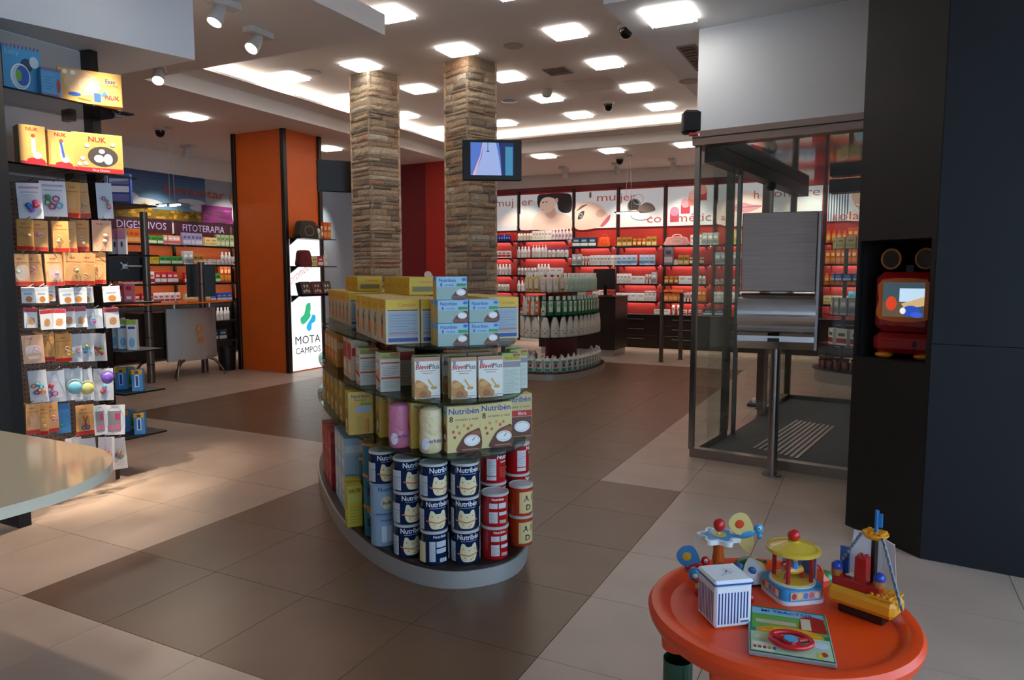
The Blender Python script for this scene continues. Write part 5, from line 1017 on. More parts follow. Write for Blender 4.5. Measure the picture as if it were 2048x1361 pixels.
for p in ((-8.85, 6.9), (-8.85, 7.5)): MB().cyl(p[0], p[1], 1.0, 1.08, .02, 10).build('stand_off', 'chrome', tb)
tag(MB().lathe([(0, 0), (.12, 0), (.14, .36), (.135, .36), (.118, .02), (0, .02)], 20, K_).build('waste_bin', 'black', None, tuple(onz(455, 740, 0))), 'round black waste bin beside the consultation desk', 'bin')
def backmon(label, loc, rz, w, h, glow=False):
    t = thing('desk_monitor', label, 'monitor', loc, rz); MB().box(-w / 2, w / 2, -.02, .02, -h / 2, h / 2, K_, .008).build('housing', 'black', t)
    for a in (45, 135, 225, 315): MB().tube([(0, -.028, 0), (.07 * math.cos(math.radians(a)), -.024, .07 * math.sin(math.radians(a)))], .009, 6).build('mount_arm', 'alu', t)
    MB().box(-.03, .03, -.05, -.021, -.03, .03).build('mount_plate', 'alu', t); return t
pm = onx(248, 533, -9.0); backmon('black monitor seen from behind on a steel bracket at the tall desk post', pm, math.radians(70), .5, .40); tag(MB().tube([pm + Vector((.04, -.02, 0)), Vector((-8.86, 6.44, pm.z))], .014, 8).build('monitor_bracket', 'alu'), 'steel bracket arm from the tall post to the monitor', 'bracket')
pm2 = onx(402, 562, -9.45); t = backmon('black monitor with a glowing blue screen edge behind the desk', pm2, math.radians(60), .42, .5); MB().box(-.2, .2, .0205, .022, -.2, .24, C('#5a9ae0')).build('screen', 'screen', t)

# ================================================================== FROSTED COUNTER IN THE LEFT FOREGROUND
cn = thing('frosted_counter', 'frosted cream glass counter top with a rounded corner', 'counter', (0, 0, 0))
R_ = .42; cx_, cy_ = -1.85 - R_, 1.42 - R_
poly = [(-4.0, -1.2), (-1.85, -1.2)] + [(cx_ + R_ * math.cos(math.radians(a)), cy_ + R_ * math.sin(math.radians(a))) for a in range(0, 91, 6)] + [(-4.0, 1.42)]
MB().prism(poly, .925, .955, smooth=True).build('glass_top', 'frosted', cn); MB().box(-3.9, -2.6, -1.1, .7, 0, .925).build('body', 'wenge', cn)

# ================================================================== BABY GOODS RACK
rk = thing('baby_goods_rack', 'dark framed wall rack with pegboard and glass shelves of baby goods', 'rack', (0, 0, 0))
MB().box(-5.019, -4.47, 2.36, 2.43, 0, 3.055).build('side_panel', 'black_matte', rk); MB().box(-5.019, -4.90, 3.235, 3.295, 0, 3.055).build('upright', 'wenge', rk)
pbm = mat('pegboard', C('#7d6e66'), rough=.6); MB().box(-5.019, -5.0, 2.43, 3.235, .15, 2.15).build('pegboard', pbm, rk)
ph = MB()
for i in range(26):
    for j in range(60): 
        y = 2.46 + i * .03; z = .2 + j * .032; ph.add([(-4.9995, y - .005, z - .005), (-4.9995, y + .005, z - .005), (-4.9995, y + .005, z + .005), (-4.9995, y - .005, z + .005)], [(0, 1, 2, 3)], C('#3a322e'))
po = ph.build('peg_holes', 'matte', rk); po['kind'] = 'stuff'
MB().box(-5.019, -4.86, 2.43, 3.235, 0, .15).build('plinth', mat('plinth_beige', C('#a8968a'), rough=.5), rk); MB().box(-5.019, -5.0, 2.43, 3.235, 2.15, 3.05, C('#c8bcb4')).build('back_panel', 'matte', rk)
for z in (2.60, 2.17):
    MB().box(-5.0, -4.55, 2.44, 3.30, z - .012, z).build('glass_shelf', 'smoke', rk)
    for y in (2.62, 3.1): MB().box(-5.0, -4.9, y - .02, y + .02, z - .05, z - .012).build('bracket', 'dark_post', rk)
def rackbox(name, label, px, py, z, w, d, h, col, art, X=-4.66, rz=74):
    p = onx(px, py, X); mb = bx(w, d, h, col); c = front(mb, w, d); art(c, w, h); return tag(mb.build(name, 'print', None, (X, p.y, z + .001), math.radians(rz)), label, 'box')
def ab1(c, w, h):
    for k in range(10): c.rect(w * k / 10 + .004, h - .02, w * k / 10 + .012, h, C('#b03a3a'))
    c.ell(w * .62, h * .62, w * .16, h * .14, C('#20405a')); c.ring(w * .45, h * .38, w * .26, h * .26, .008, W_); c.ell(w * .45, h * .38, w * .22, h * .22, C('#c8d8e0')); c.ell(w * .5, h * .4, w * .18, h * .2, C('#2a5ab0')); c.ell(w * .4, h * .4, w * .08, h * .12, C('#7ab03a')); c.text('baby', w * .25, h * .8, .03, C('#9ac8e0')); c.ell(w * .82, h * .7, w * .12, h * .12, C('#c8d8e0'))
def ab2(c, w, h):
    c.rect(.01, .02, w * .7, h * .85, C('#5a9ac8')); lines(c, .02, w * .62, h * .25, h * .75, 5, C('#3a7aa8'), .3); c.ell(w * .85, h * .4, w * .1, h * .25, C('#a83a2a'))
    for k in range(8): c.rect(w * k / 8 + .003, .002, w * k / 8 + .010, .018, C('#b03a3a')); c.rect(w * k / 8 + .003, h - .018, w * k / 8 + .010, h - .002, C('#b03a3a'))
def ab3(c, w, h):
    c.rect(.004, .004, w - .004, h - .004, C('#e0a858')); c.ell(w * .38, h * .6, w * .28, h * .36, C('#e6b888')); c.ell(w * .45, h * .58, w * .14, h * .2, C('#ecc8a0')); c.ell(w * .25, h * .25, w * .1, h * .06, C('#2a5ab0')); c.rect(w * .55, h * .1, w * .66, h * .35, C('#2a54a8')); c.poly([(w * .66, h * .3), (w * .72, h * .45), (w * .78, h * .3), (w * .72, h * .25)], C('#3a6ac0')); c.line([(w * .3, h * .15), (w * .5, h * .1)], .008, C('#d86a2a')); c.text('NUK', w * .84, h * .2, .028, C('#c8202a'), bold=.02); c.text('Easy', w * .82, h * .7, .025, C('#2a54a8'), bold=.01); c.text('Learning', w * .84, h * .6, .015, C('#c8502a')); c.ell(w * .12, h * .88, .014, .014, W_); c.ell(w * .24, h * .88, .014, .014, W_)
def ab4(c, w, h):
    c.rect(.002, .002, w - .002, h - .002, C('#e8b060')); c.rect(.002, .002, w - .002, h * .1, C('#c8202a')); c.ell(w * .6, h * .12, w * .35, h * .08, C('#c8202a')); c.text('NUK', w * .5, h * .86, .022, C('#c8202a'), bold=.02); c.rect(w * .45, h * .3, w * .6, h * .7, C('#e8e6e2')); c.ell(w * .52, h * .74, w * .08, h * .05, C('#d84a2a')); c.ell(w * .65, h * .26, w * .16, h * .09, C('#e8e6e2'))
def ab5(c, w, h): ab4(c, w, h); c.line([(w * .5, h * .72), (w * .6, h * .3)], .014, C('#3a5ab0'))
def ab6(c, w, h):
    c.rect(.002, .002, w - .002, h * .12, C('#c8202a')); c.text('NUK', w * .5, h * .78, .034, C('#c8202a'), bold=.02); c.ell(w * .6, h * .42, w * .30, h * .26, C('#4a4038')); c.ell(w * .52, h * .36, w * .1, h * .1, C('#d8dce0')); c.ell(w * .7, h * .36, w * .09, h * .14, C('#c8ccd4')); c.ell(w * .58, h * .55, w * .06, h * .06, C('#e0e4ea'))
    for u, v in ((.2, .35), (.26, .22), (.14, .2), (.3, .68), (.8, .75)): c.ell(w * u, h * v, .014, .012, C('#f0f0ea'))
    c.text('First Choice', w * .55, .008, .014, W_)
rackbox('feeding_set_box', 'light blue feeding set box with a round bowl window on the top glass shelf', 42, 180, 2.60, .20, .10, .30, C('#4aa0d0'), ab1, -4.76); rackbox('cup_box', 'small light blue cup box before the feeding set on the top glass shelf', 100, 190, 2.60, .11, .08, .175, C('#4a94c4'), ab2, -4.62); rackbox('tableware_box', 'large orange tableware box with a baby face on the top glass shelf', 180, 210, 2.60, .36, .16, .21, C('#d09a4a'), ab3, -4.62, 62)
rackbox('bottle_box', 'orange bottle box with a white bottle on the lower glass shelf', 62, 325, 2.17, .14, .12, .24, C('#e0b06a'), ab4, -4.66); rackbox('brush_box', 'orange bottle brush box with a blue brush on the lower glass shelf', 118, 330, 2.17, .14, .12, .235, C('#e0b06a'), ab5, -4.66); rackbox('bottle_set_box', 'big orange bottle set box with a round window on the lower glass shelf', 195, 338, 2.17, .29, .14, .25, C('#e2a85a'), ab6, -4.62, 62)
# hanging packs -------------------------------------------------------------
OC = C('#e6a860'); WC = C('#efe9ea')
def pack(kind, w, h, rnd):
    """card with printed art, clear bubble and the thing inside"""
    orange = kind in 'Oo'
    cc = {'O': OC, 'o': C('#e8b070'), 'P': C('#ecc4a8'), 'B': WC, 'C': C('#d8dce2'), 'W': W_, 'R': W_, 'S': OC, 'L': C('#3a86c0'), 'M': C('#e8e8ea'), 'X': C('#e0dcdc')}[kind]
    t = thing('hanging_pack', 'tmp', 'package')
    if kind == 'W':
        mb = bx(w, .045, h, W_); c = front(mb, w, .045); c.rect(.002, h * .75, w - .002, h - .002, C('#d8dce4')); c.ell(w * .55, h * .25, w * .24, h * .2, C('#d88a3a')); c.rect(w * .2, h * .55, w * .8, h * .66, C('#b8c0d0')); mb.build('box', 'print', t); return t
    mb = MB().box(-w / 2, w / 2, -.002, .002, 0, h, cc); c = Card(mb, (-w / 2, -.002, 0), (1, 0, 0), (0, 0, 1))
    if orange or kind == 'S': c.rect(.001, .001, w - .001, h * .13, C('#d02a20')); c.text('NUK', w * .45, h * .83, h * .055, C('#c8202a'), bold=.02); c.rect(w * .1, h * .72, w * .9, h * .745, C('#c87a3a'))
    if kind == 'P': c.rect(.003, .003, w - .003, h - .003, C('#e2b08a')); c.text('NUK', w * .4, h * .85, h * .06, C('#c8202a'), bold=.02)
    if kind == 'B': c.rect(w * .1, h * .84, w * .9, h * .9, C('#d8a0b0')); c.rect(w * .15, h * .72, w * .85, h * .76, C('#c8b8c4'))
    if kind == 'R': c.rect(.001, h * .8, w - .001, h - .001, C('#cc2a34')); c.ell(w * .55, h * .35, w * .26, h * .2, C('#e0a060')); c.line([(w * .3, h * .2), (w * .75, h * .5)], .005, C('#c88a4a'))
    if kind == 'M': c.ring(w * .5, h * .5, w * .46, h * .46, .008, C('#c8c8cc')); c.rect(w * .15, h * .1, w * .8, h * .8, C('#8a8a90')); c.ell(w * .35, h * .25, w * .12, h * .1, C('#d86a8a')); c.ell(w * .65, h * .25, w * .12, h * .1, C('#d86a8a')); c.rect(w * .5, h * .5, w * .75, h * .72, C('#c83a5a'))
    if kind == 'L': c.rect(.002, h * .8, w - .002, h - .002, C('#2a6aa8'))
    mb.build('card', 'print', t)
    if kind in 'RM': return t
    bw, bh = w * .82, h * .55
    pal = [C(x) for x in ('#e0803a', '#4a9a4a', '#3a7ac8', '#d84a8a', '#e8c83a', '#c83a3a', '#8a5ac0', '#58b8c8')]
    ty = MB(); nb = {'B': 6, 'C': 4, 'X': 8}.get(kind, 2)
    for k in range(nb):
        col = rnd.choice(pal) if kind in 'BCXL' else rnd.choice([C('#f0d8a8'), C('#e8b878'), C('#ecd0b0'), C('#d8889a'), C('#b8c878')])
        u, v = rnd.uniform(-.28, .28) * w, h * .14 + rnd.uniform(.1, .42) * h
        if kind == 'S': break
        if rnd.random() < .5: ty.ball((u, -.016, v), w * .13, col, 10, 6, (1, .7, 1))
        else: ty.tube([(u + w * .12 * math.cos(a), -.016, v + w * .12 * math.sin(a)) for a in [q * math.pi / 4 for q in range(8)]], w * .04, 6, col, True)
    if kind == 'S':
        for s_ in (-1, 1): ty.tube([(s_ * .012 + .012 * math.cos(a), -.008, h * .25 + .012 * math.sin(a)) for a in [q * math.pi / 4 for q in range(8)]], .004, 6, C('#3a5ab0'), True); ty.tube([(s_ * .008, -.008, h * .3), (-s_ * .012, -.008, h * .62)], .003, 5, C('#c83a3a'))
    ty.build('product', 'plastic', t)
    bl = MB(); P = superell(bw / 2, bh / 2, 3, 20); n = len(P); vs = [(x, -.0025, z + h * .14 + bh / 2) for x, z in P] + [(x * .9, -.032, z * .9 + h * .14 + bh / 2) for x, z in P]
    bl.add(vs, [(i, (i + 1) % n, n + (i + 1) % n, n + i) for i in range(n)], W_, True); bl.add(vs, [tuple(range(n, 2 * n))], W_); bl.build('blister', 'blister', t); return t
ROWS = [
 ('top peg row', 400, 66, [(62, 40, 'B'), (113, 42, 'B'), (143, 26, 'O'), (170, 30, 'O'), (204, 26, 'C')]),
 ('second peg row', 472, 58, [(56, 28, 'O'), (85, 30, 'O'), (116, 26, 'O'), (142, 30, 'O'), (171, 26, 'O'), (203, 32, 'P')]),
 ('third peg row', 538, 60, [(48, 30, 'o'), (77, 32, 'o'), (107, 28, 'o'), (138, 34, 'o'), (171, 28, 'o'), (200, 28, 'o')]),
 ('fourth peg row', 590, 30, [(62, 22, 'W'), (83, 20, 'W'), (104, 20, 'W'), (130, 24, 'W'), (154, 24, 'W'), (178, 22, 'W'), (219, 28, 'W')]),
 ('fifth peg row', 637, 38, [(64, 22, 'R'), (86, 20, 'R'), (112, 24, 'R'), (138, 24, 'R'), (160, 22, 'R'), (192, 28, 'C'), (224, 24, 'R')]),
 ('sixth peg row', 697, 54, [(66, 34, 'P'), (99, 30, 'O'), (130, 30, 'O'), (157, 22, 'C'), (181, 24, 'C'), (210, 24, 'X')]),
 ('seventh peg row', 772, 62, [(74, 30, 'X'), (115, 38, 'C'), (152, 34, 'C'), (177, 32, 'C'), (213, 34, 'C')]),
 ('eighth peg row', 838, 58, [(62, 24, 'O'), (80, 20, 'O'), (102, 26, 'O'), (136, 24, 'L'), (166, 32, 'S'), (192, 22, 'M'), (222, 34, 'M')]),
 ('lowest peg row', 908, 62, [(150, 30, 'X'), (182, 26, 'X'), (209, 28, 'X'), (238, 30, 'X')])]
KW = {'O': 'orange baby card with a clear bubble', 'o': 'peach-orange baby card with a clear bubble', 'P': 'pale peach card with a red name', 'B': 'white card with a colourful rattle', 'C': 'grey-white card with a bubble toy', 'W': 'small white soother box', 'R': 'white card with a red top', 'S': 'orange card with baby scissors', 'L': 'blue card with a spoon', 'M': 'white framed manicure card', 'X': 'clear pack with coloured beads'}
rp_ = random.Random(21); hk = None; XP = -4.66
for rn, cyp, hp, items in ROWS:
    for (cxp, wp, kind) in items:
        p = onx(cxp, cyp, XP); D = -_sy * p.x + _cy * p.y; w, h = wp * D / F * 1.05, hp * D / F * 1.05
        t = pack(kind, w, h, rp_); same = sum(1 for q in items if q[2] == kind)
        t['label'] = '%s hanging on the %s of the rack' % (KW[kind], rn)
        if same > 1: t['group'] = '%s, %s' % (KW[kind], rn)
        t.location = (XP + rp_.uniform(-.06, .05), p.y, p.z - h / 2 + rp_.uniform(-.008, .008)); t.rotation_euler = (math.radians(rp_.uniform(-5, 5)), math.radians(rp_.uniform(-3, 3)), math.radians(62 + rp_.uniform(-22, 22)))
        if kind in 'OoR':
            b2 = dup(t, t.location + Vector((-.05, .022, .004)), label='%s, behind another on the %s' % (KW[kind], rn), group='%s behind, %s' % (KW[kind], rn), rot=(0, 0, t.rotation_euler.z + math.radians(rp_.uniform(-14, 14))))
        MB().tube([(-5.0, p.y, p.z + h / 2 + .012), (XP - .01, p.y, p.z + h / 2 + .004), (XP + .035, p.y, p.z + h / 2 + .022)], .0028, 6).build('hook', 'chrome', rk)
# round pacifier tubs and purple toy on the seventh row
def tub(label, px, py, r, col):
    p = onx(px, py, -4.60); t = thing('soother_tub', label, 'package', (-4.60, p.y, p.z), math.radians(66)); MB().ball((0, 0, 0), r, col, 16, 10, (1, .55, 1)).build('tub', 'plastic', t); MB().tube([(r * 1.02 * math.cos(a), 0, r * .2 + r * 1.1 * math.sin(a)) for a in [math.pi * q / 8 for q in range(9)]], .004, 6, col).build('strap', 'plastic', t)
tub('round light blue soother tub with a strap on the rack', 150, 776, .042, C('#7ac0d0')); tub('round pale yellow soother tub with a strap on the rack', 175, 778, .040, C('#d0c87a')); tub('round purple toy tub on the rack', 215, 757, .038, C('#7a5ac0'))
# glass shelves on the end of the partition
eb = thing('end_shelf_rack', 'narrow rack of small dark glass shelves on the partition end', 'rack', (0, 0, 0))
MB().box(-5.5, -5.04, 3.301, 3.32, .1, 2.3).build('back_panel', 'wenge', eb)
EZ = [2.02, 1.65, 1.30, .94, .63, .30]
for z in EZ: MB().box(-5.5, -4.84, 3.325, 3.66, z - .012, z).build('glass_shelf', 'black', eb)
def eb_(name, label, px, z, w, d, h, col, art, Y=3.48, grp=None):
    p = ony(px, 600, Y); mb = bx(w, d, h, col); c = front(mb, w, d); art(c, w, h); c = right(mb, w, d); c.rect(.003, .003, d - .003, h - .003, tuple(x * .8 for x in col)); return tag(mb.build(name, 'print', None, (p.x, Y, z + .001), math.radians(40)), label, 'box', grp)
eb_('dvd_case', 'dark blue hanging case with grey panels on the top end shelf', 252, 2.02, .15, .05, .22, C('#1f3f8a'), lambda c, w, h: (c.rect(.01, h * .66, w - .01, h * .9, C('#5a6a9a')), c.rect(.01, h * .4, w - .01, h * .6, C('#c8d0dc')), c.rect(.01, h * .1, w - .01, h * .34, C('#6a6a9a'))))
eb_('bottle_blister', 'clear blue brush pack on the top end shelf beside the blue case', 218, 2.02, .08, .05, .25, C('#8ab0c0'), lambda c, w, h: c.ell(w / 2, h * .5, w * .2, h * .35, C('#c8dce0')))
for k, x in enumerate((222, 237, 251)): eb_('pink_carton', 'pink topped white carton with a small figure on the second end shelf', x, 1.65, .055, .05, .19, C('#e8dce0'), lambda c, w, h: (c.rect(.001, h * .6, w - .001, h - .001, C('#d88aa4')), c.ell(w / 2, h * .4, w * .15, h * .12, C('#5a4a3a'))), grp='pink topped cartons')
for k, x in enumerate((224, 242, 260)): eb_('red_carton', 'red and pink carton on the third end shelf', x, 1.30, .065, .05, .135, C('#d86a78'), lambda c, w, h: (c.ell(w / 2, h * .75, w * .3, h * .14, C('#b01a30')), c.rect(w * .25, h * .15, w * .75, h * .3, W_)), grp='red and pink cartons')
for k, x in enumerate((226, 244, 262)): eb_('nasal_carton', 'white and green carton with a blue name on the fourth end shelf', x, .94, .068, .06, .225, C('#e4e8ea'), lambda c, w, h: (c.rect(.001, h * .84, w - .001, h - .001, C('#a8c04a')), c.rect(w * .15, h * .7, w * .85, h * .78, C('#2a4aa0')), c.ell(w * .5, h * .25, w * .3, h * .16, C('#8ac0dc'))), grp='white and green cartons')
for z, nm in ((.63, 'fifth'), (.30, 'lowest')):
    for k, x in enumerate((236, 268)): eb_('toothpaste_carton', 'blue carton with a yellow top on the %s end shelf' % nm, x, z, .075, .06, .165, C('#4a94d0'), lambda c, w, h: (c.rect(.001, h * .78, w - .001, h - .001, C('#e0a820')), c.ell(w / 2, h * .86, w * .2, h * .06, C('#2a4a6a')), c.rect(w * .3, h * .2, w * .7, h * .74, C('#dfe8f0')), c.rect(w * .38, h * .24, w * .62, h * .7, C('#2a4aa0'))), grp='blue cartons on the %s end shelf' % nm)
    for k, x in enumerate((252,)): eb_('toy_pack', 'clear pack with a green frog on the %s end shelf' % nm, x, z, .07, .05, .16, C('#9aa8a0'), lambda c, w, h: (c.ell(w / 2, h * .3, w * .3, h * .16, C('#2a8a3a')), c.ell(w / 2, h * .5, w * .2, h * .1, C('#3aa04a'))), Y=3.57)
# ================================================================== GLASS ENTRANCE
ve = thing('glass_vestibule', 'steel framed glass entrance lobby with a dark mat', 'vestibule', (-1.28, 5.86, 0), math.radians(-7.5))
VW, VD, VH = 2.2, 3.25, 2.63
MB().box(0, VW, -.04, .04, 0, .075).build('bottom_rail', 'steel', ve); MB().box(-.03, .03, .04, .86, 0, .06).build('bottom_rail', 'steel', ve); MB().box(-.03, .03, 2.07, VD, 0, .06).build('bottom_rail', 'steel', ve); MB().box(-.03, .03, .86, 2.07, 0, .008).build('door_track', 'steel', ve)
MB().box(-.03, VW, -.06, .06, 2.52, VH).build('top_rail', 'steel_brushed', ve); MB().box(-.03, VW, -.068, -.06, 2.575, 2.582, K_).build('rail_groove', 'black', ve); MB().box(-.05, .05, .06, VD, 2.52, VH).build('top_rail', 'steel_brushed', ve)
for x, y, w in ((0, 0, .02), (0, .86, .03), (0, 2.07, .035), (0, VD, .03)): MB().box(x - w, x + w, y - w, y + w, .06, 2.52).build('post', 'dark_post' if y else 'steel', ve)
MB().box(.02, VW, -.006, .006, .075, 2.52).build('front_pane', 'glass', ve); MB().box(-.006, .006, .02, .83, .06, 2.52).build('side_pane', 'glass', ve); MB().box(-.006, .006, 2.11, VD - .03, .06, 2.52).build('side_pane', 'glass', ve)
dl = MB().box(.06, .07, .20, .92, .03, 2.40).build('sliding_door', 'glass', ve); MB().box(.05, .08, .90, .95, .02, 2.42).build('door_stile', 'steel', dl); d2 = MB().box(.06, .07, 2.0, 2.8, .03, 2.40).build('sliding_door', 'glass', ve); MB().box(.05, .08, 1.98, 2.03, .02, 2.42).build('door_stile', 'steel', d2)
MB().box(.03, .16, .06, VD, 2.40, 2.515, K_).build('door_operator', 'black', ve); MB().ball((.20, 1.45, 2.34), .05, K_, 14, 8).build('motion_sensor', 'black', ve); MB().box(.5, 1.0, 2.6, 2.8, 2.36, 2.50, K_).build('air_curtain', 'black', ve)
MB().box(.05, VW, .06, VD, 2.518, 2.53).build('ceiling_panel', 'mirror_dark', ve); MB().box(.04, VW, .05, VD - .02, .0006, .014).build('entrance_mat', mat('rubber', C('#4a4e52'), rough=.7, noise=.15, nscale=60), ve)
MB().box(-.03, VW, VD - .03, VD + .03, 0, .06).build('bottom_rail', 'steel', ve); MB().box(0, VW, VD - .006, VD + .006, .06, 2.52).build('back_pane', 'glass', ve)
# grate bars
ga, gb2, gc_, gd = [onz(*p, .016) for p in ((1508, 897), (1595, 841), (1667, 853), (1592, 917))]
gr = thing('grate', 'tmp', 'grate'); bpy.data.objects.remove(gr)
inv = (Matrix.Translation((-1.28, 5.86, 0)) @ Matrix.Rotation(math.radians(-7.5), 4, 'Z')).inverted()
for k in range(9):
    t = k / 8; a = inv @ (ga + (gd - ga) * t); b = inv @ (gb2 + (gc_ - gb2) * t)
    MB().box(0, (b - a).length, -.013, .013, .014, .019).build('grate_bar', 'alu', ve, (a.x, a.y, 0), math.atan2((b - a).y, (b - a).x))
struct('wall_bulkhead', MB().add([], []) if False else MB().box(-1.27, -.8, 5.87, 5.9, 2.64, ZR), 'paint_white'); bpy.data.objects.remove(bpy.data.objects['wall_bulkhead'])
bh = MB(); bh.M = Matrix.Translation((-1.28, 5.86, 0)) @ Matrix.Rotation(math.radians(-7.5), 4, 'Z'); bh.box(.0, VW, -.05, VD + .05, VH + .001, ZR + .05); struct('wall_bulkhead', bh, 'paint_white')
sb = thing('door_radar', 'black box sensor with a small lit tip on the bulkhead corner', 'sensor', tuple(atd(1387, 268, 5.75)), YAW); MB().box(-.075, .075, 0, .12, .01, .19, K_, .02).build('housing', 'black_matte', sb); MB().box(-.03, .06, .0, .05, -.01, .012, C('#c83a3a'), .004).build('lens', 'plastic', sb); MB().box(.04, .07, -.004, .04, -.014, .004, W_).build('indicator', 'screen', sb)
# steel night-service kiosk
kk = thing('steel_kiosk', 'brushed steel service box on a post before the glass entrance', 'kiosk', (-.61, 5.56, 0), math.radians(6))
MB().cyl(0, 0, 0, .98, .036, 20).build('post', 'steel', kk); MB().cyl(0, 0, 0, .012, .07, 20).build('base_plate', 'steel', kk)
MB().box(-.26, .25, -.09, .09, 1.38, 1.95, bev=.006).build('upper_case', 'steel_brushed', kk); MB().box(.25, .275, -.10, .12, .96, 1.95, bev=.004).build('side_rail', 'alu', kk)
pf = [(.12, .98), (-.06, .96), (-.12, 1.02), (-.12, 1.06), (-.19, 1.10)] + [(-.10 + .13 * math.cos(math.radians(a)), 1.23 + .13 * math.sin(math.radians(a))) for a in range(240, 89, -10)] + [(.12, 1.375)]
hp_ = MB(); n = len(pf); vs = [(-.27, y, z) for y, z in pf] + [(.25, y, z) for y, z in pf]; hp_.add(vs, [(i, (i + 1) % n, n + (i + 1) % n, n + i) for i in range(n)], (.5,) * 3, True); hp_.add(vs, [tuple(range(n)), tuple(range(2 * n - 1, n - 1, -1))]); hp_.build('curved_hopper', 'chrome', kk)
MB().box(-.06, .02, -.135, -.12, 1.02, 1.045, K_).build('lock', 'black', kk)
sd = thing('floor_scale', 'low black floor device with a white round top behind the glass', 'scale', tuple(onz(1520, 812, 0))); MB().box(-.13, .13, -.11, .11, 0, .035, K_, .008).build('base', 'black', sd); MB().lathe([(.09, .035), (.095, .07), (.085, .085), (0, .087)], 20, C('#dcdad6')).build('top', 'plastic', sd)
# ================================================================== BLACK WALL WITH TV NICHE
a0_, a1_, a2_2 = Vector((-.08, 4.64, 0)), Vector((.29, 4.26, 0)), Vector((2.6, 4.0, 0))
fd = (a1_ - a0_).normalized(); fn = Vector((-fd.y, fd.x, 0));  # inward normal
if fn.y < 0: fn = -fn
L0 = (a1_ - a0_).length
def fr(s, i): p = a0_ + fd * s + fn * i; return (p.x, p.y)
nw = MB(); NZ0, NZ1 = 1.03, 1.70
face = [fr(0, 0), fr(L0, 0), fr(L0, .05), fr(0, .05)]
nw.prism([fr(0, 0), fr(L0, 0), fr(L0, .5), fr(0, .5)], 0, NZ0, C('#191817')); nw.prism([fr(0, 0), fr(L0, 0), fr(L0, .5), fr(0, .5)], NZ1, ZM, C('#191817')); nw.prism([fr(0, 0), fr(.02, 0), fr(.02, .5), fr(0, .5)], NZ0, NZ1); nw.prism([fr(L0 - .03, 0), fr(L0, 0), fr(L0, .5), fr(L0 - .03, .5)], NZ0, NZ1); nw.prism([fr(0, .46), fr(L0, .46), fr(L0, .5), fr(0, .5)], NZ0, NZ1)
struct('wall_black_niche', nw, 'black_wall')
nv = MB().prism([(.292, 4.258), (2.6, 4.0), (2.6, 5.4), (.75, 5.4), (.66, 4.62)], 0, 1.15).prism([(.292, 4.258), (2.6, 4.0), (2.6, 5.4), (.75, 5.4), (.66, 4.62)], 1.153, ZM); struct('wall_black_daylit', nv, 'navy')  # second face of the black wall, bluish daylight put into its colour
struct('trim_2', MB().prism([(-.075, 4.66), (-.045, 4.63), (.26, 4.95), (.23, 4.98)], .06, 3.38), 'black_matte')
tvb = Vector((*fr(.19, .20), NZ0 + .001)); tvt = thing('childrens_television', 'red rounded television with orange trim and round ear speakers in the niche', 'television', tvb, math.radians(-16))
MB().box(-.15, .15, -.12, .12, .155, .49, C('#9e1410'), .035).build('housing', 'plastic', tvt); MB().box(-.155, .155, -.11, .12, .03, .148, C('#a01612'), .03).build('player_unit', 'plastic', tvt)
bz = MB(); c = Card(bz, (-.15, -.1205, .155), (1, 0, 0), (0, 0, 1)); c.poly(spline([(.03, .07), (.27, .07), (.275, .18), (.265, .29), (.035, .29), (.025, .18)], 3), C('#d86a1a')); bz.build('bezel', 'plastic', tvt)
sc3 = MB(); c = Card(sc3, (-.15, -.1225, .155), (1, 0, 0), (0, 0, 1)); c.rect(.045, .085, .255, .278, C('#3a4a52')); c.rect(.13, .17, .255, .245, C('#b8d4e8')); c.rect(.045, .085, .16, .17, C('#5a4a3a')); c.poly([(.14, .16), (.255, .2), (.255, .15), (.16, .13)], C('#c8a878')); c.ell(.09, .16, .028, .04, C('#c8401e')); c.ell(.19, .12, .045, .03, C('#2a4ab0')); c.ell(.15, .12, .015, .018, C('#e4e4e4')); c.ell(.22, .1, .03, .016, C('#3a5ac8')); sc3.build('screen', 'screen', tvt)
for u in (.05, .07, .13, .15, .17, .22, .235, .25): bt = MB(); Card(bt, (-.15, -.1215, .0), (1, 0, 0), (0, 0, 1)).ell(u, .19, .007, .006, C('#3a0c0a')); bt.build('button', 'plastic', tvt)
for u, v, a, b in ((.22, .06, .012, .018), (.28, .06, .006, .01), (.22, .03, .01, .006)): bt = MB(); Card(bt, (-.155, -.1115, .03), (1, 0, 0), (0, 0, 1)).ell(u, v, a, b, C('#2a0808')); bt.build('control_knob', 'plastic', tvt)
bt = MB(); Card(bt, (-.155, -.1115, .03), (1, 0, 0), (0, 0, 1)).rect(.05, .07, .13, .074, C('#6a0c0a')); bt.build('disc_slot', 'plastic', tvt)
for s_ in (-1, 1):
    e = MB().cyl(0, 0, -.03, .03, .055, 24, K_).build('ear_speaker', 'black', tvt, (s_ * .088, .0, .565)); e.rotation_euler = (math.radians(90), 0, math.radians(-16)); rg = MB().tube([(.055 * math.cos(a), .055 * math.sin(a), .031) for a in [q * math.pi / 12 for q in range(24)]], .006, 8, C('#c87a2a'), True).build('rim', 'plastic', e)
    MB().ball((s_ * .10, -.06, .018), .05, C('#e08a1e'), 14, 8, (1, 1.2, .42)).build('foot', 'plastic', tvt)
MB().box(-.02, .02, -.02, .02, .488, .53, K_).build('neck', 'black', tvt)
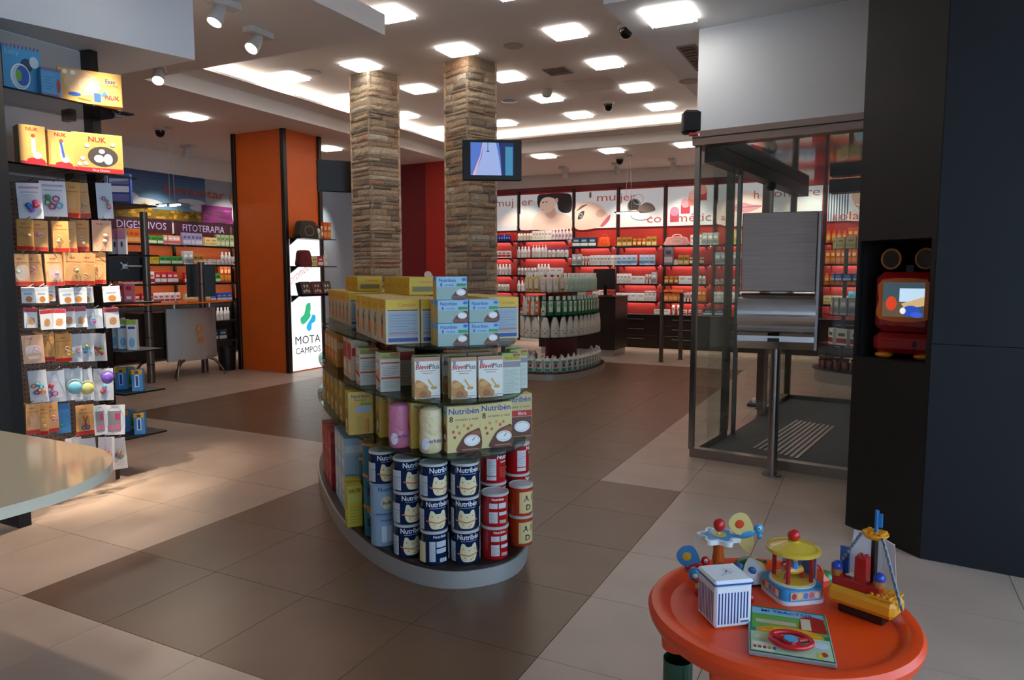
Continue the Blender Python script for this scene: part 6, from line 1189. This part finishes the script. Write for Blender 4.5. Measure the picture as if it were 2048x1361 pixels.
# ================================================================== CHILDREN'S TABLE AND TOYS
TZ = .52
tl_, tr_ = onz(1300, 1195, TZ), onz(1843, 1262, TZ); TC = (tl_ + tr_) / 2; TR = (tl_ - tr_).length / 2
ORG = C('#f24a10'); ORG2 = C('#ee5216')
ta = thing('play_table', 'round orange plastic play table with a thick raised rim', 'table', (TC.x, TC.y, 0))
MB().lathe([(0, TZ - .03), (TR - .05, TZ - .035), (TR - .015, TZ - .045), (TR, TZ - .02), (TR + .004, TZ + .0), (TR - .006, TZ + .016), (TR - .028, TZ + .02), (TR - .05, TZ + .012), (TR - .062, TZ), (0, TZ)], 64, ORG).build('table_top', mat('plastic_orange', attr=True, rough=.38), ta)
for px, py in ((1322, 1240), (1425, 1330), (1760, 1330), (1640, 1150)):
    p = onz(px, py, TZ) - TC; p.z = 0
    if p.length > TR - .07: p = p.normalized() * (TR - .07)
    MB().lathe([(.05, TZ - .036), (.047, TZ - .085), (.044, TZ - .085)], 20, ORG).build('leg_socket', 'plastic', ta, (p.x, p.y, 0)); lgm = MB()
    prof = [(.042, TZ - .12), (.043, .2), (.041, .03), (.041, 0), (0, 0)]; lgm.lathe(prof, 28, C('#1a4a34')); lgm.build('leg', 'plastic', ta, (p.x, p.y, 0))
def TP(px, py, z=TZ): return onz(px, py, z)
cz = TZ + .001
def vb(px): return YAW - math.atan((px - 1024) / F)  # facing the viewer at that spot
# striped tin
p = TP(1447, 1238); t = thing('striped_tin', 'white square tin with dark blue stripes and a lid', 'tin', (p.x, p.y, cz), vb(1447) + math.radians(27)); w, h = .112, .125
mb = MB().box(-w / 2, w / 2, -w / 2, w / 2, 0, h, C('#e4e6e8'), .006)
for cd, a in ((Card(mb, (-w / 2, -w / 2, 0), (1, 0, 0), (0, 0, 1)), 0), (Card(mb, (-w / 2, w / 2, 0), (0, -1, 0), (0, 0, 1)), 1)):
    for k in range(10):
        lo = .012 if not (k > 6 and a == 0) else .026; cd.rect(.010 + k * .0095, lo, .0145 + k * .0095, h - .022, C('#24387e')); cd.k = 1
    if a == 0: cd.rect(.078, .014, .104, .019, C('#4a5a8a'))
mb.build('body', 'print', t); ld = MB().box(-w / 2 - .003, w / 2 + .003, -w / 2 - .003, w / 2 + .003, h, h + .014, C('#e8eaec'), .006).box(-w / 2 - .0035, w / 2 + .0035, -w / 2 - .0035, w / 2 + .0035, h - .001, h + .004, C('#24489a'), .002)
c = Card(ld, (-w / 2, -w / 2, h + .014), (1, 0, 0), (0, 1, 0))
rr = random.Random(2)
for k in range(9): c.line([(rr.uniform(.03, .09), rr.uniform(.03, .08)), (rr.uniform(.03, .09), rr.uniform(.03, .08))], .0008, C('#9a8a92'))
c.line([(.055, .05), (.065, .062)], .003, C('#3a3a3a')); ld.build('lid', 'print', t)
# carousel
p = TP(1583, 1190); t = thing('toy_carousel', 'toy carousel with a yellow canopy, red ball and blue base', 'toy', (p.x, p.y, cz), vb(1583) + math.radians(32))
def rsq(w, n=5): return superell(w, w, n, 32)
MB().prism(rsq(.075), 0, .012, C('#e4e4e6'), True).build('foot', 'plastic', t); MB().prism(rsq(.073), .012, .048, C('#3f94c8'), True).build('base', 'plastic', t); MB().cyl(0, 0, .048, .052, .068, 28, C('#e4e0d4')).cyl(0, 0, .052, .054, .060, 28, C('#e8c03a')).build('platform', 'plastic', t)
st_ = MB(); 
for o_, r_ in (((-.05, -.0735, .016), (1, 0, 0)), ((-.0735, .05, .016), (0, -1, 0))):
    c = Card(st_, o_, r_, (0, 0, 1)); c.rect(0, 0, .1, .026, C('#c8b0a0'))
    for k in range(5): c.ell(.012 + .019 * k, .013, .008, .010, C(('#c83a3a', '#e8c87a', '#4a8ad0', '#d86a7a', '#f0e0d0')[k])); c.k = 2
st_.build('sticker', 'print', t)
for k in range(4):
    a = math.pi / 4 + k * math.pi / 2; MB().cyl(.055 * math.cos(a), .055 * math.sin(a), .054, .145, .0065, 10, C('#a8141a')).build('pillar', 'plastic', t)
MB().lathe([(0, .140), (.074, .140), (.08, .143), (.08, .153), (.074, .156), (.070, .153), (.035, .166), (.018, .172), (.018, .175), (0, .176)], 32, C('#dcb83c')).build('canopy', 'plastic', t); MB().ball((0, 0, .190), .0185, C('#c81a16'), 18, 12).build('top_ball', 'plastic', t)
hs = MB(); hs.tube([(-.03, -.01, .085), (0, -.012, .082), (.025, -.01, .086)], [.010, .012, .011], 8, C('#e0a83a')); hs.tube([(-.025, -.01, .09), (-.036, -.012, .108), (-.046, -.013, .104)], [.009, .008, .006], 8, C('#c8481e'))
for x in (-.026, -.02, .02, .026): hs.tube([(x, -.01, .082), (x * 1.3, -.012, .056)], .0035, 6, C('#b02a1a'))
hs.ball((0, -.012, .118), .010, C('#d8a07a'), 10, 7).ball((0, -.010, .123), .011, C('#2a2030'), 10, 7, (1, 1, .7)).tube([(0, -.012, .088), (0, -.012, .110)], .010, 8, C('#4a9ad8')).build('horse_rider', 'plastic', t)
MB().box(-.002, .07, .05, .054, .052, .12, C('#8a98c8')).box(.066, .070, -.02, .05, .052, .12, C('#8aa4d8')).build('back_panel', 'plastic', t)
# book with wheel
q = [TP(*v, TZ) for v in ((1497, 1312), (1674, 1340), (1652, 1238), (1503, 1220))]; o0 = q[0]; rx = (q[1] - q[0]); ry = (q[3] - q[0]); ang = math.atan2(rx.y, rx.x); bw_, bh_ = rx.length, ((ry.length + (q[2] - q[1]).length) / 2)
t = thing('toy_book', 'children tractor board book with a red toy steering wheel', 'book', (o0.x, o0.y, cz), ang)
mb = MB().box(0, bw_, 0, bh_, 0, .012, C('#9aa0a0'), .002); c = Card(mb, (0, 0, .012), (1, 0, 0), (0, 1, 0), d=.0002); c.rect(.003, .003, bw_ - .003, bh_ - .003, C('#2a7a5a')); c.rect(.01, bh_ * .5, bw_ - .006, bh_ * .96, C('#6aa84a')); c.rect(.01, bh_ * .82, bw_ * .95, bh_ * .96, C('#8ac0dc')); c.rect(.02, bh_ * .62, bw_ * .6, bh_ * .7, C('#c8b090')); c.poly([(bw_ * .62, bh_ * .55), (bw_ * .97, bh_ * .55), (bw_ * .95, bh_ * .86), (bw_ * .8, bh_ * .9), (bw_ * .66, bh_ * .84)], C('#b02a1e')); c.rect(bw_ * .66, bh_ * .58, bw_ * .78, bh_ * .82, C('#d8c8a8')); c.ell(bw_ * .5, bh_ * .45, bw_ * .42, bh_ * .14, C('#e09a2a')); c.text('MI TRACTOR', bw_ * .5, bh_ * .87, .016, C('#1a6aa8'), bold=.02, w=bw_ * .66); c.text('¡PIÉ UN PASEO', bw_ * .54, bh_ * .50, .010, C('#f0d83a'), bold=.015, w=bw_ * .5) if False else c.text('DÉ UN PASEO', bw_ * .54, bh_ * .51, .010, C('#f0d83a'), bold=.015, w=bw_ * .45); c.text('EN TU PROPIO TRACTOR', bw_ * .52, bh_ * .44, .010, C('#f0d83a'), bold=.015, w=bw_ * .72)
c.rect(.006, .006, bw_ - .006, bh_ * .41, C('#b8d0a8')); c.rect(.01, .012, bw_ * .3, bh_ * .2, C('#f0e8d0')); c.ell(bw_ * .16, bh_ * .3, .018, .014, C('#e0d8a0')); c.ell(bw_ * .86, bh_ * .28, .02, .016, C('#c8d8e8')); c.ell(bw_ * .88, bh_ * .12, .008, .012, C('#c83a2a')); c.rect(bw_ * .8, .01, bw_ * .85, bh_ * .12, C('#e0c83a'))
for k in range(5): c.rect(.012 + k * .012, .02, .020 + k * .012, .034, C(('#c83a2a', '#3a8a3a', '#c83a2a', '#8ab03a', '#3a6ac0')[k])); c.k -= 1
mb.build('board', 'gloss', t); cxw, cyw = bw_ * .50, bh_ * .24
wh = MB().tube([(cxw + .052 * math.cos(a), cyw + .042 * math.sin(a), .026) for a in [k * math.pi / 18 for k in range(36)]], .007, 10, C('#c8141e'), True)
for a in (20, 160, 280): wh.tube([(cxw + .02 * math.cos(math.radians(a)), cyw + .016 * math.sin(math.radians(a)), .024), (cxw + .050 * math.cos(math.radians(a)), cyw + .040 * math.sin(math.radians(a)), .026)], .007, 8, C('#c8141e'))
wh.cyl(cxw, cyw, .0125, .028, .024, 20, C('#c8141e')).cyl(cxw, cyw, .028, .031, .018, 20, C('#4aa0d0')); wh.build('steering_wheel', 'plastic', t)
# brick boat
p = TP(1728, 1232); t = thing('brick_boat', 'toy brick sailing boat with a yellow hull, black mast and white sail', 'toy', (p.x, p.y, cz), vb(1728) - math.radians(22)); t.scale = (1, 1, 1.2)
YB_ = C('#e89a1a'); RB_ = C('#a80e10'); BB_ = C('#1a3ea8')
MB().box(-.065, .065, -.03, .03, 0, .022, C('#1a1614'), .004).build('keel', 'plastic', t); MB().box(-.095, .095, -.045, .045, .022, .066, YB_, .012).build('hull', 'plastic', t)
def studs(mb, xs, ys, z, col, r=.0055):
    for x in xs:
        for y in ys: mb.cyl(x, y, z, z + .005, r, 10, col)
    return mb
dk = MB().box(.02, .09, -.04, .04, .066, .070, YB_); studs(dk, (.03, .046, .062, .078), (-.03, -.014, .002, .018), .070, YB_); dk.build('deck', 'plastic', t)
rb = MB().box(-.085, .05, -.03, .0, .066, .088, RB_, .002); studs(rb, (-.075, -.059, .028, .044), (-.023, -.008), .088, RB_); rb.build('red_bricks', 'plastic', t); tw = MB().box(-.022, .012, -.030, .002, .088, .150, RB_, .002); studs(tw, (-.013, .003), (-.022, -.007), .150, RB_); tw.build('brick_tower', 'plastic', t)
MB().cyl(.012, .022, .066, .195, .0095, 14, K_).build('mast', 'plastic', t); cn_ = MB().lathe([(0, .190), (.028, .194), (.036, .202), (.036, .206), (0, .206)], 22, YB_, .012, .022); studs(cn_, (-.010, .006, .022, .034), (.006, .022, .038), .206, YB_); cn_.build('crows_nest', 'plastic', t)
MB().cyl(.014, .022, .206, .262, .0055, 10, C('#1f7ac0')).box(.016, .030, .020, .024, .222, .255, C('#2a8ad0')).build('flag', 'plastic', t)
sl = MB()
for i in range(6):
    u0, u1 = i / 6, (i + 1) / 6; f_ = lambda u: .038 + .018 * math.sin(math.pi * u)
    sl.add([(-.065 + .135 * u0, f_(u0), .085), (-.065 + .135 * u1, f_(u1), .080), (-.055 + .115 * u1, f_(u1), .195 - .012 * u1), (-.055 + .115 * u0, f_(u0), .195 - .012 * u0), (-.065 + .135 * u0, f_(u0) + .003, .085), (-.065 + .135 * u1, f_(u1) + .003, .080), (-.055 + .115 * u1, f_(u1) + .003, .195 - .012 * u1), (-.055 + .115 * u0, f_(u0) + .003, .195 - .012 * u0)], [(0, 1, 2, 3), (7, 6, 5, 4), (0, 4, 5, 1), (3, 2, 6, 7)], C('#f4f4f6'), True)
sl.build('sail', 'matte', t)
for x0, x1 in ((-.02, -.075), (.042, .105)):
    rp2 = MB().tube([(x0, .0, .200), (x1, -.01, .045 if x1 > 0 else .11)], .004, 6, C('#4a5a62'))
    for k in range(9): f_ = k / 9; rp2.ball((x0 + (x1 - x0) * f_, -.01 * f_ - .003, .2 + ((.045 if x1 > 0 else .11) - .2) * f_), .005, C('#6a7a80'), 6, 4)
    rp2.build('rope_ladder', 'plastic', t)
for x in (-.075, .045): MB().ball((x, -.02, .110), .016, BB_, 14, 9, (1, 1, .9)).lathe([(.013, .088), (.016, .098), (.014, .108)], 14, C('#a86a2a'), x, -.02).build('sailor', 'plastic', t)
MB().box(-.078, -.052, .004, .012, .09, .155, C('#1f5ab0')).build('blue_board', 'plastic', t)
# flower mobile with two birds
p = TP(1426, 1150); _d = p - TC; _d.z = 0; p = TC + _d.normalized() * min(_d.length, TR - .105); t = thing('bird_mobile_toy', 'toy flower carousel on an orange trunk with two cardboard birds', 'toy', (p.x, p.y, cz), vb(1421)); t.scale = (1.05, 1.05, 1.28)
MB().lathe([(0, 0), (.052, 0), (.055, .008), (.045, .016), (.04, .016), (.036, .012), (0, .012)], 28, C('#d8b84a')).build('base', 'plastic', t); MB().lathe([(.02, .012), (.016, .03), (.019, .05), (.016, .07), (.018, .10), (0, .10)], 16, C('#c05a14')).build('trunk', 'plastic', t)
fl1 = [( (.058 + .010 * math.cos(6 * a)) * math.cos(a), (.058 + .010 * math.cos(6 * a)) * math.sin(a)) for a in [k * math.pi / 36 for k in range(72)]]
MB().prism(fl1, .100, .112, C('#e8e6e2'), True).prism([(x * .82, y * .82) for x, y in fl1], .112, .1135, C('#4a9ad0')).cyl(0, 0, .1135, .1145, .022, 20, C('#e0c83a')).build('flower', 'plastic', t); MB().cyl(0, 0, .1145, .122, .004, 8, C('#c8c8c8')).ball((0, 0, .138), .0175, C('#c8120e'), 16, 10).build('top_ball', 'plastic', t)
def bird(loc, wing, body, spot, s=1, flip=1):
    b_ = MB(); b_.M = Matrix.Translation(loc) @ Matrix.Rotation(math.radians(-18 * flip), 4, 'Y') @ Matrix.Scale(s, 4)
    b_.prism([(0, 0)], 0, 0) if False else None
    for (P_, y, col) in ((spline([(-.035 * flip, .012), (-.045 * flip, .04), (-.02 * flip, .058), (.012 * flip, .05), (.022 * flip, .01), (0, -.004)], 4), -.004, wing), (spline([(-.02 * flip, -.04), (-.03 * flip, -.01), (.01 * flip, .006), (.016 * flip, -.02), (0, -.05)], 4), .004, wing)):
        n = len(P_); vs = [(x, y - .0012, z) for x, z in P_] + [(x, y + .0012, z) for x, z in P_]; b_.add(vs, [tuple(range(n)), tuple(range(2 * n - 1, n - 1, -1))] + [(i, (i + 1) % n, n + (i + 1) % n, n + i) for i in range(n)], col)
    b_.ball((.0, 0, 0), .016, body, 12, 8, (1.9, .45, .7)); b_.ball((.036 * flip, 0, .004), .0135, body, 12, 8, (1, .6, 1)); b_.ball((.038 * flip, -.008, .007), .005, W_, 8, 6).ball((.039 * flip, -.012, .007), .0025, K_, 6, 5).ball((.034 * flip, -.002, -.014), .008, body, 8, 6)
    cdd = MB(); b_.ball((-.014 * flip, -.0055, .03), .014, spot, 12, 6, (1, .08, .8)); b_.build('bird', 'plastic', t)
bird((.082, -.01, .125), C('#e6d080'), C('#4aa0d0'), C('#e84a1a'), 1.0, 1); bird((-.072, -.02, .03), C('#3a84b8'), C('#b81a1a'), C('#d8a82a'), 1.0, 1)
MB().tube([(-.055, 0, .106), (-.072, 0, .102), (-.072, -.01, .045)], .0022, 6, C('#d8d6d2')).tube([(.055, 0, .106), (.082, -.01, .118)], .0022, 6, C('#d8d6d2')).build('arm', 'plastic', t)
# green and white ball toy
p = TP(1497, 1160); t = thing('beetle_toy', 'green and white rounded beetle toy with blue oval windows', 'toy', (p.x, p.y, cz), vb(1497)); n = 24
for k, (a_, b_, col) in enumerate(((-100, -20, C('#1f6a3a')), (-20, 55, C('#e2e4e6')), (55, 140, C('#e0d49a')), (140, 260, C('#1f6a3a')))):
    w_ = MB()
    for i in range(8):
        for j in range(8):
            A0, A1 = math.radians(a_ + (b_ - a_) * i / 8 - 90), math.radians(a_ + (b_ - a_) * (i + 1) / 8 - 90); E0, E1 = math.pi / 2 * j / 8, math.pi / 2 * (j + 1) / 8
            f_ = lambda A, E: (.062 * math.cos(E) * math.cos(A), .055 * math.cos(E) * math.sin(A), .006 + .068 * math.sin(E)); w_.add([f_(A0, E0), f_(A1, E0), f_(A1, E1), f_(A0, E1)], [(0, 1, 2, 3)], col, True)
    w_.build('shell', 'plastic', t)
MB().lathe([(0, 0), (.055, 0), (.062, .006), (.06, .01)], 24, C('#2a3a8a'), sy=.9).build('base', 'plastic', t)
for A, E in ((-78, 38), (-130, 42)): A_, E_ = math.radians(A), math.radians(E); MB().ball((.062 * math.cos(E_) * math.cos(A_), .055 * math.cos(E_) * math.sin(A_), .006 + .068 * math.sin(E_)), .013, C('#3a6ab0'), 12, 8, (1, .5, 1)).build('window', 'plastic', t)
MB().ball((.05, .01, .062), .007, C('#1f6a3a'), 10, 6).tube([(.02, .0, .07), (.05, .01, .062)], .002, 6, C('#1f6a3a')).build('feeler', 'plastic', t)
# yellow toy car behind the tin
p = TP(1437, 1200); t = thing('toy_car', 'yellow toy car with a red roll bar and blue round figures', 'toy', (p.x, p.y + .02, cz), vb(1437)); MB().box(-.075, .085, -.03, .03, .012, .042, C('#d8b02a'), .014).build('body', 'plastic', t)
for x in (-.06, .085): MB().ball((x, -.03, .018), .016, C('#b01a16'), 12, 8, (1, .5, 1)).build('wheel', 'plastic', t)
MB().tube([(-.04, 0, .035), (-.038, 0, .08), (0, 0, .10), (.045, 0, .095), (.06, 0, .05)], .010, 10, C('#b8141a')).build('roll_bar', 'plastic', t)
for x, z in ((-.078, .072), (.05, .085)): MB().ball((x, -.02, z), .022, C('#3a8ac0'), 14, 9, (.8, .7, 1)).ball((x + .004, -.036, z), .008, C('#e8e8e8'), 8, 6).ball((x + .008, -.034, z - .016), .007, C('#b01a16'), 8, 6).build('figure', 'plastic', t)
p = TP(1672, 1125); _d = p - TC; _d.z = 0; p = TC + _d.normalized() * min(_d.length, TR - .135); t = thing('toy_basket', 'small orange and green toy with a red loop handle behind the carousel', 'toy', (p.x, p.y, cz), vb(1672)); MB().box(-.055, .06, -.035, .035, 0, .055, C('#e84a12'), .018).build('body', 'plastic', t); MB().tube([(-.03, 0, .04), (-.022, 0, .075), (0, 0, .088), (.03, 0, .07), (.045, 0, .035)], .004, 8, C('#d8301a')).build('handle', 'plastic', t); MB().ball((.045, .01, .03), .026, C('#1f8a4a'), 12, 8).build('knob', 'plastic', t)
# tidy: shapes that were never placed
for o in list(bpy.data.objects):
    if o.get('label') == 'tmp':
        for ch in list(o.children): bpy.data.objects.remove(ch)
        bpy.data.objects.remove(o)
